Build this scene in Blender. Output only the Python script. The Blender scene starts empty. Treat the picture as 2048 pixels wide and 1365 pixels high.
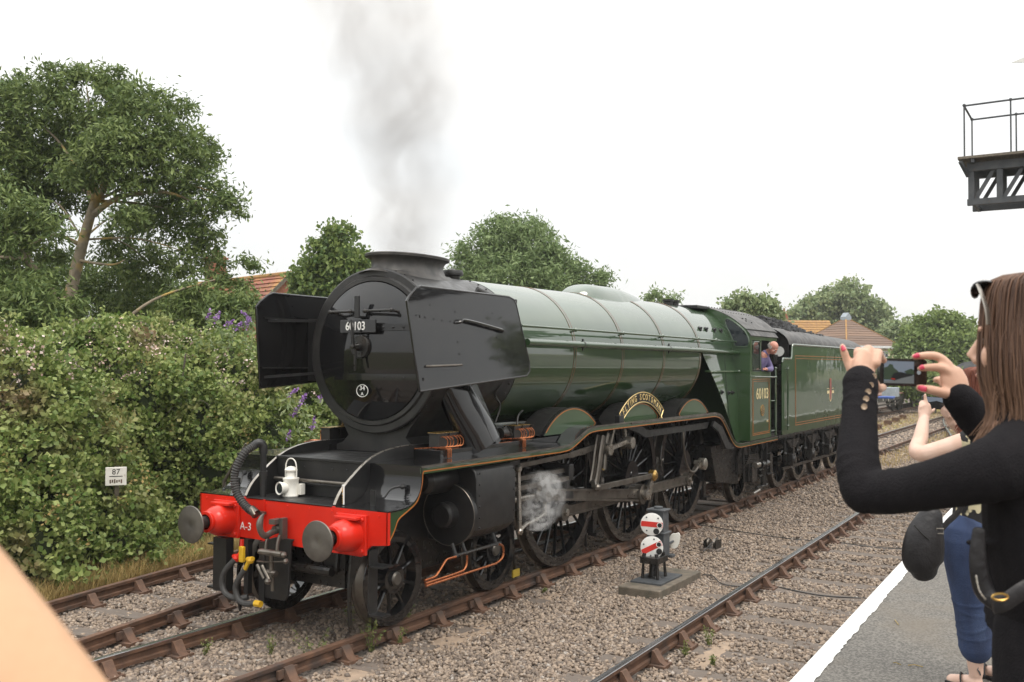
import bpy, bmesh, math, random
import numpy as np
from mathutils import Vector, Matrix, Quaternion
rnd = random.Random(11)
nrg = np.random.default_rng(5)
R = math.radians
SC = bpy.context.scene
COL = SC.collection

# ------------------------------------------------------------------ camera
cam_d = bpy.data.cameras.new('camera')
cam = bpy.data.objects.new('camera', cam_d)
COL.objects.link(cam)
SC.camera = cam
cam_d.sensor_width = 36.0
cam_d.lens = 34.122
cam_d.clip_start = 0.05
cam_d.clip_end = 3000
cam.matrix_world = Matrix(((0.525566, -0.023260, -0.850435, -7.264401), (-0.850743, -0.009558, -0.525495, -7.173641), (0.004095, 0.999684, -0.024812, 2.700447), (0.000000, 0.000000, 0.000000, 1.000000)))
cam_d.dof.use_dof = True
cam_d.dof.focus_distance = 12.5
cam_d.dof.aperture_fstop = 34.122 / 4.0      # 4 mm pupil

# ------------------------------------------------------------------ sky (overcast) and sun
SUN_EL, SUN_ROT = R(58), R(205)      # high, behind the camera's left shoulder
world = bpy.data.worlds.new('World')
SC.world = world
world.use_nodes = True
wn, wl = world.node_tree.nodes, world.node_tree.links
wn.clear()
w_out = wn.new('ShaderNodeOutputWorld')
w_bg = wn.new('ShaderNodeBackground')
w_sky = wn.new('ShaderNodeTexSky')
w_sky.sky_type = 'NISHITA'
w_sky.sun_disc = False
w_sky.sun_elevation = SUN_EL
w_sky.sun_rotation = SUN_ROT
w_scale = wn.new('ShaderNodeMixRGB'); w_scale.blend_type = 'MULTIPLY'; w_scale.inputs[0].default_value = 1
w_scale.inputs[2].default_value = (0.1, 0.1, 0.1, 1)
wl.new(w_sky.outputs[0], w_scale.inputs[1])
# cloud layer: evenly grey-white, brightening to the zenith as an overcast sky does
w_tc = wn.new('ShaderNodeTexCoord')
w_sep = wn.new('ShaderNodeSeparateXYZ')
wl.new(w_tc.outputs['Generated'], w_sep.inputs[0])
w_z = wn.new('ShaderNodeMapRange')
w_z.inputs[1].default_value = 0.0; w_z.inputs[2].default_value = 1.0
w_z.inputs[3].default_value = 0.99; w_z.inputs[4].default_value = 3.0
w_pow = wn.new('ShaderNodeMath'); w_pow.operation = 'POWER'; w_pow.inputs[1].default_value = 1.35; w_pow.use_clamp = True
wl.new(w_sep.outputs[2], w_pow.inputs[0]); wl.new(w_pow.outputs[0], w_z.inputs[0])
w_map = wn.new('ShaderNodeMapping'); w_map.inputs['Scale'].default_value = (1.5, 1.5, 5.0)
wl.new(w_tc.outputs['Generated'], w_map.inputs[0])
w_noise = wn.new('ShaderNodeTexNoise'); w_noise.inputs['Scale'].default_value = 1.7; w_noise.inputs['Detail'].default_value = 5
wl.new(w_map.outputs[0], w_noise.inputs['Vector'])
w_ramp = wn.new('ShaderNodeValToRGB')
w_ramp.color_ramp.elements[0].position = 0.30; w_ramp.color_ramp.elements[0].color = (0.865, 0.885, 0.89, 1)
w_ramp.color_ramp.elements[1].position = 0.62; w_ramp.color_ramp.elements[1].color = (1.0, 0.992, 0.965, 1)
wl.new(w_noise.outputs[0], w_ramp.inputs[0])
w_mul = wn.new('ShaderNodeVectorMath'); w_mul.operation = 'SCALE'
wl.new(w_ramp.outputs[0], w_mul.inputs[0]); wl.new(w_z.outputs[0], w_mul.inputs['Scale'])
w_mix = wn.new('ShaderNodeMixRGB'); w_mix.inputs[0].default_value = 0.97
wl.new(w_scale.outputs[0], w_mix.inputs[1]); wl.new(w_mul.outputs[0], w_mix.inputs[2])
wl.new(w_mix.outputs[0], w_bg.inputs[0])
w_bg.inputs[1].default_value = 1.0
wl.new(w_bg.outputs[0], w_out.inputs[0])
sun_d = bpy.data.lights.new('sun', 'SUN')
sun_d.energy = 1.3
sun_d.angle = R(25)
sun_d.color = (1.0, 0.93, 0.82)
sun = bpy.data.objects.new('sun', sun_d)
COL.objects.link(sun)
# light comes from behind and left of the camera, high
sun.rotation_euler = Vector((math.sin(SUN_ROT) * math.cos(SUN_EL), math.cos(SUN_ROT) * math.cos(SUN_EL), math.sin(SUN_EL))).to_track_quat('Z', 'Y').to_euler()
SC.view_settings.view_transform = 'Standard'
SC.view_settings.look = 'None'
SC.view_settings.exposure = 0.0
SC.view_settings.gamma = 1.0
SC.cycles.max_bounces = 6
SC.cycles.transparent_max_bounces = 12
SC.cycles.volume_bounces = 1
SC.cycles.volume_step_rate = 1.5
SC.cycles.volume_max_steps = 128

# ------------------------------------------------------------------ materials
MATS = {}
def col(c):
    return (c[0], c[1], c[2], 1.0)
def mat(name, c, rough=0.6, metal=0.0, c2=None, scale=6.0, detail=6.0, lo=0.35, hi=0.65, bump=0.0, bscale=60.0, coat=0.0,
        coat_rough=0.06, rr=0.0, spec=0.5, island=0.0, trans=0.0, obj=True, c3=None, s3=2.0, t3=(0.5, 0.7), sheen=0.0, stretch=None, bdet=4.0, cior=1.5):
    """principled paint / metal / stone with procedural variation"""
    m = bpy.data.materials.new(name); m.use_nodes = True
    MATS[name] = m
    n, l = m.node_tree.nodes, m.node_tree.links
    b = n['Principled BSDF']
    if coat > 0: b.inputs['Coat IOR'].default_value = cior
    b.inputs['Roughness'].default_value = rough
    b.inputs['Metallic'].default_value = metal
    b.inputs['Specular IOR Level'].default_value = spec
    b.inputs['Coat Weight'].default_value = coat
    b.inputs['Coat Roughness'].default_value = coat_rough
    if sheen: b.inputs['Sheen Weight'].default_value = sheen
    tc = n.new('ShaderNodeTexCoord')
    src = tc.outputs['Object']
    if stretch:
        mp = n.new('ShaderNodeMapping'); mp.inputs['Scale'].default_value = stretch
        l.new(src, mp.inputs[0]); src = mp.outputs[0]
    def noise(s, d=detail):
        t = n.new('ShaderNodeTexNoise'); t.inputs['Scale'].default_value = s; t.inputs['Detail'].default_value = d
        l.new(src, t.inputs['Vector']); return t
    if c2 is None: c2 = tuple(x * 0.8 for x in c)
    rp = n.new('ShaderNodeValToRGB')
    rp.color_ramp.elements[0].position = lo; rp.color_ramp.elements[0].color = col(c)
    rp.color_ramp.elements[1].position = hi; rp.color_ramp.elements[1].color = col(c2)
    tx = noise(scale)
    if island > 0:
        g = n.new('ShaderNodeNewGeometry')
        mx = n.new('ShaderNodeMix'); mx.data_type = 'FLOAT'; mx.inputs[0].default_value = island
        l.new(tx.outputs[0], mx.inputs[2]); l.new(g.outputs['Random Per Island'], mx.inputs[3])
        l.new(mx.outputs[0], rp.inputs[0])
    else:
        l.new(tx.outputs[0], rp.inputs[0])
    out = rp.outputs[0]
    if c3 is not None:
        t = noise(s3, 4.0)
        r3 = n.new('ShaderNodeValToRGB')
        r3.color_ramp.elements[0].position = t3[0]; r3.color_ramp.elements[0].color = (0, 0, 0, 1)
        r3.color_ramp.elements[1].position = t3[1]; r3.color_ramp.elements[1].color = (1, 1, 1, 1)
        l.new(t.outputs[0], r3.inputs[0])
        m3 = n.new('ShaderNodeMixRGB'); l.new(r3.outputs[0], m3.inputs[0]); l.new(out, m3.inputs[1]); m3.inputs[2].default_value = col(c3)
        out = m3.outputs[0]
    l.new(out, b.inputs['Base Color'])
    if rr > 0:
        t = noise(scale * 1.7)
        mr = n.new('ShaderNodeMapRange'); mr.inputs[1].default_value = 0.3; mr.inputs[2].default_value = 0.7
        mr.inputs[3].default_value = max(0, rough - rr); mr.inputs[4].default_value = min(1, rough + rr)
        l.new(t.outputs[0], mr.inputs[0]); l.new(mr.outputs[0], b.inputs['Roughness'])
        if coat > 0:
            mc = n.new('ShaderNodeMapRange'); mc.inputs[1].default_value = 0.3; mc.inputs[2].default_value = 0.75
            mc.inputs[3].default_value = coat_rough; mc.inputs[4].default_value = min(1, coat_rough + rr)
            l.new(t.outputs[0], mc.inputs[0]); l.new(mc.outputs[0], b.inputs['Coat Roughness'])
    if bump > 0:
        t = noise(bscale, bdet)
        bp = n.new('ShaderNodeBump'); bp.inputs['Strength'].default_value = bump; bp.inputs['Distance'].default_value = 0.02
        l.new(t.outputs[0], bp.inputs['Height']); l.new(bp.outputs[0], b.inputs['Normal'])
        if coat > 0: l.new(bp.outputs[0], b.inputs['Coat Normal'])
    if trans > 0:
        tr = n.new('ShaderNodeBsdfTranslucent'); l.new(out, tr.inputs[0])
        ms = n.new('ShaderNodeMixShader'); ms.inputs[0].default_value = trans
        l.new(b.outputs[0], ms.inputs[1]); l.new(tr.outputs[0], ms.inputs[2])
        l.new(ms.outputs[0], n['Material Output'].inputs[0])
    return m

mat('green', (0.026, 0.062, 0.020), 0.45, c2=(0.020, 0.050, 0.016), scale=1.5, coat=1.0, coat_rough=0.03, bump=0.05, bscale=1.6, bdet=0.6, rr=0.03, spec=0.3, cior=2.1)
mat('green_flat', (0.030, 0.066, 0.022), 0.45, c2=(0.022, 0.052, 0.017), scale=1.2, coat=1.0, coat_rough=0.03, bump=0.16, bscale=2.6, bdet=1.2, rr=0.03, spec=0.2, cior=1.55)
mat('black_gloss', (0.007, 0.007, 0.008), 0.35, c2=(0.011, 0.0105, 0.0105), scale=3, coat=1.0, coat_rough=0.035, bump=0.05, bscale=1.8, bdet=0.6, rr=0.03, spec=0.05, cior=1.55)
mat('black_satin', (0.011, 0.011, 0.0115), 0.40, c2=(0.020, 0.019, 0.0185), scale=7, rr=0.12, bump=0.04, bscale=40)
mat('black_oily', (0.009, 0.009, 0.009), 0.34, c2=(0.024, 0.021, 0.018), scale=9, rr=0.14, bump=0.05, bscale=50, c3=(0.045, 0.034, 0.026), s3=5, t3=(0.58, 0.8))
mat('smokebox_black', (0.016, 0.0155, 0.0155), 0.40, c2=(0.032, 0.030, 0.028), scale=4, rr=0.1, bump=0.05, bscale=30)
mat('soot_top', (0.03, 0.029, 0.028), 0.5, c2=(0.085, 0.078, 0.072), scale=5, rr=0.1, bump=0.05, bscale=30)
mat('red', (0.66, 0.022, 0.008), 0.4, c2=(0.58, 0.017, 0.007), scale=3, coat=0.5, bump=0.02, bscale=8, bdet=1.0, rr=0.05, spec=0.2)
mat('orange_line', (0.42, 0.13, 0.02), 0.4)
mat('band_line', (0.22, 0.055, 0.03), 0.4)
mat('brass_letter', (0.78, 0.60, 0.28), 0.3, 0.35, c2=(0.7, 0.5, 0.2), scale=20)
mat('cream_paint', (0.75, 0.63, 0.36), 0.4, c2=(0.68, 0.55, 0.3))
mat('white_paint', (0.78, 0.76, 0.70), 0.45, c2=(0.70, 0.67, 0.6), scale=12, bump=0.03, bscale=80, c3=(0.35, 0.27, 0.18), s3=14, t3=(0.68, 0.78))
mat('white_clean', (0.8, 0.79, 0.76), 0.45, c2=(0.74, 0.73, 0.69), scale=20)
mat('steel', (0.42, 0.39, 0.35), 0.30, 0.85, c2=(0.30, 0.27, 0.23), scale=8, rr=0.1, bump=0.02, bscale=60)
mat('steel_dark', (0.20, 0.18, 0.155), 0.38, 0.8, c2=(0.12, 0.105, 0.09), scale=6, rr=0.12, bump=0.03, bscale=60)
mat('buffer_face', (0.17, 0.155, 0.135), 0.42, 0.6, c2=(0.105, 0.096, 0.085), scale=5, rr=0.12, bump=0.05, bscale=50)
mat('brass', (0.62, 0.40, 0.13), 0.28, 0.9, c2=(0.5, 0.3, 0.09), scale=10, rr=0.08)
mat('copper', (0.55, 0.20, 0.085), 0.3, 0.9, c2=(0.42, 0.14, 0.06), scale=10, rr=0.1)
mat('rubber', (0.035, 0.034, 0.033), 0.6, c2=(0.055, 0.052, 0.05), scale=20, bump=0.05, bscale=90)
mat('dull_yellow', (0.42, 0.29, 0.03), 0.6)
mat('yellow_paint', (0.66, 0.42, 0.02), 0.4, c2=(0.6, 0.33, 0.02), scale=12)
mat('warn_yellow', (0.80, 0.42, 0.01), 0.4)
mat('black_print', (0.012, 0.012, 0.012), 0.5)
mat('red_print', (0.62, 0.03, 0.02), 0.45)
mat('dark_hole', (0.01, 0.01, 0.01), 0.7)
mat('rail_top', (0.44, 0.44, 0.45), 0.22, 0.9, c2=(0.30, 0.29, 0.29), scale=4, rr=0.08, stretch=(0.3, 8, 8))
mat('rail_rust', (0.085, 0.045, 0.028), 0.75, c2=(0.14, 0.072, 0.042), scale=7, bump=0.12, bscale=60, c3=(0.045, 0.032, 0.027), s3=3)
mat('chair_rust', (0.10, 0.055, 0.035), 0.8, c2=(0.16, 0.085, 0.052), scale=12, bump=0.15, bscale=70, c3=(0.06, 0.045, 0.038), s3=4)
mat('timber', (0.17, 0.135, 0.11), 0.85, c2=(0.085, 0.068, 0.056), scale=5, bump=0.35, bscale=20, stretch=(6, 0.8, 6), c3=(0.22, 0.19, 0.165), s3=5, t3=(0.5, 0.75))
mat('stone', (0.37, 0.285, 0.215), 0.85, c2=(0.115, 0.090, 0.075), scale=0.9, island=0.82, lo=0.1, hi=0.95, bump=0.25, bscale=70, c3=(0.43, 0.39, 0.35), s3=16, t3=(0.58, 0.74))
mat('coal', (0.012, 0.012, 0.013), 0.5, spec=0.3, c2=(0.035, 0.035, 0.038), scale=3, island=0.6, lo=0.2, hi=0.9, rr=0.15, bump=0.2, bscale=40)
mat('tarmac', (0.085, 0.078, 0.069), 0.85, c2=(0.185, 0.170, 0.150), scale=70, detail=8, lo=0.42, hi=0.6, bump=0.4, bscale=110, c3=(0.145, 0.122, 0.095), s3=1.1, t3=(0.5, 0.75))
mat('edge_white', (0.70, 0.70, 0.68), 0.6, c2=(0.62, 0.615, 0.59), scale=20, bump=0.2, bscale=90, c3=(0.36, 0.34, 0.31), s3=34, t3=(0.60, 0.74))
mat('platform_face', (0.16, 0.10, 0.075), 0.85, c2=(0.09, 0.06, 0.05), scale=6, bump=0.3, bscale=30)
mat('concrete', (0.17, 0.14, 0.105), 0.9, c2=(0.10, 0.083, 0.064), scale=9, bump=0.3, bscale=60, c3=(0.08, 0.075, 0.055), s3=5)
mat('signal_grey', (0.052, 0.057, 0.063), 0.5, c2=(0.085, 0.09, 0.095), scale=9, bump=0.06, bscale=50, rr=0.1, c3=(0.12, 0.085, 0.06), s3=10, t3=(0.66, 0.8))
mat('girder_grey', (0.05, 0.054, 0.06), 0.6, c2=(0.085, 0.088, 0.092), scale=6, bump=0.08, bscale=40, c3=(0.10, 0.075, 0.06), s3=9, t3=(0.62, 0.8))
mat('plank', (0.20, 0.17, 0.13), 0.85, c2=(0.12, 0.10, 0.08), scale=8, bump=0.2, bscale=40, stretch=(1, 5, 5))
mat('straw', (0.48, 0.34, 0.13), 0.8, c2=(0.26, 0.20, 0.075), scale=1.2, island=0.7, lo=0.15, hi=0.85, trans=0.25)
mat('weed', (0.12, 0.165, 0.045), 0.6, c2=(0.24, 0.24, 0.08), scale=2, island=0.7, lo=0.2, hi=0.85, trans=0.3)
mat('skin', (0.62, 0.375, 0.265), 0.5, c2=(0.56, 0.315, 0.215), scale=14, bump=0.06, bscale=120, sheen=0.1)
mat('skin_pale', (0.66, 0.46, 0.37), 0.5, c2=(0.60, 0.39, 0.30), scale=14, bump=0.05, bscale=120)
mat('skin_tan', (0.60, 0.36, 0.21), 0.55, c2=(0.52, 0.29, 0.16), scale=9, bump=0.05, bscale=120)
mat('skin_red', (0.58, 0.29, 0.22), 0.5, c2=(0.50, 0.21, 0.15), scale=16)
mat('nail', (0.75, 0.06, 0.12), 0.25, coat=0.8)
mat('knit_black', (0.013, 0.012, 0.0135), 0.95, c2=(0.016, 0.0145, 0.016), scale=40, bump=0.35, bscale=260, spec=0.12)
mat('denim', (0.030, 0.050, 0.115), 0.9, c2=(0.019, 0.030, 0.070), scale=9, bump=0.3, bscale=220, c3=(0.055, 0.082, 0.16), s3=7, t3=(0.52, 0.75), stretch=(1, 1, 0.5))
mat('leather', (0.010, 0.009, 0.010), 0.40, c2=(0.018, 0.016, 0.017), scale=9, bump=0.2, bscale=40, rr=0.1, spec=0.35)
mat('hair_brown', (0.085, 0.046, 0.033), 0.5, c2=(0.21, 0.115, 0.070), scale=3, island=0.75, lo=0.1, hi=0.95)
mat('hair_auburn', (0.135, 0.034, 0.02), 0.45, c2=(0.24, 0.075, 0.035), scale=3, island=0.75, lo=0.1, hi=0.95)
mat('hair_grey', (0.6, 0.57, 0.53), 0.6)
mat('shirt_mauve', (0.20, 0.17, 0.32), 0.85, c2=(0.14, 0.12, 0.25), scale=20, bump=0.2, bscale=120)
mat('phone_black', (0.008, 0.008, 0.009), 0.25, coat=0.6)
mat('button_metal', (0.60, 0.46, 0.33), 0.3, 0.8, c2=(0.4, 0.28, 0.2), scale=80)
mat('cotton_blue', (0.10, 0.14, 0.22), 0.85)
mat('brick', (0.34, 0.135, 0.075), 0.85, c2=(0.24, 0.09, 0.055), scale=6, bump=0.2, bscale=25)
mat('roof_red', (0.30, 0.105, 0.06), 0.8, c2=(0.20, 0.075, 0.05), scale=3, island=0.5, bump=0.2, bscale=30, c3=(0.42, 0.22, 0.055), s3=0.5, t3=(0.5, 0.68))
mat('roof_brown', (0.20, 0.125, 0.085), 0.85, c2=(0.15, 0.098, 0.072), scale=2, island=0.5, bump=0.2, bscale=30)
mat('roof_lichen', (0.36, 0.20, 0.06), 0.85, c2=(0.26, 0.14, 0.06), scale=3)
mat('render_cream', (0.70, 0.62, 0.42), 0.85, c2=(0.62, 0.54, 0.36), scale=2)
mat('trim_white', (0.74, 0.75, 0.74), 0.6)
mat('lead_grey', (0.32, 0.36, 0.40), 0.6)
mat('window_glass', (0.02, 0.025, 0.03), 0.08, coat=0.5)
mat('bark', (0.34, 0.28, 0.20), 0.9, c2=(0.20, 0.165, 0.12), scale=5, bump=0.5, bscale=18, c3=(0.42, 0.29, 0.09), s3=2.2, t3=(0.52, 0.66))
mat('bark_grey', (0.16, 0.135, 0.11), 0.9, c2=(0.10, 0.085, 0.07), scale=5, bump=0.5, bscale=18)
mat('leaf_willow', (0.078, 0.126, 0.039), 0.55, c2=(0.239, 0.294, 0.094), scale=0.5, island=0.6, lo=0.2, hi=0.9, trans=0.22, spec=0.3)
mat('leaf_ash', (0.122, 0.187, 0.068), 0.55, c2=(0.292, 0.365, 0.162), scale=0.5, island=0.6, lo=0.2, hi=0.9, trans=0.28, spec=0.3)
mat('leaf_green', (0.092, 0.156, 0.051), 0.5, c2=(0.260, 0.319, 0.089), scale=0.5, island=0.65, lo=0.2, hi=0.9, trans=0.28, spec=0.3)
mat('leaf_pale', (0.162, 0.223, 0.101), 0.55, c2=(0.338, 0.385, 0.189), scale=0.4, island=0.6, lo=0.2, hi=0.9, trans=0.28, spec=0.3)
mat('leaf_far', (0.125, 0.188, 0.056), 0.55, c2=(0.250, 0.312, 0.094), scale=0.3, island=0.5, lo=0.2, hi=0.9, trans=0.25, spec=0.3)
mat('leaf_bramble', (0.105, 0.170, 0.036), 0.5, c2=(0.37, 0.415, 0.140), scale=1.0, island=0.5, lo=0.28, hi=0.80, trans=0.26, spec=0.35, c3=(0.27, 0.19, 0.105), s3=0.9, t3=(0.53, 0.72))
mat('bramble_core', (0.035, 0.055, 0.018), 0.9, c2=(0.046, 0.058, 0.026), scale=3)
mat('bramble_flower', (0.72, 0.60, 0.56), 0.7, c2=(0.52, 0.36, 0.30), scale=3, island=0.7)
mat('buddleia', (0.30, 0.16, 0.42), 0.7, c2=(0.42, 0.24, 0.55), scale=3, island=0.7)
mat('wagon_dark', (0.028, 0.026, 0.025), 0.65, c2=(0.05, 0.045, 0.04), scale=4, bump=0.1, bscale=30)
mat('wagon_deck', (0.22, 0.115, 0.08), 0.85, c2=(0.16, 0.085, 0.06), scale=4, bump=0.2, bscale=20)
mat('coach_grey', (0.10, 0.105, 0.115), 0.5, c2=(0.14, 0.145, 0.15), scale=2)
mat('tarp_blue', (0.05, 0.10, 0.35), 0.6)

# ------------------------------------------------------------------ mesh helpers
class MB:
    """collects shapes; build() links them as ONE mesh object"""
    def __init__(s): s.v = []; s.f = []; s.m = []; s.cm = 0
    def add(s, vs, fs):
        o = len(s.v)
        s.v.extend([tuple(v) for v in vs])
        for f in fs:
            s.f.append([i + o for i in f]); s.m.append(s.cm)
        return s
    def box(s, x0, x1, y0, y1, z0, z1, M=None):
        vs = [Vector((x, y, z)) for x in (x0, x1) for y in (y0, y1) for z in (z0, z1)]
        if M is not None: vs = [M @ v for v in vs]
        return s.add(vs, [(0, 1, 3, 2), (4, 6, 7, 5), (0, 4, 5, 1), (2, 3, 7, 6), (0, 2, 6, 4), (1, 5, 7, 3)])
    def bar(s, a, b, w, h, up=(0, 0, 1)):
        """rectangular bar from a to b, w across, h along up"""
        a, b = Vector(a), Vector(b); d = (b - a).normalized(); u = Vector(up)
        r = d.cross(u)
        if r.length < 1e-4: r = d.cross(Vector((1, 0, 0)))
        r.normalize(); u = r.cross(d)
        vs = []
        for p in (a, b):
            for i, j in ((-1, -1), (1, -1), (1, 1), (-1, 1)): vs.append(p + r * (i * w / 2) + u * (j * h / 2))
        return s.add(vs, [(3, 2, 1, 0), (4, 5, 6, 7), (0, 1, 5, 4), (1, 2, 6, 5), (2, 3, 7, 6), (3, 0, 4, 7)])
    def tube(s, pts, rad, n=10, caps=True, flat=1.0, up=None, closed=False):
        """tube along pts; rad a number or list; flat squeezes the second axis"""
        P = [Vector(p) for p in pts]; k = len(P)
        rs = rad if isinstance(rad, (list, tuple)) else [rad] * k
        vs = []; fs = []
        ref = Vector(up) if up else None
        pu = None
        for i in range(k):
            if closed: d = P[(i + 1) % k] - P[i - 1]
            else: d = P[min(i + 1, k - 1)] - P[max(i - 1, 0)]
            d.normalize()
            if pu is None:
                u = ref if ref else (Vector((0, 0, 1)) if abs(d.z) < 0.9 else Vector((1, 0, 0)))
            else: u = pu
            u = (u - d * u.dot(d))
            if u.length < 1e-5: u = d.orthogonal()
            u.normalize(); pu = u
            w = d.cross(u)
            r = rs[i]
            ra, rb = (r if isinstance(r, tuple) else (r, r * flat))
            for j in range(n):
                a = 2 * math.pi * j / n
                vs.append(P[i] + u * (ra * math.cos(a)) + w * (rb * math.sin(a)))
        kk = k if closed else k - 1
        for i in range(kk):
            for j in range(n):
                a, b = i * n + j, i * n + (j + 1) % n
                c, d_ = ((i + 1) % k) * n + (j + 1) % n, ((i + 1) % k) * n + j
                fs.append((a, b, c, d_))
        if caps and not closed:
            fs.append(tuple(range(n))[::-1]); fs.append(tuple((k - 1) * n + j for j in range(n)))
        return s.add(vs, fs)
    def cyl(s, a, b, r, r2=None, n=16):
        return s.tube([a, b], [r, r if r2 is None else r2], n)
    def lathe(s, prof, o=(0, 0, 0), axis='x', n=32, a0=0.0, a1=2 * math.pi, caps=False):
        """prof: list of (t, r) along axis"""
        o = Vector(o); full = abs(a1 - a0 - 2 * math.pi) < 1e-6
        m = n if full else n + 1
        vs = []; fs = []
        for t, r in prof:
            for j in range(m):
                a = a0 + (a1 - a0) * j / n
                c, q = r * math.cos(a), r * math.sin(a)
                if axis == 'x': vs.append(o + Vector((t, c, q)))
                elif axis == 'y': vs.append(o + Vector((c, t, q)))
                else: vs.append(o + Vector((c, q, t)))
        for i in range(len(prof) - 1):
            for j in range(n):
                j2 = (j + 1) % m if full else j + 1
                fs.append((i * m + j, i * m + j2, (i + 1) * m + j2, (i + 1) * m + j))
        if full and caps:
            if prof[0][1] > 1e-5: fs.append(tuple(range(m))[::-1])
            if prof[-1][1] > 1e-5: fs.append(tuple((len(prof) - 1) * m + j for j in range(m)))
        return s.add(vs, fs)
    def prism(s, poly, a0, a1, axis='y'):
        """poly: 2-D outline extruded along axis (y: points are x,z; x: y,z; z: x,y)"""
        n = len(poly)
        def P(p, t): return (p[0], t, p[1]) if axis == 'y' else ((t, p[0], p[1]) if axis == 'x' else (p[0], p[1], t))
        vs = [P(p, a0) for p in poly] + [P(p, a1) for p in poly]
        fs = [tuple(range(n)), tuple(range(2 * n - 1, n - 1, -1))]
        for i in range(n):
            j = (i + 1) % n
            fs.append((i, i + n, j + n, j))
        return s.add(vs, fs)
    def strip(s, line, y0, y1, t, axis='y'):
        """sheet of thickness t (downwards) following a side line (x,z) from y0 to y1"""
        n = len(line); poly = list(line)
        low = []
        for i in range(n):
            a = line[max(i - 1, 0)]; b = line[min(i + 1, n - 1)]
            dx, dz = b[0] - a[0], b[1] - a[1]; L = math.hypot(dx, dz) or 1
            low.append((line[i][0] + dz / L * t, line[i][1] - dx / L * t))
        for i in range(n - 1):
            q = [line[i], line[i + 1], low[i + 1], low[i]]
            s.prism(q, y0, y1, axis)
        return s
    def ball(s, c, r, n=12, sc=(1, 1, 1)):
        c = Vector(c); prof = []
        h = n // 2
        vs = [c + Vector((0, 0, r * sc[2]))]; fs = []
        for i in range(1, h):
            th = math.pi * i / h
            for j in range(n):
                a = 2 * math.pi * j / n
                vs.append(c + Vector((r * sc[0] * math.sin(th) * math.cos(a), r * sc[1] * math.sin(th) * math.sin(a), r * sc[2] * math.cos(th))))
        vs.append(c - Vector((0, 0, r * sc[2])))
        L = len(vs) - 1
        for j in range(n):
            fs.append((0, 1 + j, 1 + (j + 1) % n))
            for i in range(h - 2):
                a = 1 + i * n + j; b = 1 + i * n + (j + 1) % n
                fs.append((a, a + n, b + n, b))
            fs.append((L, 1 + (h - 2) * n + (j + 1) % n, 1 + (h - 2) * n + j))
        return s.add(vs, fs)
    def mesh(s, name, mats, smooth=35):
        me = bpy.data.meshes.new(name)
        me.from_pydata(s.v, [], s.f)
        for m in (mats if isinstance(mats, (list, tuple)) else [mats]): me.materials.append(MATS[m] if isinstance(m, str) else m)
        if any(s.m): me.polygons.foreach_set('material_index', s.m)
        bm = bmesh.new(); bm.from_mesh(me); bmesh.ops.recalc_face_normals(bm, faces=bm.faces); bm.to_mesh(me); bm.free()
        if smooth:
            me.polygons.foreach_set('use_smooth', [True] * len(me.polygons))
            me.set_sharp_from_angle(angle=R(smooth))
        me.update()
        return me
    def build(s, name, mats, parent=None, smooth=35, bevel=0, loc=None):
        o = bpy.data.objects.new(name, s.mesh(name, mats, smooth))
        COL.objects.link(o)
        if parent is not None: o.parent = parent
        if loc is not None: o.location = loc
        if bevel:
            b = o.modifiers.new('bevel', 'BEVEL'); b.width = bevel; b.segments = 2; b.limit_method = 'ANGLE'; b.angle_limit = R(40)
            b.harden_normals = False
        return o

def big_mesh(name, V, F, m, parent=None, smooth=False):
    """V (n,3), F (k,3 or 4) numpy arrays"""
    me = bpy.data.meshes.new(name)
    V = np.asarray(V, np.float32); F = np.asarray(F, np.int32)
    k, q = F.shape
    me.vertices.add(len(V)); me.vertices.foreach_set('co', V.ravel())
    me.loops.add(k * q); me.loops.foreach_set('vertex_index', F.ravel())
    me.polygons.add(k)
    me.polygons.foreach_set('loop_start', np.arange(0, k * q, q, dtype=np.int32))
    me.polygons.foreach_set('loop_total', np.full(k, q, np.int32))
    if smooth: me.polygons.foreach_set('use_smooth', np.ones(k, bool))
    me.update(calc_edges=True)
    me.materials.append(MATS[m])
    o = bpy.data.objects.new(name, me); COL.objects.link(o)
    if parent is not None: o.parent = parent
    return o
def thing(name, label, cat, loc=(0, 0, 0), group=None):
    o = bpy.data.objects.new(name, None); COL.objects.link(o)
    o.empty_display_size = 0.2
    o.location = loc
    o['label'] = label; o['category'] = cat
    if group: o['group'] = group
    return o
def tag(o, label, cat, group=None, kind=None):
    o['label'] = label; o['category'] = cat
    if group: o['group'] = group
    if kind: o['kind'] = kind
    return o
def struct(o):
    o['kind'] = 'structure'; return o
def inst(me, name, parent=None, M=None):
    o = bpy.data.objects.new(name, me); COL.objects.link(o)
    if parent is not None: o.parent = parent
    if M is not None: o.matrix_local = M
    return o
def T(x, y, z): return Matrix.Translation((x, y, z))
def rot(a, ax): return Matrix.Rotation(a, 4, ax)
def smoothline(pts, k=6):
    """Catmull-Rom through tuples of any size"""
    P = [np.array(p, float) for p in pts]; out = []
    for i in range(len(P) - 1):
        p0 = P[max(i - 1, 0)]; p1 = P[i]; p2 = P[i + 1]; p3 = P[min(i + 2, len(P) - 1)]
        for j in range(k):
            t = j / k
            out.append(0.5 * ((2 * p1) + (-p0 + p2) * t + (2 * p0 - 5 * p1 + 4 * p2 - p3) * t * t + (-p0 + 3 * p1 - 3 * p2 + p3) * t ** 3))
    out.append(P[-1])
    return [tuple(o) for o in out]
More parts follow.
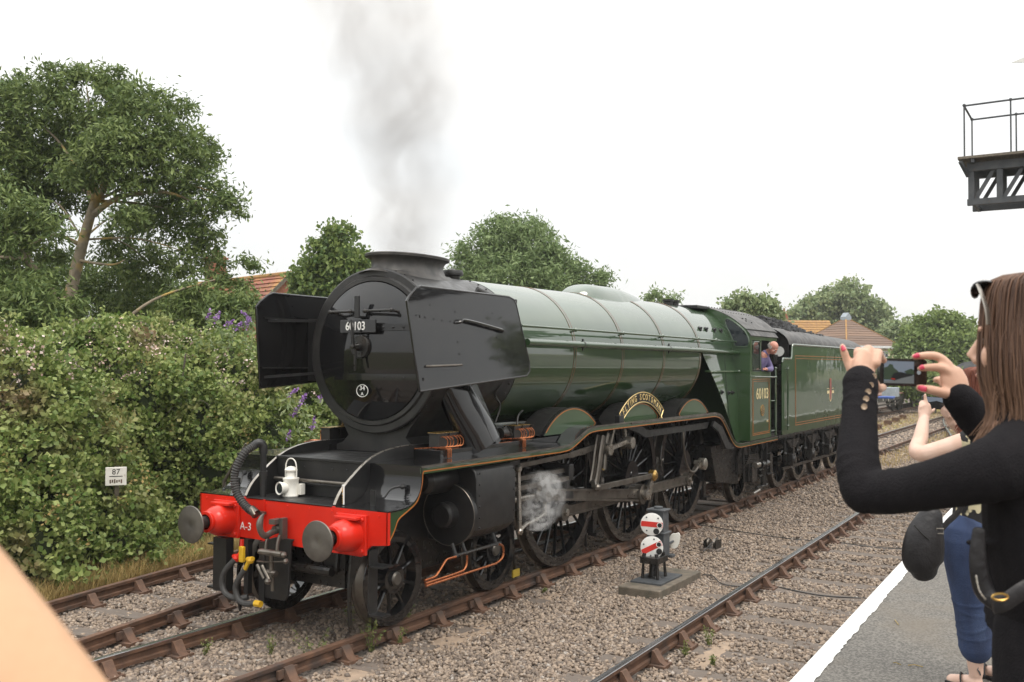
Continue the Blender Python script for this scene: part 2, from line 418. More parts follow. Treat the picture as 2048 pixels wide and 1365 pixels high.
def text(name, body, size, M, m, parent, sx=1.0, ext=0.003, bold=0.0):
    cu = bpy.data.curves.new('lettering', 'FONT'); cu.body = body; cu.size = size; cu.extrude = ext; cu.offset = bold
    cu.align_x = 'CENTER'; cu.align_y = 'CENTER'; cu.resolution_u = 3
    t = bpy.data.objects.new('lettering', cu); COL.objects.link(t)
    me = bpy.data.meshes.new_from_object(t)
    bpy.data.objects.remove(t); bpy.data.curves.remove(cu)
    me.name = name
    me.transform(M @ Matrix.Diagonal((sx, 1, 1, 1)))
    me.materials.clear(); me.materials.append(MATS[m])
    o = bpy.data.objects.new(name, me); COL.objects.link(o)
    if parent is not None: o.parent = parent
    return o
# text frames: reads along +x seen from -y  /  reads along -y seen from -x
def face_side(x, y, z): return T(x, y, z) @ rot(R(90), 'X')
def face_front(x, y, z): return T(x, y, z) @ rot(R(-90), 'Z') @ rot(R(90), 'X')

# ------------------------------------------------------------------ ground, ballast, tracks, platform
g = MB(); g.add([(-300, -300, -0.55), (1500, -300, -0.55), (1500, 900, -0.55), (-300, 900, -0.55)], [(0, 1, 2, 3)])
mat('earth', (0.16, 0.13, 0.085), 0.95, c2=(0.10, 0.115, 0.045), scale=0.25, bump=0.3, bscale=6)
struct(g.build('ground', 'earth', smooth=0))

def edge_y(x): return -5.60 + 0.022 * min(max(x, -8), 20)
def near_c(x): return -4.14 + 0.021 * min(max(x, -8), 14)
def loco_c(x): return 0.0
def far_c(x): return 5.0 - 2.55 * math.exp(-(x) / 14.0) if x > -4 else 5.0 - 2.55 * math.exp(4 / 14.0) + 0.242 * (x + 4)

# ballast bed, a sheet with gentle unevenness and a shoulder down to the hedge foot
xs = np.concatenate([np.arange(-12, 30, 0.5), np.arange(30, 160, 5)])
ys = np.concatenate([np.arange(-5.75, 5.4, 0.35), [6.2, 7.5, 9.5]])
V = []; F = []
for x in xs:
    for y in ys:
        z = -0.205 + 0.012 * math.sin(x * 2.1 + y) * math.sin(y * 3.3 - x)
        if y > 4.0 + 0.08 * max(x, 0): z -= min(0.25, 0.16 * (y - 4.0 - 0.08 * max(x, 0)))
        V.append((x, y, z))
ny = len(ys)
for i in range(len(xs) - 1):
    for j in range(ny - 1):
        F.append((i * ny + j, (i + 1) * ny + j, (i + 1) * ny + j + 1, i * ny + j + 1))
mat('ballast', (0.25, 0.205, 0.17), 0.9, c2=(0.10, 0.085, 0.075), scale=26, detail=8, lo=0.38, hi=0.62, bump=0.9, bscale=26, c3=(0.27, 0.19, 0.13), s3=0.9, t3=(0.6, 0.75))
struct(big_mesh('ballast_bed', V, F, 'ballast', smooth=True))

RAIL = [(-.035, -.004), (-.031, 0), (.031, 0), (.035, -.004), (.034, -.038), (.010, -.052), (.010, -.102), (.033, -.112), (.033, -.146), (-.033, -.146), (-.033, -.112), (-.010, -.102), (-.010, -.052), (-.034, -.038)]
def rail(parent, fy, off, x0, x1, top, step=1.0):
    b = MB(); n = len(RAIL)
    k = max(2, int((x1 - x0) / step) + 1)
    vs = []; fs = []
    for i in range(k):
        x = x0 + (x1 - x0) * i / (k - 1)
        for (y, z) in RAIL: vs.append((x, fy(x) + off + y, z))
    for i in range(k - 1):
        for j in range(n):
            fs.append((i * n + j, i * n + (j + 1) % n, (i + 1) * n + (j + 1) % n, (i + 1) * n + j))
    fs.append(tuple(range(n))); fs.append(tuple((k - 1) * n + j for j in range(n)))
    b.add(vs, fs)
    b.m = [1 if (top and (q % n) in (0, 1, 2) and q < n * (k - 1)) else 0 for q in range(len(b.f))]
    return b.build('rail', ['rail_rust', 'rail_top'], parent, smooth=0)

sl = MB(); sl.box(-.125, .125, -1.3, 1.3, -.32, -.174); SLEEPER = sl.mesh('sleeper', 'timber', 0)
ch = MB()
ch.box(-.10, .10, -.19, .19, -.19, -.152)
for s in (-1, 1):
    ch.prism([(s * .17, -.152), (s * .125, -.125), (s * .062, -.03), (s * .04, -.03), (s * .036, -.152)], -.055, .055, 'x')
    ch.cyl((-.06 * s, s * .15, -.152), (-.06 * s, s * .15, -.128), .016, n=6)
ch.box(-.13, .11, -.062, -.034, -.125, -.045)
CHAIR = ch.mesh('chair', 'chair_rust', 30)
SL_POS = []
def track(name, fy, x0, x1, xfar, top, sp=0.76, xo=0.0, phase=0.0):
    t = bpy.data.objects.new(name, None); COL.objects.link(t); struct(t)
    for s, tp in ((-1, top[0]), (1, top[1])): rail(t, fy, s * .7525, x0, xfar, tp)
    x = x0 + phase; far = MB()
    while x < xfar:
        h = (fy(x + .1) - fy(x - .1)) / .2
        M = T(x, fy(x), rnd.uniform(-.012, .004)) @ rot(math.atan(h) + rnd.uniform(-.012, .012), 'Z')
        if x < x1:
            inst(SLEEPER, 'sleeper', t, M); SL_POS.append((x, fy(x)))
            for s in (-1, 1): inst(CHAIR, 'chair', t, T(x, fy(x) + s * .7525, 0) @ rot(math.atan(h), 'Z') @ rot(0 if s < 0 else math.pi, 'Z'))
        else:
            far.box(-.125, .125, -1.3, 1.3, -.32, -.18, M)
            for s in (-1, 1): far.box(-.1, .1, s * .7525 - .16, s * .7525 + .16, -.18, -.09, M)
        x += sp + rnd.uniform(-.03, .03)
    o = far.build('sleeper_run', 'timber', t, smooth=0); o['kind'] = 'stuff'
    return t
track('railway_track', near_c, -4.0, 24, 130, (True, True), phase=0.1)
track('railway_track', loco_c, -4.2, 27, 130, (False, True), phase=0.35)
track('railway_track', far_c, -4.0, 14, 130, (False, False), phase=0.2)
# crossover between the two nearest tracks, beyond the engine
def cross_c(x):
    t = min(max((x - 21) / 34.0, 0), 1); t = t * t * (3 - 2 * t)
    return near_c(x) * (1 - t)
t = bpy.data.objects.new('crossover_track', None); COL.objects.link(t); struct(t)
for s in (-1, 1): rail(t, cross_c, s * .7525, 22.0 if s > 0 else 24.0, 54, True)

# ballast stones
SLX = np.array(SL_POS)
def stones():
    regs = [(-2.6, 6.0, -5.5, -0.86, 1500), (6.0, 13.0, -5.4, -0.86, 850), (13.0, 26.0, -5.2, 0.9, 230), (-2.8, 2.2, -0.70, 3.9, 1300), (2.2, 5.0, 0.8, 4.6, 420), (-2.8, 10, -.7, .7, 260), (24, 60, -5, 4.4, 35)]
    A = []; S = []
    for x0, x1, y0, y1, dens in regs:
        n = int((x1 - x0) * (y1 - y0) * dens)
        p = np.column_stack([nrg.uniform(x0, x1, n), nrg.uniform(y0, y1, n)])
        sz = nrg.uniform(.010, .024, n) * (1.0 if dens > 400 else (1.35 if dens > 150 else 2.4))
        A.append(p); S.append(sz)
    P = np.vstack(A); S = np.concatenate(S)
    keep = np.ones(len(P), bool)
    # mostly swept off the sleepers, none through the rails
    for sx, sy in SLX:
        near = sy < -2
        m = (np.abs(P[:, 0] - sx) < .12) & (np.abs(P[:, 1] - sy) < 1.28)
        keep &= ~(m & (nrg.random(len(P)) < (0.90 if near else (0.40 if abs(sy) < .5 else .85))))
    fc = np.vectorize(far_c)(P[:, 0]); nc = np.vectorize(near_c)(P[:, 0])
    for c in (nc, 0 * nc, fc):
        for s in (-.7525, .7525): keep &= np.abs(P[:, 1] - c - s) > .055
    for (cx, cy, rx, ry) in SAND:
        d = ((P[:, 0] - cx) / rx) ** 2 + ((P[:, 1] - cy) / ry) ** 2
        keep &= ~((d < 1) & (nrg.random(len(P)) < np.clip(1.0 - d * .9, 0, .86)))
    # concrete base of the ground signal
    keep &= ~((P[:, 0] > 3.98) & (P[:, 0] < 5.25) & (P[:, 1] > -2.37) & (P[:, 1] < -1.92))
    P = P[keep]; S = S[keep]; n = len(P)
    base = np.array([(x, y, z) for x in (-1, 1) for y in (-1, 1) for z in (-1, 1)], float)
    B = base[None] * nrg.uniform(.55, 1.15, (n, 8, 3)) * np.stack([nrg.uniform(.8, 1.3, n), nrg.uniform(.7, 1.1, n), nrg.uniform(.45, .8, n)], 1)[:, None]
    q = nrg.normal(size=(n, 4)) * [1, .45, .45, 1.2] + [1, 0, 0, 0]
    q /= np.linalg.norm(q, axis=1)[:, None]
    w, x, y, z = q.T
    Rm = np.stack([1 - 2 * (y * y + z * z), 2 * (x * y - z * w), 2 * (x * z + y * w), 2 * (x * y + z * w), 1 - 2 * (x * x + z * z), 2 * (y * z - x * w), 2 * (x * z - y * w), 2 * (y * z + x * w), 1 - 2 * (x * x + y * y)], 1).reshape(n, 3, 3)
    V = np.einsum('nij,nkj->nki', Rm, B) * S[:, None, None]
    zz = -0.195 + nrg.uniform(-.006, .024, n)
    V[:, :, 0] += P[:, 0:1]; V[:, :, 1] += P[:, 1:2]; V[:, :, 2] += zz[:, None]
    Fb = np.array([(0, 1, 3, 2), (4, 6, 7, 5), (0, 4, 5, 1), (2, 3, 7, 6), (0, 2, 6, 4), (1, 5, 7, 3)])
    F = (Fb[None] + (np.arange(n) * 8)[:, None, None]).reshape(-1, 4)
    o = big_mesh('ballast_stones', V.reshape(-1, 3), F, 'stone')
    tag(o, 'grey-brown crushed stone ballast between and beside the rails', 'ballast', kind='stuff')
# sand dribbled beside the rails
SAND = [(1.35, -1.25, 1.0, .30), (-.35, -1.15, .55, .28), (3.3, -1.2, .5, .16), (.35, -.35, .4, .25), (2.2, -3.75, .8, .22), (.9, -4.0, .8, .30), (-.9, -.3, .3, .2)]
mat('sand', (0.36, 0.265, 0.19), 0.95, c2=(0.27, 0.20, 0.145), scale=9, bump=0.25, bscale=50)
for i, (cx, cy, rx, ry) in enumerate(SAND):
    V = [(cx, cy, -.180)]; F = []
    n = 22
    for k, f in ((1, .55), (2, 1.0)):
        for j in range(n):
            a = 2 * math.pi * j / n; w = f * (1 + .28 * rnd.uniform(-1, 1))
            V.append((cx + rx * w * math.cos(a), cy + ry * w * math.sin(a), -.184 if k == 1 else -.215))
    for j in range(n): F.append((0, 1 + j, 1 + (j + 1) % n))
    b = MB(); b.add(V, F + [(1 + j, 1 + n + j, 1 + n + (j + 1) % n, 1 + (j + 1) % n) for j in range(n)])
    o = b.build('sand', 'sand'); o['kind'] = 'structure'
stones()

# platform with painted edge
pf = bpy.data.objects.new('platform', None); COL.objects.link(pf); struct(pf)
X = [-30, -8, -4, 0, 4, 8, 12, 16, 20, 60, 120]
b = MB(); V = []; F = []
for i, x in enumerate(X):
    e = edge_y(x)
    V += [(x, e, -.6), (x, e, .80), (x, e + .03, .80), (x, e + .03, .915), (x, e + .018, .92), (x, -40, .92)]
for i in range(len(X) - 1):
    for j in range(5): F.append((i * 6 + j, (i + 1) * 6 + j, (i + 1) * 6 + j + 1, i * 6 + j + 1))
b.add(V, F); b.m = [1 if q % 5 < 3 else 0 for q in range(len(b.f))]
b.build('platform_surface', ['tarmac', 'platform_face'], pf, smooth=0)
b = MB(); V = []; F = []
xs = np.arange(-9, 34, .05)
wob = 0.0
for i, x in enumerate(xs):
    wob = .7 * wob + rnd.uniform(-.004, .004)
    e = edge_y(x)
    V += [(x, e + .031, .80), (x, e + .031, .9195), (x, e + .018, .9245), (x, e - .088 + wob + rnd.uniform(-.006, .006), .9245)]
for i in range(len(xs) - 1):
    for j in range(3): F.append((i * 4 + j, (i + 1) * 4 + j, (i + 1) * 4 + j + 1, i * 4 + j + 1))
b.add(V, F); b.m = [1 if q % 3 == 0 else 0 for q in range(len(b.f))]
b.build('edge_line', ['edge_white', 'platform_face'], pf, smooth=0)
# sunken patch line across the tarmac
b = MB(); b.bar((-1.215, -6.464, 0.923), (-0.357, -6.444, 0.923), .035, .006); b.build('tarmac_joint', 'black_satin', pf, smooth=0)

b = MB()
for (p, q) in (((-1.071, -6.041, 0.926), (-1.087, -6.089, 0.926)), ((-1.074, -6.126, 0.926), (-1.057, -6.206, 0.926)), ((-0.018, -5.863, 0.926), (-0.145, -5.909, 0.926))):
    b.tube([p, tuple((Vector(p) + Vector(q)) / 2 + Vector((.01, .008, .004))), q], .003, 5)
o = b.build('straw_scraps', 'straw', pf); o['kind'] = 'stuff'

# ------------------------------------------------------------------ steam locomotive
AX_B = [0.706, 2.611]; AX_C = [4.287, 6.497, 8.707]; AX_T = 11.603
loco = thing('steam_locomotive', 'green and black steam locomotive with red buffer beam and smoke deflectors', 'locomotive', (0, 0, 0))
BZ = 2.858
def xz(t): return (t[0], t[2])
# --- buffer beam
b = MB()
out = [(-1.31, 1.298), (1.31, 1.298), (1.31, .89), (.70, .872), (.38, .868), (-.24, .848), (-.98, .838), (-1.03, .90), (-1.10, .955), (-1.31, .978)]
b.prism(out, 0.0, .035, 'x')
bb = b.build('buffer_beam', 'red', loco, smooth=0, bevel=.004)
b = MB(); b.box(-.012, -.001, .315, .34, .868, 1.296); b.build('joint_strip', 'red', bb, smooth=0)
text('lettering', 'A-3', .115, face_front(-.003, .60, .99), 'white_clean', bb, ext=.002)
b = MB(); rv = 0
for y in np.arange(-1.2, 1.25, .3):
    for z in (1.25,): b.ball((-.002, y, z), .012, 6)
b.build('rivets', 'red', bb)['kind'] = 'stuff'
def buffer(y):
    o = MB()
    o.box(-.035, -.001, y - .19, y + .19, .862, 1.246)
    o.box(-.13, -.035, y - .15, y + .13, 1.205, 1.235)
    o.lathe([(-.035, .165), (-.09, .158), (-.13, .155), (-.18, .150), (-.235, .128), (-.262, .098), (-.27, .112), (-.305, .112), (-.31, .08)], (0, y, 1.054), n=32)
    for dy in (-.15, .15):
        for dz in (-.15, .15): o.lathe([(-.055, .0), (-.055, .022), (-.035, .022)], (0, y + dy, 1.054 + dz), n=6)
    bo = o.build('buffer', 'red', loco, smooth=30, bevel=.005)
    o = MB(); o.lathe([(-.30, .062), (-.47, .062)], (0, y, 1.054), n=20); o.build('buffer_shank', 'black_oily', bo)
    o = MB(); o.lathe([(-.468, .0), (-.468, .13), (-.482, .188), (-.492, .192), (-.500, .187), (-.508, .13), (-.512, .05), (-.507, .03), (-.507, .0)], (0, y, 1.054), n=40)
    o.build('buffer_head', 'buffer_face', bo, smooth=40)
buffer(.87); buffer(-.87)
# --- draw hook, screw coupling, plate behind
b = MB(); b.prism([(.30, .30), (-.02, .30), (-.06, .36), (-.10, .90), (-.13, .93), (.12, .93), (.24, .9), (.31, .4)], -.05, -.02, 'x')
b.build('coupling_plate', 'black_satin', loco, smooth=0, bevel=.006)
b = MB()
hk = [(-.06, 1.02), (-.16, 1.00), (-.24, .98), (-.30, 1.02), (-.325, 1.10), (-.30, 1.17), (-.26, 1.205)]
b.tube([(x, .06, z) for x, z in smoothline(hk, 4)], [.034] * 14 + [.036, .038, .040, .040, .036, .031, .026, .020, .014, .009, .004], 10, flat=.7)
b.tube([(-.02, .06, 1.03), (-.12, .06, 1.02)], [.05, .045], 10)
b.box(-.16, -.04, .02, .10, 1.08, 1.13); b.box(-.10, -.03, -.03, .02, .93, 1.14)
b.build('draw_hook', 'buffer_face', loco)
b = MB()
for dy in (-.055, .10): b.tube(smoothline([(-.14, .02 + dy, .98), (-.17, .02 + dy, .9), (-.18, .02 + dy, .80)], 4), .018, 8)
b.cyl((-.18, -.11, .80), (-.18, .18, .80), .032, n=10); b.ball((-.18, -.13, .80), .035, 8); b.ball((-.18, .2, .80), .03, 8)
b.cyl((-.18, .035, .82), (-.185, .035, .56), .024, n=10); b.cyl((-.18, -.03, .60), (-.18, .10, .60), .03, n=10)
b.tube([(-.20, -.16, .74), (-.2, .06, .71), (-.2, .22, .70)], .008, 6); b.ball((-.20, -.18, .745), .03, 8)
for dy in (-.02, .05): b.tube([(-.21, .16 + dy, .67), (-.21, .06 + dy, .54)], .016, 8)
b.ball((-.2, .06, .52), .04, 8); b.cyl((-.17, .03, .42), (-.17, .03, .56), .018, n=8)
b.build('screw_coupling', 'steel_dark', loco)
# --- air hoses with red and yellow cocks
b = MB(); b.tube(smoothline([(-.03, .62, .86), (-.06, .60, .74), (-.14, .57, .70)], 4), .024, 8); b.ball((-.16, .56, .69), .045, 8); b.cyl((-.15, .50, .72), (-.15, .62, .70), .022, n=8)
b.build('brake_pipe_cock', 'red', loco)
b = MB(); b.tube(smoothline([(-.18, .56, .68), (-.22, .67, .55), (-.22, .705, .42), (-.22, .64, .32), (-.2, .50, .29), (-.15, .40, .31)], 5), .03, 10); b.build('brake_hose', 'rubber', loco)
b = MB(); b.box(-.19, -.15, .44, .50, .66, .82); b.build('cock_handle', 'yellow_paint', loco, bevel=.006)
b = MB(); b.ball((-.2, .31, .70), .038, 8); b.cyl((-.18, .38, .70), (-.2, .28, .72), .024, n=8); b.cyl((-.2, .33, .70), (-.2, .39, .60), .022, n=8)
b.build('reservoir_pipe_cock', 'yellow_paint', loco)
b = MB(); b.cyl((-.2, .16, .275), (-.2, .24, .275), .034, n=8); b.build('hose_coupling', 'yellow_paint', loco)
b = MB(); b.tube(smoothline([(-.2, .39, .60), (-.22, .46, .50), (-.22, .505, .40), (-.22, .46, .29), (-.21, .36, .255), (-.2, .24, .275)], 5), .03, 10); b.build('reservoir_hose', 'rubber', loco)
b = MB(); b.box(-.10, .0, .78, .98, .30, .86); b.box(-.06, .02, .26, .34, .25, .87); b.box(-.04, .02, .52, .58, .30, .87); b.build('front_bracket', 'black_satin', loco, smooth=0)
# --- vacuum stand pipe with ribbed hose
px, py, _ = (0.110, 0.467, 1.310)
ptz = (0.100, 0.464, 1.853)[2]
b = MB(); b.cyl((px, py, 1.30), (px, py, ptz - .08), .034, n=12); b.cyl((px, py, 1.52), (px, py, 1.57), .046, n=12)
b.tube(smoothline([(px, py, ptz - .10), (px - .005, py + .004, ptz - .01), (px - .05, py + .03, ptz + .015), (px - .09, py + .06, ptz - .02)], 4), .044, 12)
vp = b.build('vacuum_pipe', 'black_satin', loco)
b = MB()
pl = smoothline([(px - .08, py + .05, ptz - .01), (-0.060, 0.546, 1.787), (-0.120, 0.590, 1.665), (-0.150, 0.615, 1.520), (-0.150, 0.583, 1.372), (-0.140, 0.488, 1.254), (-0.120, 0.399, 1.186)], 22)
b.tube(pl, [.045 if (i // 2) % 2 else .037 for i in range(len(pl))], 12)
b.build('vacuum_hose', 'rubber', vp, smooth=20)
ex_, ey_, ez_ = (-0.110, 0.380, 1.166)
b = MB(); b.cyl((ex_, ey_ + .03, ez_ + .03), (ex_, ey_ - .05, ez_ - .01), .05, n=12); b.tube([(ex_ - .05, ey_ - .03, ez_ + .05), (ex_ - .05, ey_ - .07, ez_), (ex_ - .02, ey_ - .02, ez_ - .04)], .014, 6); b.box(-.08, -.02, ey_ - .10, ey_ + .02, ez_ - .02, ez_ + .01)
b.build('hose_clamp', 'steel_dark', vp)
# --- front frames, deck, scoops
FR = smoothline([(.01, 1.31), (.09, 1.427), (.226, 1.537), (.5, 1.704), (.756, 1.784), (1.05, 1.815), (1.27, 1.818)], 4)
for s in (-1, 1):
    b = MB(); b.prism(list(FR) + [(3.2, 1.82), (3.2, .95), (2.4, .70), (1.2, .80), (.1, .90), (.01, 1.30)], s * .62 - .016, s * .62 + .016)
    b.build('frame_plate', 'black_satin', loco, smooth=30)
    b = MB(); b.strip([(x, z + .004) for x, z in FR], s * .62 - .017, s * .62 + .017, .004); b.build('frame_edge', 'steel', loco, smooth=0)
SCOOP = smoothline([(.0, 1.302), (.15, 1.302), (.31, 1.315), (.42, 1.362), (.49, 1.44), (.516, 1.52), (.524, 1.60), (.522, 1.682)], 4)
VLOW = smoothline([(3.40, 1.625), (3.58, 1.634), (3.75, 1.68), (3.92, 1.75), (4.10, 1.825), (4.28, 1.865), (4.42, 1.872)], 3)
RUN = [(.522, 1.684), (3.40, 1.684)] + list(smoothline([(3.48, 1.686), (3.66, 1.70), (3.84, 1.752), (4.02, 1.82), (4.20, 1.875), (4.40, 1.894)], 4)) + \
      [(8.85, 1.894)] + list(smoothline([(8.95, 1.893), (9.18, 1.86), (9.36, 1.78), (9.58, 1.62), (9.82, 1.43), (10.0, 1.325), (10.2, 1.275), (10.45, 1.262)], 4)) + [(12.66, 1.262)]
for s in (-1, 1):
    y0, y1 = sorted((s * 1.31, s * .645))
    b = MB(); b.strip(SCOOP, y0, y1, .012)
    for i in range(4): b.ball((.05 + .11 * i + .2, s * 1.22, 1.31 + (.06 * i * i * .35)), .016, 8)
    b.build('front_scoop', 'black_gloss', loco, smooth=40)
    b = MB(); b.strip(RUN, y0, y1, .012); b.build('running_plate', 'black_gloss', loco, smooth=30)
    b = MB(); b.strip([(x, z + .002) for x, z in RUN], *sorted((s * 1.296, s * 1.318)), .016); b.build('plate_edge', 'steel_dark', loco, smooth=30)
    # valance: green strip with orange line, deepening to the beam at the front
    top = list(SCOOP) + RUN[1:]
    low = []
    for (x, z) in RUN[1:]:
        low.append((x, z - .075))
    yv = s * 1.302
    b = MB()
    front = list(SCOOP)
    fl = [(.0, .982), (.10, 1.10), (.16, 1.20), (.30, 1.262), (.44, 1.33), (.505, 1.42), (.537, 1.52), (.545, 1.60), (.56, 1.628)]
    poly = [(x, z - .013) for x, z in front] + [(.56, 1.668)] + fl[::-1]
    b.prism(poly, min(yv, yv - s * .012), max(yv, yv - s * .012))
    for i in range(len(RUN) - 1):
        (xa, za), (xb, zb) = RUN[i], RUN[i + 1]
        if xb <= .56: continue
        xa = max(xa, .56)
        b.prism([(xa, za - .013), (xb, zb - .013), (xb, zb - .078), (xa, za - .078)], min(yv, yv - s * .012), max(yv, yv - s * .012))
    va = b.build('valance', 'green_flat', loco, smooth=0)
    b = MB()
    ol = smoothline([(x + .004, z + .004) for x, z in fl], 3) + [(x, z - .070) for x, z in RUN if x > .6]
    for i in range(len(ol) - 1): b.bar((ol[i][0], yv + s * .001, ol[i][1]), (ol[i + 1][0], yv + s * .001, ol[i + 1][1]), .006, .012)
    b.build('lining', 'orange_line', va, smooth=0)
    # lamp irons on the scoop
    b = MB(); b.box(.20, .215, s * .95 - .03, s * .95 + .03, 1.30, 1.46); b.build('lamp_iron', 'black_satin', loco)
    b = MB(); b.tube(smoothline([(.3, s * 1.02, 1.38), (.36, s * 1.05, 1.46), (.44, s * 1.1, 1.48)], 3), .012, 6); b.ball((.46, s * 1.12, 1.48), .03, 8)
    b.build('lamp_clip', 'black_satin', loco)
# long cover strip along the raised board, near side
b = MB(); b.tube([(5.5, -1.30, 1.872), (7.0, -1.30, 1.868), (8.9, -1.30, 1.87), (9.2, -1.30, 1.83), (9.4, -1.30, 1.72)], .016, 8); b.build('conduit', 'steel_dark', loco)
b = MB()
b.box(.0, .46, -.604, .604, 1.28, 1.30)                         # low front deck
b.box(.45, 1.35, -.604, .604, 1.30, 1.70)                       # raised deck box
b.box(.43, .45, -.604, .604, 1.675, 1.705)
for y in (-.4, -.2, .2, .4): b.ball((.447, y, 1.60), .013, 6)
b.box(.40, .45, -.604, .604, 1.42, 1.44)
b.build('front_deck', 'black_satin', loco, smooth=30, bevel=.004)
b = MB(); b.cyl((.36, -.60, 1.47), (.36, .55, 1.47), .020, n=10); b.ball((.36, -.52, 1.47), .04, 8)
b.build('cross_rod', 'steel_dark', loco)
for s in (-1, 1):
    b = MB(); y0, y1 = sorted((s * 1.0, s * .60)); b.box(1.27, 4.35, y0, y1, 1.60, 1.775)
    b.build('inner_deck', 'black_gloss', loco, smooth=0, bevel=.004)
# --- warning notice
b = MB(); b.box(.15, .165, -.72, -.655, 1.31, 1.50); ws = b.build('warning_notice', 'white_clean', loco, smooth=0)
ws.matrix_local = T(.10, -.655, 1.405) @ rot(R(-38), 'Z') @ T(-.157, .688, -1.405)
b = MB(); b.add([(.149, -.719, 1.425), (.149, -.656, 1.425), (.149, -.6875, 1.493)], [(0, 1, 2)]); b.add([(.149, -.719, 1.405), (.149, -.656, 1.405), (.149, -.656, 1.315), (.149, -.719, 1.315)], [(0, 1, 2, 3)])
b.build('notice_print', 'warn_yellow', ws, smooth=0)
b = MB(); b.add([(.1475, -.685, 1.478), (.1475, -.695, 1.452), (.1475, -.686, 1.455), (.1475, -.692, 1.432), (.1475, -.679, 1.462), (.1475, -.688, 1.459)], [(0, 1, 2, 3, 4, 5)])
for z in (1.392, 1.372): b.add([(.1475, -.71, z), (.1475, -.665, z), (.1475, -.665, z - .012), (.1475, -.71, z - .012)], [(0, 1, 2, 3)])
for z in (1.35, 1.335): b.add([(.1475, -.71, z), (.1475, -.68, z), (.1475, -.68, z - .006), (.1475, -.71, z - .006)], [(0, 1, 2, 3)])
b.build('notice_print', 'black_print', ws, smooth=0)
# --- smokebox, saddle, door
b = MB(); b.lathe([(1.36, .935), (2.98, .935), (3.0, .93)], (0, 0, BZ), n=72)
sb = b.build('smokebox', 'smokebox_black', loco, smooth=40)
b = MB(); b.lathe([(1.36, .945), (1.335, .945), (1.325, .93), (1.325, .86), (1.30, .845), (1.30, .80), (1.335, .79)], (0, 0, BZ), n=72); b.build('smokebox_ring', 'smokebox_black', sb, smooth=30)
b = MB()
for i in range(44):
    a = 2 * math.pi * i / 44; b.ball((1.40, .942 * math.cos(a), BZ + .942 * math.sin(a)), .013, 6)
for i in range(44):
    a = 2 * math.pi * i / 44; b.ball((2.9, .938 * math.cos(a), BZ + .938 * math.sin(a)), .013, 6)
b.build('rivets', 'smokebox_black', sb)['kind'] = 'stuff'
b = MB(); prof = [(1.325, .795), (1.295, .785)]
for i in range(1, 15):
    t = i / 14; r = .785 * (1 - t); prof.append((1.295 - .175 * (1 - (r / .785) ** 2), r))
b.lathe(prof, (0, 0, BZ), n=72)
door = b.build('smokebox_door', 'black_gloss', loco, smooth=40)
def door_x(y, z): return 1.295 - .175 * max(0, 1 - (y * y + (z - BZ) ** 2) / .785 ** 2)
b = MB()
for z in (3.115, 2.56):                                           # hinge straps
    ys_ = np.linspace(-.12 if z > 3 else .45, -.745, 18); V = []
    for yy in ys_:
        for (dx, dz) in ((.01, -.035), (-.020, -.035), (-.020, .035), (.01, .035)): V.append((door_x(yy, z) + dx, yy, z + dz))
    b.add(V, [(i * 4 + j, i * 4 + (j + 1) % 4, i * 4 + 4 + (j + 1) % 4, i * 4 + 4 + j) for i in range(17) for j in range(4)] + [(0, 1, 2, 3)])
    for yy in (-.3, -.42, -.54): b.ball((door_x(yy, z) - .022, yy, z), .016, 8)
b.cyl((1.27, -.76, 2.45), (1.27, -.76, 3.22), .025, n=10)
b.build('door_hinge', 'black_gloss', door, smooth=30)
b = MB()
for (ya, yb) in ((.46, .16), (-.06, -.44)):
    x = min(door_x(ya, 3.30), door_x(yb, 3.30)) - .07
    b.cyl((x, ya, 3.30), (x, yb, 3.30), .017, n=10)
    for y in (ya, yb): b.ball((x, y, 3.30), .026, 10); b.cyl((x, y, 3.30), (door_x(y, 3.30), y, 3.29), .016, n=8)
b.build('door_handrail', 'black_oily', door)
b = MB(); b.box(1.06, 1.08, -.015, .055, 3.24, 3.47); b.box(1.06, 1.16, -.015, .055, 3.225, 3.245); b.build('lamp_iron', 'black_satin', door, smooth=0, bevel=.004)
b = MB(); b.lathe([(1.125, .0), (1.085, .0), (1.085, .125), (1.10, .135), (1.125, .135)], (0, 0, 2.90), n=32); b.lathe([(1.09, .05), (1.02, .045), (1.0, .03), (.96, .028), (.955, .0)], (0, .0, 2.90), n=20)
for (a, L, x) in ((R(86), .30, .985), (R(-92), .27, 1.02)):
    b.tube([(x, 0, 2.90), (x - .01, L * .9 * math.cos(a), 2.90 + L * .9 * math.sin(a)), (x - .01, L * math.cos(a), 2.90 + L * math.sin(a))], [.02, .013, .010], 8)
b.build('door_dart', 'black_oily', door)
b = MB(); b.box(1.055, 1.075, -.26, .26, 3.055, 3.20); npl = b.build('number_plate', 'black_gloss', door, smooth=0, bevel=.004)
text('lettering', '60103', .135, face_front(1.052, .028, 3.126), 'white_clean', npl, sx=.86, ext=.003, bold=.001)
b = MB(); b.lathe([(0, .0), (0, .088), (.012, .088)], (0, 0, 0), n=32); sp = b.build('shed_plate', 'black_gloss', door); sp.matrix_local = T(1.148, 0, 2.405) @ Matrix.Diagonal((1, 1, .82, 1))
b = MB(); b.lathe([(-.002, .078), (-.006, .083), (-.002, .088)], (0, 0, 0), n=36); b.build('plate_rim', 'white_clean', sp)
text('lettering', '34', .085, face_front(-.004, 0, .034), 'white_clean', sp, sx=.95, ext=.002)
text('lettering', 'A', .06, face_front(-.004, 0, -.045), 'white_clean', sp, sx=1, ext=.002)
b = MB(); V = []; F = []
prof = [(1.70, .80), (1.80, .50), (1.88, .42), (1.98, .48), (2.2, .66)]
for k, (z, hw) in enumerate(prof): V += [(1.40 - .0 * k, -hw, z), (1.40, hw, z), (2.7, hw, z), (2.7, -hw, z)]
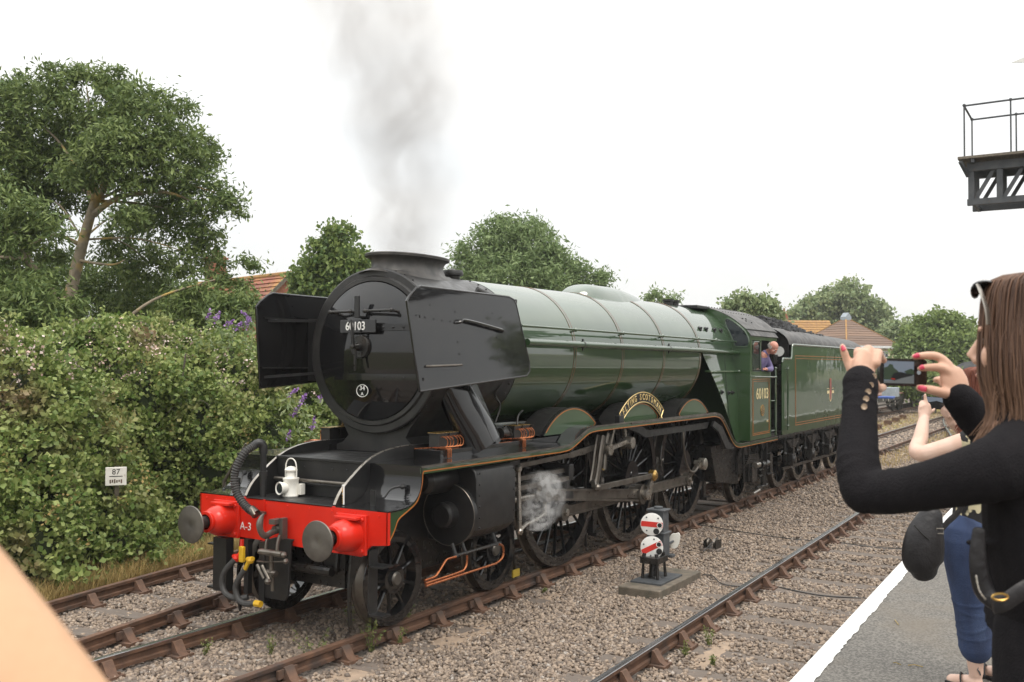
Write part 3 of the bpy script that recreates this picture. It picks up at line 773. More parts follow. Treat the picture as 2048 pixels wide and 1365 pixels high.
for k in range(len(prof) - 1):
    for j in range(4): F.append((k * 4 + j, k * 4 + (j + 1) % 4, k * 4 + 4 + (j + 1) % 4, k * 4 + 4 + j))
b.add(V, F); b.build('saddle', 'smokebox_black', loco, smooth=60)
# --- chimney (double) and fittings on the smokebox
b = MB(); V = []; F = []; n = 48
prof = [(3.66, .72, .46), (3.745, .66, .37), (3.785, .60, .315), (3.85, .565, .29), (3.91, .575, .297), (3.945, .605, .325), (3.958, .645, .365), (3.985, .65, .37), (3.995, .635, .355), (3.99, .60, .32), (3.90, .54, .26), (3.6, .52, .24)]
for (z, a, c) in prof:
    for j in range(n):
        t = 2 * math.pi * j / n; q = abs(math.cos(t)) ** .8 * math.copysign(1, math.cos(t))
        yy = c * math.sin(t); zz = z
        if z < 3.75: zz = BZ + math.sqrt(max(.935 ** 2 - yy * yy, .1)) - (.02 if z < 3.7 else -.012)
        V.append((1.97 + a * q, yy, zz))
for i in range(len(prof) - 1):
    for j in range(n): F.append((i * n + j, i * n + (j + 1) % n, (i + 1) * n + (j + 1) % n, (i + 1) * n + j))
b.add(V, F); b.build('chimney', 'soot_top', loco, smooth=40)
b = MB(); b.lathe([(3.75, .09), (3.83, .10), (3.84, .135), (3.87, .14), (3.905, .125), (3.915, .04), (3.93, .02), (3.93, 0)], (2.86, -.02, 0), 'z', 24); b.build('snifting_valve', 'smokebox_black', loco, smooth=40)
b = MB(); b.tube(smoothline([(2.55, -.60, 3.62), (2.7, -.66, 3.56), (3.1, -.66, 3.53)], 4), .04, 10); b.box(2.7, 3.2, -.78, -.62, 3.44, 3.53); b.build('ejector_cover', 'smokebox_black', loco)
# --- boiler barrel, bands, firebox
def boil_r(x): return .932 + (.995 - .932) * min(max((x - 3.0) / 5.9, 0), 1)
b = MB(); b.lathe([(3.0, .936), (3.02, .938), (9.1, .998), (9.12, .95)], (0, 0, BZ), n=96)
barrel = b.build('boiler', 'green', loco, smooth=40)
for xb in (4.44, 5.93, 7.46, 9.04):
    r = boil_r(xb) + .006
    b = MB(); b.lathe([(xb - .035, r - .004), (xb - .034, r + .003), (xb + .034, r + .003), (xb + .035, r - .004)], (0, 0, BZ), n=96); bo = b.build('boiler_band', 'green', barrel, smooth=40)
    for d in (-.03, .03):
        b = MB(); b.lathe([(xb + d - .003, r + .003), (xb + d - .002, r + .005), (xb + d + .002, r + .005), (xb + d + .003, r + .003)], (0, 0, BZ), n=96); b.build('band_lining', 'band_line', bo, smooth=40)
b = MB(); V = []; F = []
# firebox wrapper: round crown, sides splaying out downwards, front edge raked
def fb_section(x, rake):
    P = []
    for i in range(33):
        a = math.pi * i / 32
        P.append((-.99 * math.cos(a), BZ + .995 * math.sin(a)))
    sides = [(-1.03, 2.60), (-1.065, 2.30), (-1.085, 2.0), (-1.09, 1.70), (-1.09, 1.25)]
    return [(y, z) for (y, z) in sides[::-1]] + P + [(-y, z) for (y, z) in sides]
secs = []
for k, x in enumerate((9.12, 10.0, 10.86)):
    S = fb_section(x, 0)
    row = []
    for (y, z) in S:
        xx = x
        if k == 0 and z < 3.0: xx = 9.12 + (3.0 - z) * .905
        if k == 1 and z < 3.0: xx = 10.0 + (3.0 - z) * .42
        row.append((xx, y, z))
    secs.append(row)
m = len(secs[0])
for row in secs: V += row
for k in range(2):
    for j in range(m - 1): F.append((k * m + j, k * m + j + 1, (k + 1) * m + j + 1, (k + 1) * m + j))
o0 = len(V)
V += [(x + .25, y * .9, z) for (x, y, z) in secs[0]]
for j in range(m - 1): F.append((j, j + 1, o0 + j + 1, o0 + j))
b.add(V, F); fbx = b.build('firebox', 'green', loco, smooth=40)
b = MB()
for k in range(13):
    z = 2.95 - k * .105; b.ball((9.14 + (3.0 - z) * .905, -.995 - .06 * min(1, (2.9 - z)), z), .012, 6)
b.build('rivets', 'green', fbx)['kind'] = 'stuff'
b = MB(); b.tube([(10.178, -1.045, 2.955), (10.172, -1.075, 2.445), (10.287, -1.092, 1.791), (10.362, -1.094, 1.321)], .005, 6); b.build('cladding_seam', 'black_satin', fbx)
def plug(x, y, z, nrm, r=.05):
    q = Vector((0, 0, 1)).rotation_difference(Vector(nrm)).to_matrix().to_4x4()
    o = MB(); o.lathe([(0, r), (.012, r), (.014, r * .6), (.03, r * .55), (.035, 0)], (0, 0, 0), 'z', 14); o.lathe([(.012, r * .35), (.05, r * .3), (.055, 0)], (0, 0, 0), 'z', 8)
    p_ = o.build('washout_plug', 'black_satin', fbx); p_.matrix_local = T(x, y, z) @ q
for (u, x) in ((0, 9.42), (1, 9.72), (2, 10.15), (3, 10.5)):
    a = R(31); plug(x, -.995 * math.cos(a), BZ + .995 * math.sin(a), (0, -math.cos(a), math.sin(a)))
for (x, z) in ((9.93, 2.22), (10.32, 2.20), (10.52, 2.20)): plug(x, -1.073, z, (0, -1, .06), .045)
b = MB(); b.cyl((9.15, -1.14, 2.60), (10.80, -1.14, 2.60), .018, n=10)
for x in (9.3, 10.7): b.cyl((x, -1.14, 2.60), (x, -1.0, 2.60), .02, n=8); b.ball((x, -1.14, 2.60), .03, 8)
b.build('firebox_handrail', 'green', fbx)
# --- steam dome casing (long, low)
b = MB(); V = []; F = []; nx, ny = 34, 21
for i in range(nx):
    u = i / (nx - 1); x = 6.05 + 2.75 * u
    hw = .42 * (1 - max(0, (u - .38) / .62) ** 1.6) + .02 if u > .38 else .44 * math.sqrt(max(0.0, 1 - ((.38 - u) / .38) ** 3)) + .02
    hh = .165 * (1 - max(0, (u - .46) / .54) ** 1.1) * (1 - max(0, (.16 - u) / .16) ** 2.2)
    for j in range(ny):
        v = -1 + 2 * j / (ny - 1); y = hw * v
        s = 1 - abs(v) ** 4.5
        z0 = BZ + math.sqrt(boil_r(x) ** 2 - y * y)
        V.append((x, y, z0 - .012 + (hh + .012) * s))
for i in range(nx - 1):
    for j in range(ny - 1): F.append((i * ny + j, i * ny + j + 1, (i + 1) * ny + j + 1, (i + 1) * ny + j))
b.add(V, F); b.build('steam_dome', 'green', loco, smooth=60)
for x in (9.75, 10.05):
    b = MB(); b.lathe([(3.80, .085), (3.90, .085), (3.91, .11), (3.945, .11), (3.95, 0)], (x, -.1, 0), 'z', 16); b.build('safety_valve', 'black_satin', loco)
b = MB(); b.box(10.25, 10.95, -.48, .48, 3.80, 3.86); b.lathe([(3.80, .03), (3.93, .03), (3.93, .05), (3.99, .05), (4.0, 0)], (10.5, .25, 0), 'z', 10); b.build('whistle', 'black_satin', loco, bevel=.01)
# --- handrail and ejector pipe along the boiler
for s in (-1, 1):
    b = MB(); pts = [(2.9, s * 1.03, 3.185), (6.0, s * 1.035, 3.18), (10.9, s * 1.045, 3.165)]
    b.tube(pts, .017, 10)
    hr = b.build('boiler_handrail', 'green', loco)
    for x in (4.30, 5.80, 7.28, 8.85, 9.75):
        o = MB(); o.cyl((x, s * .95, 3.15), (x, s * 1.035, 3.178), .016, n=8); o.ball((x, s * 1.035, 3.179), .030, 10); o.build('handrail_knob', 'green', hr)
b = MB(); b.tube([(3.0, -1.05, 2.985), (9.0, -1.055, 2.975), (10.9, -1.075, 2.955)], [.045, .045, .038], 14); ej = b.build('ejector_pipe', 'green', loco)
for x in (4.48, 7.5):
    b = MB(); b.lathe([(x - .012, .052), (x + .012, .052)], (0, -1.05, 2.98), n=16); b.box(x - .01, x + .01, -1.06, -1.04, 2.90, 3.06); b.build('pipe_clip', 'black_satin', ej)
# --- smoke deflectors
def deflector(s):
    yb = 1.10
    P0 = [xz(t) for t in ((0.561, -1.100, 3.350), (0.610, -1.100, 3.404), (0.727, -1.100, 3.488), (0.803, -1.100, 3.515), (2.538, -1.100, 3.513), (2.641, -1.100, 3.490), (2.699, -1.100, 3.427), (2.915, -1.100, 2.736), (2.916, -1.100, 2.632), (2.834, -1.100, 2.572), (0.696, -1.100, 2.428))]
    yf = lambda z: s * (yb + .045 - .09 * max(0, (z - 2.5)) * .9)
    b = MB()
    n = len(P0)
    vs = [(x, yf(z) - .008, z) for x, z in P0] + [(x, yf(z) + .008, z) for x, z in P0]
    b.add(vs, [tuple(range(n)), tuple(range(2 * n - 1, n - 1, -1))] + [(i, (i + 1) % n, (i + 1) % n + n, i + n) for i in range(n)])
    d = b.build('smoke_deflector', 'black_gloss', loco, smooth=0)
    b = MB(); b.tube([(x, yf(z), z) for x, z in P0], .014, 8, closed=True); b.build('deflector_edge', 'black_gloss', d)
    b = MB()
    for (u, v) in ((.95, 3.33), (2.15, 3.30), (2.2, 3.15), (2.22, 3.02), (2.25, 2.88), (2.25, 2.76), (.7, 3.21), (.85, 3.195), (1.0, 3.185), (1.15, 3.175), (1.3, 3.17), (1.4, 3.28), (1.42, 2.95), (1.44, 2.82)): b.ball((u, yf(v) + s * .008, v), .012, 6)
    b.build('rivets', 'black_gloss', d)['kind'] = 'stuff'
    b = MB()
    ya = yf(3.18) + s * .05
    b.tube(smoothline([(1.40, yf(3.18), 3.16), (1.44, ya, 3.17), (1.55, ya, 3.19), (2.15, ya, 3.125), (2.30, ya, 3.10), (2.33, yf(3.1), 3.09)], 4), .018, 8)
    b.build('deflector_handrail', 'black_gloss', d)
    b = MB(); ya = yf(2.68) + s * .035
    b.tube([(.83, yf(2.68), 2.685), (.84, ya, 2.685), (1.42, ya, 2.70), (1.43, yf(2.68), 2.70)], .013, 8); b.build('deflector_handrail', 'steel_dark', d)
    b = MB()
    for x in (.75, 2.2):
        b.bar((x, yf(3.2), 3.2), (max(x, 1.42), s * .86, 3.22), .03, .03); b.bar((x, yf(2.55), 2.55), (max(x, 1.42), s * .86, 2.60), .03, .03)
    b.box(1.40, 1.46, *sorted((s * .80, yf(3.3) - s * .01)), 2.50, 3.25)
    b.box(.70, 2.6, *sorted((yf(3.25), yf(3.25) - s * .04)), 3.22, 3.235)
    b.box(.70, 2.6, *sorted((yf(2.68), yf(2.68) - s * .04)), 2.65, 2.665)
    b.build('deflector_bracket', 'black_satin', d, smooth=0)
deflector(-1); deflector(1)
# --- outside steam pipe casings
for s in (-1, 1):
    b = MB()
    b.tube([(1.80, s * .70, 2.62), (1.95, s * .80, 2.25), (2.10, s * .89, 1.95), (2.17, s * .93, 1.775)], [(.26, .14), (.28, .16), (.295, .18), (.31, .19)], 28, up=(1, 0, .4))
    b.build('steam_pipe', 'black_gloss', loco, smooth=50)
    b = MB(); b.bar((2.06, s * .88, 2.48), (2.47, s * .97, 1.778), .03, .11, up=(1, 0, 0)); b.build('pipe_cover_edge', 'black_gloss', loco, smooth=0)
# --- lubricators with copper pipes
def lubricator(x, s):
    b = MB(); y = s * .80
    for dx in (0, .20): b.box(x + dx, x + dx + .16, y - .07, y + .07, 1.775, 1.93); b.box(x + dx - .01, x + dx + .17, y - .08, y + .08, 1.93, 1.945)
    l = b.build('lubricator', 'smokebox_black', loco, smooth=0, bevel=.004)
    b = MB()
    for dx in (0, .20): b.box(x + dx - .012, x + dx + .172, y - .082, y + .082, 1.945, 1.95)
    b.build('lubricator_lid', 'brass', l, smooth=0)
    b = MB()
    for k in range(6):
        xx = x + .04 + .055 * k + (.03 if k > 2 else 0)
        b.tube(smoothline([(xx, y - s * -.07, 1.90), (xx, y + s * .11, 1.905), (xx + .03, y + s * .135, 1.86), (xx + .02, y + s * .13, 1.80), (xx - .04, y + s * .10, 1.785)], 4), .007, 6)
    for k in (0, 1, 2):
        b.tube(smoothline([(x - .05 + .03 * k, y + s * .05, 1.785), (x - .05 + .03 * k, y + s * .21, 1.79), (x - .05 + .03 * k, y + s * .225, 1.74), (x - .05 + .03 * k, y + s * .225, 1.69)], 4), .008, 6)
    b.tube([(x - .35, y, 1.80), (x + .3, y + s * .12, 1.785)], .007, 6)
    b.build('oil_pipe', 'copper', l)
for s in (-1, 1):
    lubricator(1.42, s)
    lubricator(3.0, s)
b = MB()
for k in range(14):
    x = 2.75 + .11 * k; b.lathe([(1.775, .02), (1.80 + .05 * (k % 3), .02), (1.81 + .05 * (k % 3), .03), (1.83 + .05 * (k % 3), .03), (1.83 + .05 * (k % 3), 0)], (x, -.74 - .06 * (k % 2), 0), 'z', 8)
b.tube(smoothline([(3.1, -.85, 1.95), (3.2, -.8, 2.06), (3.4, -.75, 2.12)], 4), .012, 6); b.tube(smoothline([(2.7, -.9, 1.9), (2.8, -.9, 1.96), (2.86, -.93, 1.8)], 4), .008, 6)
b.cyl((2.80, -.78, 1.86), (3.0, -.78, 1.86), .07, n=12)
b.tube(smoothline([(2.55, -.75, 2.62), (2.72, -.85, 2.5), (2.66, -.8, 2.35), (2.78, -.8, 2.2), (2.7, -.78, 2.0)], 4), .012, 6)
b.tube(smoothline([(2.5, -.85, 2.66), (2.75, -.95, 2.62), (2.95, -.98, 2.55)], 4), .016, 6); b.ball((2.78, -.96, 2.6), .035, 8)
b.build('oil_fittings', 'black_oily', loco)
# --- cylinders
for s in (-1, 1):
    b = MB()
    sec = [(-.66, 1.60), (-1.10, 1.60), (-1.24, 1.585), (-1.295, 1.54), (-1.318, 1.46), (-1.322, 1.20), (-1.318, 1.0), (-1.29, .90), (-1.22, .83), (-1.10, .77), (-.95, .745), (-.66, .76)]
    sec = [(y * (1 if s < 0 else -1), z) for y, z in sec]
    b.prism(sec, 1.50, 2.30, 'x')
    c_ = b.build('cylinder', 'black_satin', loco, smooth=25, bevel=.012)
    b = MB(); b.lathe([(1.50, .335), (1.43, .335), (1.425, .31), (1.425, .0)], (0, s * 1.0, 1.07), n=40)
    b.lathe([(1.43, .14), (1.30, .14), (1.28, .11), (1.28, 0)], (0, s * 1.0, 1.07), n=24)
    b.lathe([(1.50, .155), (1.05, .15), (1.0, .11), (.99, 0)], (0, s * .93, 1.46), n=24); b.box(1.02, 1.5, *sorted((s * .86, s * 1.0)), 1.40, 1.53)
    b.build('cylinder_cover', 'black_satin', c_, smooth=30)
    b = MB(); b.lathe([(1.424, .335), (1.418, .340), (1.424, .345)], (0, s * 1.0, 1.07), n=40); b.build('cover_rim', 'steel_dark', c_)
    b = MB()
    for (x, zs) in ((1.55, (1.52, 1.40, 1.28, 1.16, 1.04, .93)), (2.26, (1.52, 1.28, 1.04, .93))):
        for z in zs: b.ball((x, s * 1.322, z), .014, 6)
    b.build('bolts', 'black_satin', c_)['kind'] = 'stuff'
    b = MB(); b.lathe([(2.30, .15), (2.42, .14), (2.44, .10), (2.47, .1), (2.47, 0)], (0, s * .93, 1.46), n=20); b.lathe([(2.30, .28), (2.35, .28), (2.37, .12), (2.45, .10)], (0, s * 1.0, 1.07), n=24)
    b.box(2.44, 2.85, *sorted((s * .90, s * 1.05)), 1.40, 1.55)
    b.build('rear_cover', 'black_oily', c_, smooth=30)
    # drain cocks and copper pipes
    b = MB(); b.cyl((1.25, s * 1.18, .66), (2.2, s * 1.18, .66), .018, n=8)
    for x in (1.32, 1.5, 2.12): b.cyl((x, s * 1.18, .64), (x, s * 1.12, .78), .022, n=8)
    b.build('drain_cocks', 'black_oily', c_)
    ya = s * 1.2
    b = MB()
    for pts in (((.728, .505), (.90, .512), (.96, .54), (1.09, .64), (1.14, .655), (1.28, .655)), ((.74, .472), (1.32, .478), (1.45, .50), (1.49, .56), (1.49, .635)), ((.751, .443), (1.9, .446), (2.08, .45), (2.20, .485), (2.235, .54), (2.22, .62), (2.14, .655))):
        b.tube([(x, ya, z) for x, z in smoothline(pts, 4)], .0135, 10)
    b.build('drain_pipe', 'copper', c_)
# --- wheels
def wheel_mesh(r, nsp, hub, rimw, sp, mname, bal=None, web=False):
    b = MB()
    b.lathe([(-.065, r - rimw), (-.065, r - .055), (.065, r - .055), (.065, r - rimw), (-.065, r - rimw)], (0, 0, 0), 'y', 64)
    b.lathe([(-.10, .0), (-.10, hub * .45), (-.075, hub * .5), (-.075, hub), (.08, hub), (.08, 0)], (0, 0, 0), 'y', 32)
    for i in range(nsp):
        a = 2 * math.pi * (i + .5) / nsp
        M = rot(-a, 'Y')
        b.tube([M @ Vector((hub * .9, 0, 0)), M @ Vector((hub + .10, -.005, 0)), M @ Vector((r - rimw - .03, 0, 0)), M @ Vector((r - rimw + .01, 0, 0))], [(sp * 1.0, sp * .72), (sp * .85, sp * .6), (sp * .75, sp * .5), (sp * 1.1, sp * .75)], 8, up=(0, 1, 0))
    if bal:
        a0, a1, rin = bal
        P = [( (r - .06) * math.cos(a0 + (a1 - a0) * i / 14), (r - .06) * math.sin(a0 + (a1 - a0) * i / 14)) for i in range(15)]
        b.prism(P, -.05, .05)
    w = b.mesh(mname, 'black_gloss', 35)
    t = MB(); t.lathe([(-.065, r - .056), (-.068, r - .006), (-.06, r), (.045, r + .004), (.058, r + .030), (.068, r + .028), (.07, r - .056)], (0, 0, 0), 'y', 64)
    tm = t.mesh(mname + '_tyre', ['black_gloss', 'steel_dark'], 30)
    tm.polygons.foreach_set('material_index', [1 if (i // 64) in (2, 3) else 0 for i in range(len(tm.polygons))])
    return w, tm
CW, CT = wheel_mesh(1.016, 20, .19, .125, .030, 'driving_wheel', bal=(R(25), R(80), .6))
BW, BT = wheel_mesh(.483, 10, .155, .105, .034, 'bogie_wheel')
TW, TT = wheel_mesh(.559, 10, .15, .11, .034, 'trailing_wheel')
def put_wheel(me, ty, name, x, r, parent, y=.755, ang=0.0):
    for s in (-1, 1):
        M = T(x, s * y, r) @ (rot(math.pi, 'Z') if s > 0 else Matrix()) @ rot(ang * (1 if s < 0 else -1), 'Y')
        w = inst(me, name, parent, M); inst(ty, 'tyre', w)
        if s < 0:
            o = MB(); o.lathe([(-.12, 0), (-.12, .06), (-.10, .075), (-.098, .075)], (0, 0, 0), 'y', 20); o.build('axle_end', 'buffer_face' if r < .6 else 'black_gloss', w)
    b = MB(); b.cyl((x, -.70, r), (x, .70, r), .10, n=16); b.build('axle', 'black_oily', parent)
CA = math.atan2(-.26, -.205)
PIN = (.33 * math.cos(CA), .33 * math.sin(CA))
for i, x in enumerate(AX_C):
    put_wheel(CW, CT, 'driving_wheel', x, 1.016, loco, ang=-R(5))
    for s in (-1, 1):
        b = MB()                                                # crank boss between hub and pin
        px_, pz_ = (PIN if s < 0 else (-PIN[1], PIN[0]))
        n = 24; L = math.hypot(px_, pz_); ux, uz = px_ / L, pz_ / L
        P = []
        for k in range(n):
            a = 2 * math.pi * k / n; dx, dz = math.cos(a), math.sin(a)
            base = (0, 0, .215) if dx * ux + dz * uz < 0.15 else (px_, pz_, .15)
            P.append((x + base[0] + base[2] * dx, 1.016 + base[1] + base[2] * dz))
        b.prism(P, *sorted((s * .82, s * .865)))
        b.build('crank_boss', 'black_gloss', loco, smooth=30)
for x in AX_B: put_wheel(BW, BT, 'bogie_wheel', x, .483, loco)
put_wheel(TW, TT, 'trailing_wheel', AX_T, .559, loco)
# guard plate and footsteps ahead of the leading wheel
for s in (-1, 1):
    b = MB()
    b.prism([(.03, .90), (.03, .26), (.16, .25), (.16, .90)], *sorted((s * 1.04, s * 1.055)))
    b.box(.03, .16, *sorted((s * 1.04, s * 1.22)), .27, .29); b.box(.03, .20, *sorted((s * 1.04, s * 1.22)), .74, .755)
    b.build('footstep', 'black_satin', loco, smooth=0)
for s in (-1, 1):
    b = MB()
    b.prism([(.10, .95), (.05, .5), (.06, .16), (.09, .06), (.11, .12), (.08, .5), (.28, .8), (.6, .95)], *sorted((s * .76, s * .785)))
    b.build('guard_iron', 'black_oily', loco, smooth=0)
b = MB()
for s in (-1, 1): b.prism([(.15, .62), (.2, .95), (3.1, .95), (3.1, .62), (2.8, .55), (2.4, .40), (1.0, .40), (.5, .55)], *sorted((s * .50, s * .53)))
b.box(.25, 3.0, -.5, .5, .50, .62); b.box(.2, .30, -.6, .6, .45, .95)
b.cyl((.12, -.5, .62), (.12, .5, .62), .05, n=10)
b.build('bogie_frame', 'black_oily', loco, smooth=0)
# --- main frames, stretchers, ashpan (dark bulk between the wheels)
b = MB()
for s in (-1, 1):
    b.prism([(3.2, 1.86), (9.3, 1.86), (10.4, 1.25), (12.6, 1.22), (12.6, .62), (10.2, .62), (9.4, .58), (3.0, .58), (2.9, 1.2)], *sorted((s * .60, s * .63)))
b.box(3.0, 9.5, -.58, .58, .60, .95); b.box(3.0, 9.5, -.58, .58, 1.45, 1.86); b.box(3.4, 3.9, -.58, .58, .95, 1.45)
b.build('main_frame', 'black_oily', loco, smooth=0)
b = MB(); b.prism([(9.55, 1.25), (9.85, .58), (11.05, .42), (11.15, 1.24)], -1.0, 1.0); b.build('ashpan', 'black_oily', loco, smooth=0, bevel=.01)
b = MB(); b.prism([(9.0, 1.74), (9.4, 1.62), (9.75, 1.33), (10.0, 1.24), (10.0, 1.18), (9.6, 1.22), (9.2, 1.55), (8.9, 1.66)], -1.28, -1.24)
b.prism([(5.55, 1.80), (6.0, 1.70), (6.25, 1.62), (8.85, 1.62), (8.95, 1.72), (6.3, 1.72), (6.1, 1.80)], -1.20, -1.15)
b.build('wheel_guard_angle', 'black_satin', loco, smooth=0)
# --- splashers
def splasher(x, r, y0, y1, mname='splasher'):
    b = MB(); P = []
    z0 = 1.80
    a0 = math.asin((z0 - 1.016) / r)
    for i in range(31):
        a = a0 + (math.pi - 2 * a0) * i / 30; P.append((x + r * math.cos(a), 1.016 + r * math.sin(a)))
    b.prism(P, *sorted((y0, y1)))
    sp_ = b.build(mname, 'black_satin', loco, smooth=30)
    b = MB(); b.prism(P, *sorted((y0, y0 + math.copysign(.004, y0)))); b.build('splasher_face', 'green_flat', sp_, smooth=0)
    y0 += math.copysign(.004, y0)
    b = MB()
    for k, (rr, mt) in enumerate(((r - .016, 'orange_line'),)):
        for i in range(30):
            a = a0 + .06 + (math.pi - 2 * a0 - .12) * i / 30; a2 = a0 + .06 + (math.pi - 2 * a0 - .12) * (i + 1) / 30
            ys = y0 + (-.002 if y0 < 0 else .002)
            b.bar((x + rr * math.cos(a), ys, 1.016 + rr * math.sin(a)), (x + rr * math.cos(a2), ys, 1.016 + rr * math.sin(a2)), .004, .012, up=(math.cos(a), 0, math.sin(a)))
    b.build('lining', 'orange_line', sp_, smooth=0)
    b = MB()
    for i in range(30):
        a = a0 + (math.pi - 2 * a0) * i / 30; a2 = a0 + (math.pi - 2 * a0) * (i + 1) / 30
        yc = y0 + (.02 if y0 < 0 else -.02)
        b.bar((x + (r + .004) * math.cos(a), yc, 1.016 + (r + .004) * math.sin(a)), (x + (r + .004) * math.cos(a2), yc, 1.016 + (r + .004) * math.sin(a2)), .05, .010, up=(math.cos(a), 0, math.sin(a)))
    b.build('splasher_edge', 'black_gloss', sp_, smooth=0)
    return sp_
for x in AX_C:
    sp_ = splasher(x, 1.115, -1.0, -.62); splasher(x, 1.115, 1.0, .62)
    if x == AX_C[1]: nsp_ = sp_
b = MB(); P = []
A0, A1 = R(50), R(130)
cx_ = AX_C[1] + .0
for i in range(31):
    a = A0 + (A1 - A0) * i / 30; P.append((cx_ + 1.275 * math.cos(a), 1.016 + 1.275 * math.sin(a)))
for i in range(31):
    a = A1 - (A1 - A0) * i / 30; P.append((cx_ + 1.125 * math.cos(a), 1.016 + 1.125 * math.sin(a)))
b.prism(P, -1.03, -1.012); plate = b.build('nameplate', 'black_gloss', nsp_, smooth=0)
b = MB(); b.tube([(x, -1.032, z) for x, z in P], .008, 6, closed=True); b.build('plate_rim', 'brass_letter', plate)
word = 'FLYING SCOTSMAN'; WID = {'I': .5, ' ': .7, 'M': 1.15, 'L': .85, 'F': .85}
tot = sum(WID.get(c, 1.0) for c in word); a = A1 - R(3.5); da = (A1 - A0 - R(7)) / tot
for c in word:
    w = WID.get(c, 1.0) * da; am = a - w / 2; a -= w
    if c == ' ': continue
    M = T(cx_ + 1.20 * math.cos(am), -1.033, 1.016 + 1.20 * math.sin(am)) @ rot(math.pi / 2 - am, 'Y') @ rot(R(90), 'X')
    text('letter', c, .135, M, 'brass_letter', plate, sx=.80, ext=.003, bold=.0022)
b = MB(); b.box(5.62, 5.78, -1.06, -.98, 1.89, 1.965); b.build('oil_box', 'black_satin', loco, bevel=.004)
# --- motion (near side and far side)
def rod(b, a, c, w, h, y, flute=True):
    b.bar((a[0], y, a[1]), (c[0], y, c[1]), w, h)
    if flute:
        for k in (-1, 1): pass
for s in (-1, 1):
    pn = PIN if s < 0 else (-PIN[1], PIN[0])
    pins = [(x + pn[0], 1.016 + pn[1]) for x in AX_C]
    b = MB(); y = s * .965
    for i in (0, 1):
        (xa, za), (xb, zb) = pins[i], pins[i + 1]
        d = Vector((xb - xa, 0, zb - za)); n_ = Vector((-d.z, 0, d.x)).normalized()
        for o_, hh in ((.058, .026), (-.058, .026)): b.bar(Vector((xa, y, za)) + n_ * o_, Vector((xb, y, zb)) + n_ * o_, .06, hh, up=tuple(n_))
        b.bar((xa, y, za), (xb, y, zb), .03, .10, up=tuple(n_))
    for (x, z) in pins: b.lathe([(y - .045, 0), (y - .045, .115), (y + .045, .115), (y + .045, 0)], (x, 0, z), 'y', 24)
    cr = b.build('coupling_rod', 'steel_dark', loco, smooth=30)
    b = MB()
    for (x, z) in pins: b.lathe([(y - s * -.045, .05), (y + s * .075, .05), (y + s * .08, .03), (y + s * .08, 0)], (x, 0, z), 'y', 12)
    b.build('crank_pin', 'steel', cr, smooth=30)
    y = s * 1.09; xh, zh = 3.42, 1.07
    b = MB(); (xb, zb) = pins[1]
    d = Vector((xb - xh, 0, zb - zh)); n_ = Vector((-d.z, 0, d.x)).normalized()
    V = []
    for o_ in (1, -1):
        b.bar(Vector((xh, y, zh)) + n_ * o_ * .058, Vector((xb - .12, y, zb)) + n_ * o_ * .078, .07, .028, up=tuple(n_))
    b.bar((xh, y, zh), (xb, y, zb), .035, .12, up=tuple(n_))
    b.lathe([(y - .055, 0), (y - .055, .15), (y + .055, .15), (y + .055, 0)], (xb, 0, zb), 'y', 24); b.lathe([(y - .05, 0), (y - .05, .10), (y + .05, .10), (y + .05, 0)], (xh, 0, zh), 'y', 20)
    b.build('connecting_rod', 'steel_dark', loco, smooth=30)
    # slide bars, crosshead, piston rod
    b = MB()
    for (z, yy) in ((1.32, 1.0), (1.22, .93), (1.22, 1.07)): b.box(2.35, 4.05, s * yy - .045, s * yy + .045, z - .028, z + .028)
    b.build('slide_bar', 'steel_dark', loco, smooth=0, bevel=.003)
    b = MB(); b.prism([(3.22, 1.00), (3.62, 1.00), (3.60, 1.12), (3.56, 1.30), (3.28, 1.30), (3.24, 1.12)], *sorted((s * .94, s * 1.06))); b.box(3.2, 3.66, *sorted((s * .90, s * 1.12)), 1.235, 1.30)
    b.build('crosshead', 'steel_dark', loco, smooth=0, bevel=.006)
    b = MB(); b.cyl((2.4, s * 1.0, 1.07), (3.3, s * 1.0, 1.07), .042, n=16); b.build('piston_rod', 'steel', loco)
    b = MB(); b.box(3.98, 4.10, *sorted((s * .62, s * 1.12)), 1.10, 1.40); b.box(3.9, 4.1, *sorted((s * .9, s * 1.12)), .94, 1.20); b.build('motion_bracket', 'black_satin', loco, smooth=0, bevel=.01)
    # combination lever and union link
    b = MB(); b.bar((2.62, s * 1.16, 1.47), (2.66, s * 1.16, .72), .03, .055, up=(1, 0, 0)); b.ball((2.62, s * 1.16, 1.47), .05, 10); b.ball((2.66, s * 1.16, .72), .045, 10)
    b.build('combination_lever', 'steel', loco, smooth=30)
    b = MB(); b.tube(smoothline([(2.66, s * 1.16, .72), (2.8, s * 1.15, .78), (3.1, s * 1.12, .80), (3.34, s * 1.1, .84)], 4), .026, 8); b.bar((3.4, s * 1.08, 1.0), (3.36, s * 1.1, .82), .03, .06, up=(1, 0, 0)); b.build('union_link', 'steel', loco)
    b = MB(); b.bar((2.45, s * 1.02, 1.47), (4.55, s * 1.05, 1.52), .045, .06); b.bar((4.1, s * 1.05, 1.51), (5.3, s * 1.05, 1.60), .04, .08); b.build('radius_rod', 'steel_dark', loco, smooth=0, bevel=.004)
    # expansion link, hangers and reversing arm
    b = MB()
    lk = [(4.92, 1.72), (4.84, 1.5), (4.78, 1.28), (4.70, 1.08)]
    for dy in (.03, -.05): b.tube([(x, s * (1.12 + dy), z) for x, z in smoothline(lk, 4)], [(.022, .055)] * 13, 8, up=(0, 1, 0))
    b.tube([(x + .13, s * 1.14, z) for x, z in smoothline([(4.95, 1.75), (4.88, 1.5), (4.84, 1.25)], 4)], [(.02, .035)] * 9, 8, up=(0, 1, 0))
    b.bar((4.70, s * 1.12, 1.12), (4.66, s * 1.16, 1.03), .06, .10, up=(1, 0, 0)); b.ball((4.66, s * 1.18, 1.03), .055, 10)
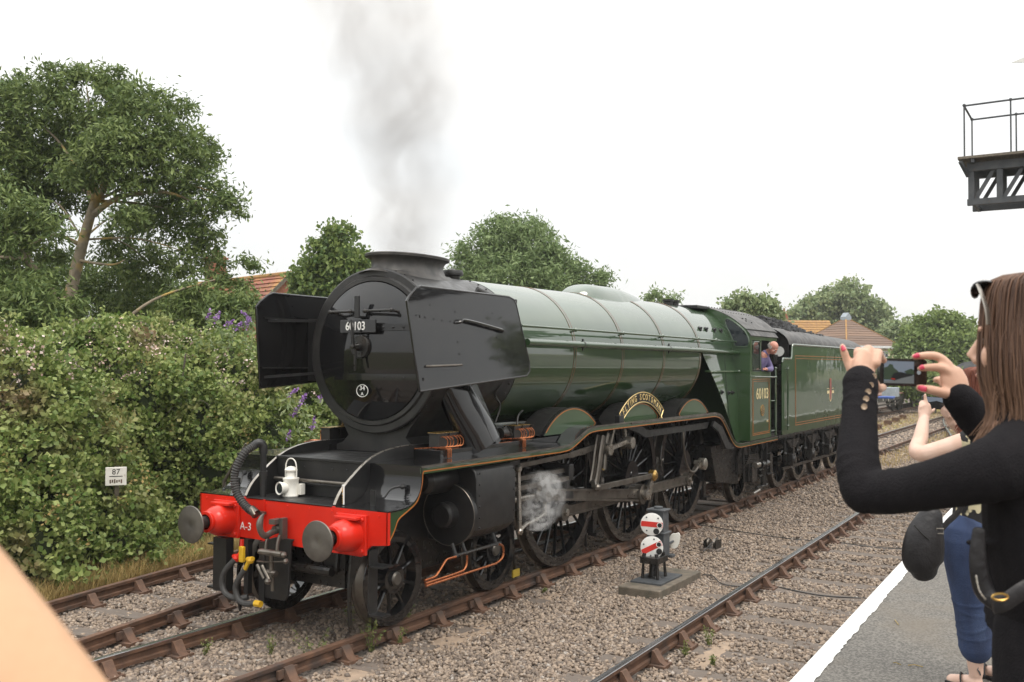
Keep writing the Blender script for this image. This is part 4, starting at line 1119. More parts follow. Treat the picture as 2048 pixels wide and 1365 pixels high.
    b.build('expansion_link', 'steel_dark', loco, smooth=30)
    b = MB(); b.bar((5.02, s * 1.17, 1.53), (5.62, s * 1.17, 1.60), .05, .06); b.lathe([(s * 1.13, 0), (s * 1.13, .085), (s * 1.22, .085), (s * 1.22, 0)], (5.02, 0, 1.53), 'y', 16)
    b.lathe([(s * 1.10, 0), (s * 1.10, .10), (s * 1.26, .085), (s * 1.26, 0)], (5.66, 0, 1.58), 'y', 16); b.bar((5.66, s * 1.14, 1.58), (5.60, s * 1.14, 1.84), .04, .06, up=(1, 0, 0)); b.bar((5.08, s * 1.16, 1.55), (5.22, s * 1.16, 1.82), .035, .05, up=(1, 0, 0))
    b.build('reversing_arm', 'steel', loco, smooth=30)
    # return crank and eccentric rod
    kx, kz = pins[1][0] + .19, 1.03
    if s > 0: kx, kz = pins[1][0] - .10, pins[1][1] - .25
    b = MB(); b.bar((pins[1][0] + .02, s * 1.20, pins[1][1] - .06), (kx, s * 1.20, kz), .05, .11, up=(1, 0, 0)); b.lathe([(s * 1.13, .08), (s * 1.22, .08), (s * 1.23, 0)], (pins[1][0], 0, pins[1][1]), 'y', 16); b.build('return_crank', 'steel', loco, smooth=30)
    b = MB(); b.lathe([(s * 1.17, .085), (s * 1.25, .085), (s * 1.275, .05), (s * 1.28, 0)], (kx, 0, kz), 'y', 24); b.build('crank_bearing', 'brass', loco, smooth=30)
    b = MB(); b.bar((kx, s * 1.22, kz), (4.66, s * 1.18, 1.03), .045, .075); b.build('eccentric_rod', 'steel_dark', loco, smooth=0, bevel=.006)
# speed recorder drive on the rear coupled wheel
b = MB(); b.tube(smoothline([(7.75, -1.20, 1.62), (7.76, -1.20, 1.42), (7.84, -1.20, 1.16), (8.02, -1.20, .97), (8.25, -1.20, .93), (8.42, -1.20, 1.0)], 5), .018, 8); b.bar((8.50, -1.0, .78), (8.56, -1.14, 1.02), .05, .08, up=(1, 0, 0))
b.build('speedometer_cable', 'steel_dark', loco)
b = MB(); b.lathe([(-1.08, 0), (-1.08, .06), (-1.16, .06), (-1.165, .10), (-1.27, .10), (-1.28, .08), (-1.28, 0)], (8.58, 0, 1.03), 'y', 20); b.box(8.40, 8.58, -1.22, -1.17, .97, 1.05); b.build('speedometer_drive', 'steel', loco, smooth=30)
# brake gear, sand pipes, yellow tag
b = MB()
for x in (5.40, 7.62, 9.85):
    for s in (-1, 1): b.prism([(x - .05, 1.2), (x + .04, 1.2), (x + .06, .8), (x - .02, .25), (x - .12, .25), (x - .10, .7)], *sorted((s * .72, s * .80))); b.box(x - .12, x + .12, *sorted((s * .72, s * .86)), .25, .30)
    b.cyl((x - .05, -.8, .3), (x - .05, .8, .3), .03, n=8)
b.cyl((3.2, -.55, .28), (9.8, -.55, .28), .025, n=8)
for x in (3.15, 5.1): b.tube(smoothline([(x - .2, -.9, 1.5), (x - .1, -.82, .9), (x - .05, -.8, .4), (x + .05, -.76, .12)], 4), .018, 6)
b.tube(smoothline([(9.5, -1.22, 1.7), (9.52, -1.22, 1.4), (9.6, -1.2, 1.22), (9.9, -1.18, 1.19)], 4), .022, 8)
b.build('brake_gear', 'black_oily', loco, smooth=20)
b = MB(); b.box(3.10, 3.26, -.80, -.78, .05, .14); b.build('yellow_tag', 'dull_yellow', loco)
# trailing truck: outside frame, springs, injector pipes
b = MB()
b.prism([(10.9, .95), (11.2, 1.2), (12.0, 1.2), (12.3, .95), (12.3, .62), (11.9, .62), (11.85, .42), (11.35, .42), (11.3, .62), (10.9, .62)], -1.05, -1.01)
for k in range(5): b.box(11.15 + .04 * k, 12.05 - .04 * k, -1.14, -1.04, .80 + .035 * k, .825 + .035 * k)
b.box(11.45, 11.75, -1.16, -1.0, .42, .72)
for x in (11.05, 11.35, 11.85, 12.15, 12.4): b.cyl((x, -1.12, .45), (x, -1.12, 1.22), .022, n=8)
for z in (.5, .62, .75): b.cyl((11.9, -1.15, z), (12.5, -1.15, z), .02, n=8)
b.cyl((11.9, -1.1, .26), (12.55, -1.1, .26), .035, n=10); b.cyl((12.0, -1.15, .72), (12.45, -1.15, .72), .07, n=12); b.cyl((12.2, -1.15, .3), (12.2, -1.15, .75), .06, n=12)
b.prism([(11.9, 1.21), (12.35, 1.21), (12.12, .98)], -1.18, -1.16); b.box(12.5, 12.66, -1.2, -.9, .5, .9)
b.build('trailing_truck', 'black_oily', loco, smooth=30)
b = MB(); b.cyl((11.6, -1.16, .74), (11.85, -1.16, .74), .06, n=12); b.build('injector', 'steel', loco)
b = MB(); b.cyl((11.55, -1.14, .19), (11.95, -1.14, .22), .03, n=10); b.build('overflow_pipe', 'steel', loco)
# --- cab
cab = MB()
yc = -1.315
def cabside(s):
    b = MB(); y0, y1 = sorted((s * 1.315, s * 1.300))
    # panels round the two window openings
    x0, x1 = 10.86, 12.17
    b.box(x0, x1, y0, y1, 1.275, 2.60); b.box(x0, 10.975, y0, y1, 2.60, 3.285); b.box(11.50, 11.545, y0, y1, 2.60, 3.285)
    b.box(10.975, 11.50, y0, y1, 3.20, 3.285); b.box(11.545, 12.05, y0, y1, 3.21, 3.285)
    b.prism([(12.05, 3.285), (12.05, 3.21), (12.12, 3.19), (12.17, 3.10), (12.20, 3.10), (12.24, 3.17), (12.35, 3.21), (12.60, 3.225), (12.60, 3.285)], y0, y1)
    o = b.build('cab_side', 'green_flat', loco, smooth=0)
    b = MB()
    for (a, c, d, e) in ((10.975, 11.50, 2.60, 3.20),):
        yy = s * 1.318
        pts = [(a + .04, yy, d + .03), (c - .03, yy, d + .03), (c - .03, yy, e - .09), (c - .10, yy, e - .03), (a + .11, yy, e - .03), (a + .04, yy, e - .09)]
        b.tube(pts, .013, 8, closed=True)
    b.build('window_frame', 'green', o)
    b = MB(); b.box(10.99, 11.49, *sorted((s * 1.306, s * 1.309)), 2.61, 3.19); b.build('window_pane', 'window_glass', o, smooth=0)
    b = MB(); ys = s * 1.317
    def rect(a, c, d, e, w=.012):
        b.box(a, c, *sorted((ys, ys + s * .002)), d - w / 2, d + w / 2); b.box(a, c, *sorted((ys, ys + s * .002)), e - w / 2, e + w / 2); b.box(a - w / 2, a + w / 2, *sorted((ys, ys + s * .002)), d, e); b.box(c - w / 2, c + w / 2, *sorted((ys, ys + s * .002)), d, e)
    rect(10.99, 12.06, 1.375, 2.445); rect(11.03, 12.02, 1.405, 2.405, .010)
    b.build('lining', 'orange_line', o, smooth=0)
    b = MB(); yh = s * 1.37
    b.tube([(10.93, s * 1.315, 2.50), (10.94, yh, 2.50), (12.30, yh, 2.48)], .016, 8); b.ball((12.31, yh, 2.48), .03, 8)
    b.cyl((12.33, s * 1.36, 1.30), (12.34, s * 1.36, 2.64), .024, n=10); b.ball((12.34, s * 1.36, 2.66), .032, 8)
    for z in (1.40, 2.0): b.cyl((12.17, s * 1.31, z), (12.36, s * 1.36, z), .014, n=8)
    b.build('cab_handrail', 'green', o)
    return o
cs = cabside(-1); cabside(1)
text('lettering', '60103', .30, face_side(11.60, -1.319, 2.15), 'cream_paint', cs, sx=1.05, ext=.002, bold=.001)
b = MB(); b.lathe([(-.004, 0), (-.004, .12), (.0, .12)], (0, 0, 0), 'y', 28); bp = b.build('works_plate', 'brass', cs); bp.matrix_local = T(11.60, -1.319, 1.83) @ Matrix.Diagonal((1, 1, .95, 1))
for (z, w) in ((.07, .10), (.03, .17), (-.01, .19), (-.05, .15)):
    b = MB(); b.box(-w / 2, w / 2, -.006, -.005, z - .010, z + .006); b.build('plate_text', 'black_print', bp, smooth=0)
text('lettering', '8P6F', .06, face_side(11.93, -1.318, 1.60), 'cream_paint', cs, sx=.9, ext=.001)
# front wall with spectacle window, floor, back of the firebox
b = MB()
W = [(-1.315, 1.27), (-1.315, 3.29), (-1.24, 3.405), (-1.0, 3.60), (-.72, 3.75), (-.36, 3.86), (0, 3.90), (.36, 3.86), (.72, 3.75), (1.0, 3.60), (1.24, 3.405), (1.315, 3.29), (1.315, 1.27)]
b.prism(W, 10.845, 10.862, 'x'); b.build('cab_front', 'green_flat', loco, smooth=0)
for s in (-1, 1):
    P = smoothline([(s * 1.02, 3.08), (s * 1.27, 3.08), (s * 1.275, 3.25), (s * 1.16, 3.42), (s * .92, 3.60), (s * .83, 3.60), (s * .84, 3.50), (s * .98, 3.20), (s * 1.02, 3.08)], 3)
    b = MB(); b.prism(P, 10.835, 10.843, 'x'); b.build('spectacle_window', 'window_glass', loco, smooth=0)
    b = MB(); b.tube([(10.84, y, z) for y, z in P], .014, 6); b.build('window_frame', 'green', loco)
b = MB(); b.box(10.865, 12.6, -1.29, 1.29, 1.27, 1.33); b.box(10.865, 11.2, -1.0, 1.0, 1.33, 3.4); b.build('cab_interior', 'black_satin', loco, smooth=0)
for (x, y, z, r) in ((11.22, -.5, 2.9, .1), (11.22, -.2, 2.9, .1), (11.22, -.6, 2.5, .12)): b = MB(); b.lathe([(11.2, r), (11.26, r), (11.26, 0)], (0, y, z), n=16); b.build('gauge', 'brass', loco)
# roof
RS = smoothline([(-1.245, 3.402), (-1.0, 3.605), (-.72, 3.757), (-.36, 3.868), (0, 3.905), (.36, 3.868), (.72, 3.757), (1.0, 3.605), (1.245, 3.402)], 3)
b = MB(); V = []; F = []
for j, (y, z) in enumerate(RS):
    xr = 13.22 - .30 * abs(y)
    V += [(10.85, y, z), (xr, y, z), (xr, y * .99, z - .02), (10.85, y * .99, z - .02)]
for j in range(len(RS) - 1):
    for k in range(4): F.append((j * 4 + k, j * 4 + (k + 1) % 4, j * 4 + 4 + (k + 1) % 4, j * 4 + 4 + k))
b.add(V, F); cr_ = b.build('cab_roof', 'soot_top', loco, smooth=30)
for s in (-1, 1):
    b = MB(); b.prism([(s * 1.25, 3.395), (s * 1.34, 3.285), (s * 1.325, 3.275), (s * 1.235, 3.385)], 10.85, 12.62, 'x')
    b.build('roof_eave', 'soot_top', cr_, smooth=0)
for s in (-1, 1):
    b = MB(); b.bar((10.85, s * 1.25, 3.405), (12.7, s * 1.25, 3.405), .02, .018)
    b.build('rain_strip', 'black_satin', cr_, smooth=0)
b = MB()
for x in np.arange(11.0, 13.0, .16): b.ball((x, -.38, 3.868), .016, 6); b.ball((x, -.72, 3.76), .012, 6)
for (x, y, z) in ((11.5, -.95, 3.64), (11.7, -.95, 3.64), (11.5, -1.02, 3.59), (11.75, -1.05, 3.565)): b.ball((x, y, z), .022, 6)
b.build('rivets', 'black_satin', cr_)['kind'] = 'stuff'
b = MB(); b.box(12.58, 12.70, -1.30, -1.0, 1.24, 1.262); b.box(12.2, 12.55, -1.24, -1.0, .50, .52); b.box(12.2, 12.22, -1.22, -1.0, .5, 1.24); b.build('cab_step', 'black_satin', loco, smooth=0)

# ------------------------------------------------------------------ tender
tender = thing('tender', 'green tender piled with coal coupled behind the locomotive cab', 'tender', (13.0, 0, 0))
TX = 13.0
class TMB(MB):
    def build(s, name, mats, parent=None, **k):
        if parent is tender: s.v = [(x - TX, y, z) for x, y, z in s.v]
        return MB.build(s, name, mats, parent, **k)
AX = [14.386, 16.016, 17.636, 19.266]
for s in (-1, 1):
    b = TMB(); y0, y1 = sorted((s * 1.31, s * 1.295))
    P = [(12.96, 1.265), (12.96, 2.78), (12.985, 2.84), (13.04, 2.865), (13.62, 2.865), (13.67, 2.92), (13.70, 3.10), (13.74, 3.155), (13.80, 3.17), (20.9, 3.17), (20.9, 1.265)]
    b.prism(P, y0, y1); sd = b.build('tender_side', 'green_flat', tender, smooth=0)
    b = TMB(); b.v = []
    b.tube([(x - TX, s * 1.312, z) for x, z in P[1:10]], .022, 8); b.build('side_beading', 'green', sd)
    b = MB()
    ys = s * 1.312
    for (a, c, d, e, w) in ((13.95, 20.6, 1.42, 2.93, .012), (14.0, 20.55, 1.47, 2.87, .010)):
        a -= TX; c -= TX
        for (p0, p1, q0, q1) in ((a, c, d - w / 2, d + w / 2), (a, c, e - w / 2, e + w / 2), (a - w / 2, a + w / 2, d, e), (c - w / 2, c + w / 2, d, e)):
            b.box(p0, p1, *sorted((ys, ys + s * .002)), q0, q1)
    b.build('lining', 'orange_line', sd, smooth=0)
    b = MB()
    b.cyl((13.22 - TX, s * 1.36, 1.36), (13.22 - TX, s * 1.36, 2.72), .02, n=10)
    for z in (1.45, 2.65): b.cyl((13.22 - TX, s * 1.36, z), (13.22 - TX, s * 1.3, z), .014, n=8); b.ball((13.22 - TX, s * 1.36, z), .03, 8)
    b.build('tender_handrail', 'green', sd)
    # curved top plate
    b = TMB(); V = []; F = []
    RS2 = smoothline([(s * 1.295, 3.165), (s * 1.27, 3.27), (s * 1.20, 3.37), (s * 1.05, 3.475), (s * .88, 3.54)], 4)
    xs_ = np.linspace(13.55, 20.9, 12)
    for x in xs_:
        for (y, z) in RS2: V.append((x - .3 * 0 + (.35 * (z - 3.165) if x < 13.6 else 0) * -1, y, z - .018 * max(0, x - 15.5)))
    m_ = len(RS2)
    for i in range(len(xs_) - 1):
        for j in range(m_ - 1): F.append((i * m_ + j, (i + 1) * m_ + j, (i + 1) * m_ + j + 1, i * m_ + j + 1))
    b.add(V, F); b.build('coal_rail_plate', 'soot_top', tender, smooth=40)
mat('crest_red', (0.30, 0.045, 0.03), 0.45, coat=0.6)
# emblem: red lion over a wheel in a ring with crown, gold bars each side
em = bpy.data.objects['tender_side']
ex = 17.05 - TX
b = MB(); b.lathe([(-.003, 0), (-.003, .155), (0, .155)], (0, 0, 0), 'y', 24); e1 = b.build('crest', 'cream_paint', em); e1.matrix_local = T(ex, -1.312, 2.02) @ Matrix.Diagonal((.8, 1, 1.15, 1))
b = MB(); b.lathe([(-.005, .0), (-.005, .125), (0, .125)], (0, 0, 0), 'y', 24); b.box(-.11, .11, -.006, -.003, -.06, .34); b.build('crest_figure', 'crest_red', e1)
b = MB(); b.box(-.42, -.17, -.004, -.003, .02, .08); b.box(.17, .42, -.004, -.003, .02, .08); b.box(-.42, -.17, -.004, -.003, .12, .13); b.box(.17, .42, -.004, -.003, .12, .13); b.build('crest_bar', 'cream_paint', e1, smooth=0)
# tank body, front bulkhead, rear
b = TMB(); b.box(13.75, 20.85, -1.28, 1.28, 1.27, 3.12); b.prism([(-1.26, 1.3), (-1.26, 3.2), (-1.05, 3.46), (-.88, 3.55), (.88, 3.55), (1.05, 3.46), (1.26, 3.2), (1.26, 1.3)], 13.62, 13.66, 'x'); b.box(12.98, 13.7, -1.29, 1.29, 1.27, 1.33)
b.build('tank', 'black_satin', tender, smooth=0)
b = TMB(); b.lathe([(13.60, 0), (13.60, .11), (13.62, .11)], (0, -1.06, 3.02), n=20); b.build('front_window', 'white_clean', tender)
b = TMB(); b.box(13.4, 13.61, -1.22, -.95, 1.35, 2.6); b.lathe([(2.6, .05), (2.72, .05), (2.75, 0)], (13.5, -1.1, 0), 'z', 10); b.cyl((13.55, -.98, 2.75), (13.55, -.98, 2.95), .07, n=10); b.build('fittings', 'black_oily', tender)
b = TMB(); b.prism([(16.4, 3.45), (17.0, 3.66), (18.2, 3.62), (20.7, 3.30), (20.7, 3.1), (16.4, 3.1)], .80, .84); b.build('coal_plate', 'black_satin', tender, smooth=0)
b = TMB(); b.prism([(17.0, 3.40), (18.0, 3.52), (19.0, 3.45), (20.7, 3.25), (20.7, 3.1), (17.0, 3.1)], -.86, -.82); b.build('coal_plate', 'black_satin', tender, smooth=0)
b = TMB(); b.box(20.75, 20.85, -1.2, 1.2, 3.1, 3.25); b.build('rear_coaming', 'black_satin', tender, smooth=0)
# frames with lightening holes, axleboxes, springs
for s in (-1, 1):
    b = TMB(); y0, y1 = sorted((s * 1.03, s * 1.0))
    for i, x in enumerate(AX):
        b.prism([(x - .55, 1.25), (x - .55, 1.02), (x - .28, .92), (x - .20, .52), (x + .20, .52), (x + .28, .92), (x + .55, 1.02), (x + .55, 1.25)], y0, y1)
        if i < 3:
            b.prism([(x + .55, 1.25), (x + .55, 1.14), (x + 1.08, 1.14), (x + 1.08, 1.25)], y0, y1)
        b.bar((x - .5, s * 1.04, .46), (x + 1.1, s * 1.04, .46), .03, .06)
    b.prism([(13.0, 1.25), (13.0, 1.1), (13.9, 1.1), (13.9, 1.25)], y0, y1); b.box(12.95, 20.9, *sorted((s * 1.0, s * 1.25)), 1.20, 1.262)
    fr_ = b.build('tender_frame', 'black_oily', tender, smooth=0)
    for x in AX:
        b = MB()
        b.box(x - .13 - TX, x + .13 - TX, *sorted((s * 1.0, s * 1.17)), .50, .76); b.lathe([(s * 1.17, .10), (s * 1.20, .09), (s * 1.21, 0)], (x - TX, 0, .635), 'y', 16)
        b.build('axle_box', 'black_oily', fr_, bevel=.01)
        b = MB()
        for k in range(6): b.box(x - .50 + .06 * k - TX, x + .50 - .06 * k - TX, *sorted((s * 1.05, s * 1.15)), 1.06 - .032 * k - .0, 1.085 - .032 * k)
        b.box(x - .06 - TX, x + .06 - TX, *sorted((s * 1.04, s * 1.16)), .74, 1.10)
        for d in (-.5, .5): b.cyl((x + d - TX, s * 1.1, .80), (x + d - TX, s * 1.1, 1.14), .028, n=8); b.ball((x + d - TX, s * 1.1, .80), .05, 8)
        b.build('leaf_spring', 'black_oily', fr_)
b = TMB(); b.box(13.2, 20.6, -.85, .85, .85, 1.25)
for x in (15.2, 16.8, 18.4): b.box(x - .05, x + .05, -.9, .9, .35, .5)
b.build('underframe', 'black_oily', tender, smooth=0)
GW, GT = wheel_mesh(.635, 10, .16, .12, .036, 'tender_wheel')
for x in AX: put_wheel(GW, GT, 'tender_wheel', x - TX, .635, tender)

# coal heaped in the tender
n = 5200
P = np.column_stack([nrg.uniform(13.7, 18.6, n), nrg.uniform(-.95, .95, n)])
h = 3.24 + .52 * np.exp(-((P[:, 0] - 15.3) / 1.25) ** 2) * (1 - .55 * (P[:, 1] / .95) ** 2) + .12 * np.exp(-((P[:, 0] - 17.3) / 1.0) ** 2)
h += nrg.uniform(-.10, .05, n)
base = np.array([(x, y, z) for x in (-1, 1) for y in (-1, 1) for z in (-1, 1)], float)
B = base[None] * nrg.uniform(.45, 1.2, (n, 8, 3)) * nrg.uniform(.035, .10, n)[:, None, None]
V = B + np.column_stack([P, h])[:, None]
Fb = np.array([(0, 1, 3, 2), (4, 6, 7, 5), (0, 4, 5, 1), (2, 3, 7, 6), (0, 2, 6, 4), (1, 5, 7, 3)])
tag(big_mesh('coal', V.reshape(-1, 3), (Fb[None] + (np.arange(n) * 8)[:, None, None]).reshape(-1, 4), 'coal'), 'heap of black coal lumps filling the tender', 'coal', kind='stuff')

# white oil lamp standing on the front deck
lx, ly, _ = (0.263, 0.235, 1.310)
lamp = thing('lamp', 'white oil headlamp with looped handle standing on the buffer beam deck', 'lamp', (lx + .02, ly, 1.302))
b = MB(); b.lathe([(0, 0), (0, .082), (.012, .086), (.02, .08), (.17, .08), (.18, .086), (.195, .086), (.20, .06), (.215, .05), (.265, .048), (.27, .066), (.282, .068), (.30, .055), (.315, .03), (.32, 0)], (0, 0, 0), 'z', 28); b.build('lamp_body', 'white_paint', lamp, smooth=40)
b = MB(); b.lathe([(-.14, .052), (-.15, .066), (-.135, .07), (-.10, .062), (-.05, .055), (0, .05)], (0, 0, .095), 'x', 24)
o = b.build('lens_hood', 'white_paint', lamp, smooth=40); o.matrix_local = rot(R(-12), 'Z')
b = MB(); b.lathe([(-.146, 0), (-.143, .05), (-.135, .054)], (0, 0, .095), 'x', 20); o2 = b.build('lens', 'window_glass', o)
b = MB(); b.tube(smoothline([(.0, .078, .17), (.0, .080, .25), (.0, .072, .34), (.0, .045, .385), (0, 0, .40), (0, -.045, .385), (0, -.072, .34), (0, -.080, .25), (0, -.078, .17)], 5), .007, 8); b.build('handle', 'white_paint', lamp)
b = MB(); b.box(.02, .085, -.125, -.075, .02, .135); b.build('side_bracket', 'white_paint', lamp, smooth=0, bevel=.004)

# ------------------------------------------------------------------ ground signal with two discs
sig = thing('ground_signal', 'double disc ground signal, white discs with red bars, on a concrete block', 'signal', (4.60, -2.02, -.075))
b = MB(); b.box(-.70, .72, -.40, .16, -.25, 0); b.build('concrete_base', 'concrete', sig, smooth=0, bevel=.012)
b = MB(); b.box(-.42, .30, -.30, .12, 0, .022)
b.build('base_plate', 'signal_grey', sig, smooth=0)
b = MB(); b.lathe([(.02, .10), (.05, .07), (.20, .055), (.22, .09), (.26, .10), (.30, .09)], (-.08, -.06, 0), 'z', 20)
for (dx, dy) in ((-.20, -.16), (.06, -.16), (.06, .05), (-.2, .05)): b.tube([(dx, dy, .02), (dx * .9, dy * .9, .24), (dx * .8, dy * .8, .34)], [.022, .018, .03], 8)
b.box(-.24, .10, -.18, .07, .22, .30)
b.build('pedestal', 'black_oily', sig, smooth=30, bevel=.004)
b = MB(); b.box(.03, .23, -.15, .09, .26, .58); b.box(.04, .22, -.14, .08, .585, .86); b.box(.02, .24, -.16, .10, .86, .885); b.lathe([(.885, .06), (.915, .06), (.92, 0)], (.13, -.03, 0), 'z', 14); b.box(.01, .25, -.17, .11, .565, .59); b.box(-.10, .03, -.08, .0, .42, .50); b.box(-.10, .03, -.08, .0, .68, .76); b.box(.2, .30, -.20, .12, .24, .28)
b.build('lamp_case', 'signal_grey', sig, smooth=30, bevel=.006)
def disc(z, ang):
    o = MB(); o.lathe([(-.006, 0), (-.006, .142), (-.004, .146), (.01, .146), (.012, .14), (.012, 0)], (0, 0, 0), 'x', 40)
    d = o.build('disc', 'white_clean', sig, smooth=30)
    d.matrix_local = T(-.13, -.05, z) @ rot(R(24), 'Z') @ rot(ang, 'X')
    o = MB(); h = .034; w = math.sqrt(.140 ** 2 - h * h)
    P = []
    for i in range(9):
        a = math.asin(h / .140) * (1 - 2 * i / 8); P.append((.140 * math.cos(a), .140 * math.sin(a)))
    P += [(-y, -z_) for y, z_ in P]
    o.prism(P, -.0095, -.0065, 'x'); o.build('red_bar', 'red_print', d, smooth=0)
    for (y, z_, r) in ((-.10, -.003, .030), (-.062, -.085, .038)):
        o = MB(); o.lathe([(-.013, 0), (-.013, r), (-.006, r)], (0, y, z_), 'x', 20); o.build('spectacle', 'dark_hole', d)
    o = MB(); o.lathe([(-.0135, .029), (-.0145, .033), (-.0135, .036)], (0, -.10, -.003), 'x', 20); o.build('spectacle_rim', 'white_clean', d)
    for (y, z_) in ((.075, .085), (-.075, .085), (.06, -.085)):
        o = MB(); o.lathe([(-.012, 0), (-.011, .011), (-.006, .011)], (0, y, z_), 'x', 8); o.build('bolt', 'signal_grey', d)
disc(.715, R(4)); disc(.415, R(-27))
b = MB(); P = smoothline([(-.02, .09), (-.075, .10), (-.085, .02), (-.05, -.09), (.0, -.11), (.05, -.08), (.055, .03), (.02, .085), (-.02, .09)], 3)
b.prism(P, -.012, .012, 'x'); o = b.build('balance_weight', 'white_paint', sig, smooth=30, bevel=.004); o.matrix_local = T(.34, -.16, .45) @ rot(R(15), 'Z')
b = MB(); b.cyl((.2, -.1, .40), (.34, -.16, .44), .015, n=8); b.build('weight_arm', 'signal_grey', sig)
# signal wire pulley set in the ballast
pu = thing('wire_pulley', 'rusty signal wire pulley in the ballast behind the disc signal', 'pulley', (7.349, -1.840, -0.170))
b = MB(); b.box(-.16, .16, -.14, .14, -.05, .03); b.build('pulley_block', 'timber', pu, smooth=0, bevel=.01)
b = MB(); b.box(-.13, .13, -.10, -.09, .03, .16); b.box(-.13, .13, .09, .10, .03, .16); b.tube([(-.3, -.05, .06), (.2, -.02, .15)], .008, 6); b.tube([(-.32, .03, .02), (.22, .0, .16)], .008, 6); b.build('pulley_frame', 'black_oily', pu, smooth=0)
for y in (-.05, .05):
    b = MB(); b.lathe([(y - .02, 0), (y - .02, .07), (y, .055), (y + .02, .07), (y + .02, 0)], (0, 0, .10), 'y', 16); b.build('pulley_wheel', 'steel_dark', pu)
# cables lying across the ballast
def cable(pts, label, r=.008):
    b = MB(); b.tube(smoothline(pts, 5), r, 6); tag(b.build('cable', 'rubber'), label, 'cable', 'black cables across the ballast')
cable([(5.444, -2.393, -0.150), (5.413, -2.547, -0.140), (5.059, -2.778, -0.140), (5.023, -2.959, -0.150), (5.212, -3.196, -0.170)], 'black cable curving from below the signal to the near rail')
cable([(8.664, -0.019, -0.160), (9.349, -0.784, -0.150), (9.126, -1.598, -0.150), (8.923, -2.771, -0.160), (9.290, -3.166, -0.160)], 'thin black cable on the ballast behind the ground signal')
cable([(5.411, -3.333, -0.165), (5.205, -3.780, -0.160), (5.165, -4.162, -0.160), (5.332, -4.575, -0.165)], 'black cable crossing the near track close to the platform line')
cable([(9.227, -3.019, -0.165), (9.003, -3.473, -0.160), (8.904, -4.031, -0.160), (9.146, -4.509, -0.165)], 'black cable crossing the near track under the raised elbow', .007)
# mile post board in the brambles
mp = thing('milepost', 'weathered white mile board numbered 87 standing against the brambles', 'milepost', (1.226, 4.420, 0.566))
mx, my, mz = (1.216, 4.420, 1.159)
bx, by, bz = mp.location
MR = rot(math.atan2(.62, .78) * -1 + R(6), 'Z')
b = MB(); b.box(-.135, .135, -.012, .012, -.125, .125); bd = b.build('board', 'white_paint', mp, smooth=0, bevel=.006); bd.matrix_local = T(mx - bx, my - by, mz - bz) @ rot(R(-38), 'Z')
text('lettering', '87', .105, T(0, -.014, .06) @ rot(R(90), 'X'), 'black_print', bd, ext=.001)
b = MB(); b.box(-.085, .085, -.0145, -.0125, -.004, .006); b.build('painted_rule', 'black_print', bd, smooth=0)
b = MB()
for k in range(6): b.box(-.08 + .028 * k, -.062 + .028 * k, -.0145, -.0125, -.085 + rnd.uniform(-.01, .01), -.045 + rnd.uniform(-.008, .008))
b.build('faded_print', 'chair_rust', bd, smooth=0)
b = MB(); b.box(-.03, .03, .36, .42, -1.3, .1); b.box(-.02, .02, .012, .36, -.02, .02); o = b.build('post', 'concrete', bd, smooth=0)
# ------------------------------------------------------------------ bracket signal gantry on the platform
gx, gy, gz = (10.237, -5.175, 5.357)
gan = thing('signal_gantry', 'dark lattice signal gantry with walkway and handrails above the platform', 'gantry', (gx + .35, gy - 4.6, .92))
ox, oy, oz = gan.location
def gl(x, y, z): return (x - ox, y - oy, z - oz)
L = 4.6; H0 = gz; H1 = gz + .70
for k, dx in enumerate((0.0, .72)):
    b = MB()
    b.bar(gl(gx + dx, gy, H0 + .05), gl(gx + dx, gy - L, H0 + .05), .09, .10); b.bar(gl(gx + dx, gy, H1 - .07), gl(gx + dx, gy - L, H1 - .07), .09, .14)
    for j in range(11): b.bar(gl(gx + dx, gy - .06 - j * .42, H0 + .08), gl(gx + dx, gy - .06 - j * .42, H1 - .08), .06, .09, up=(0, 1, 0))
    for j in range(10): b.bar(gl(gx + dx + .02, gy - .12 - j * .42, H0 + .10), gl(gx + dx + .02, gy - .40 - j * .42, H1 - .12), .03, .06, up=(0, 1, 0))
    b.build('lattice_girder', 'girder_grey', gan, smooth=0, bevel=.004)
b = MB()
for j in range(6): b.bar(gl(gx - .04, gy - .1 - j * .8, H0 + .02), gl(gx + .76, gy - .1 - j * .8, H0 + .02), .05, .05); b.bar(gl(gx - .18, gy - .1 - j * .8, H1 + .01), gl(gx + .92, gy - .1 - j * .8, H1 + .01), .05, .06)
b.bar(gl(gx - .18, gy + .08, H1 + .01), gl(gx - .02, gy - .02, H1 - .22), .05, .05); b.build('cross_bearer', 'girder_grey', gan, smooth=0)
for k in range(5):
    b = MB(); b.box(gx - .20 + .232 * k - ox, gx + .02 + .232 * k - ox, gy + .12 - oy, gy - L - oy, H1 + .045 - oz, H1 + .085 - oz); b.build('plank', 'plank', gan, smooth=0)
for k, dx in enumerate((-.17, .88)):
    b = MB(); hy = gy + .02
    b.tube([gl(gx + dx, hy - .0, H1 + .92), gl(gx + dx, hy - .5, H1 + .925), gl(gx + dx, hy - L, H1 + .93)], .016, 6); hr_ = b.build('handrail', 'girder_grey', gan)
    for j in range(7):
        o = MB(); o.cyl(gl(gx + dx, hy - j * .68, H1 + .06), gl(gx + dx, hy - j * .68, H1 + .93), .014, n=6); o.ball(gl(gx + dx, hy - j * .68, H1 + .93), .028, 8); o.build('handrail_post', 'girder_grey', hr_)
b = MB(); b.tube([gl(gx - .17, gy + .02, H1 + .92), gl(gx + .88, gy + .02, H1 + .92)], .016, 6); b.build('end_rail', 'girder_grey', gan)
b = MB(); b.bar(gl(gx + .36, gy - L + .3, .92), gl(gx + .36, gy - L + .3, H1), .26, .26); b.box(-.3, .4, -.0, .6, 0, .05); b.build('main_post', 'girder_grey', gan, smooth=0, bevel=.01)
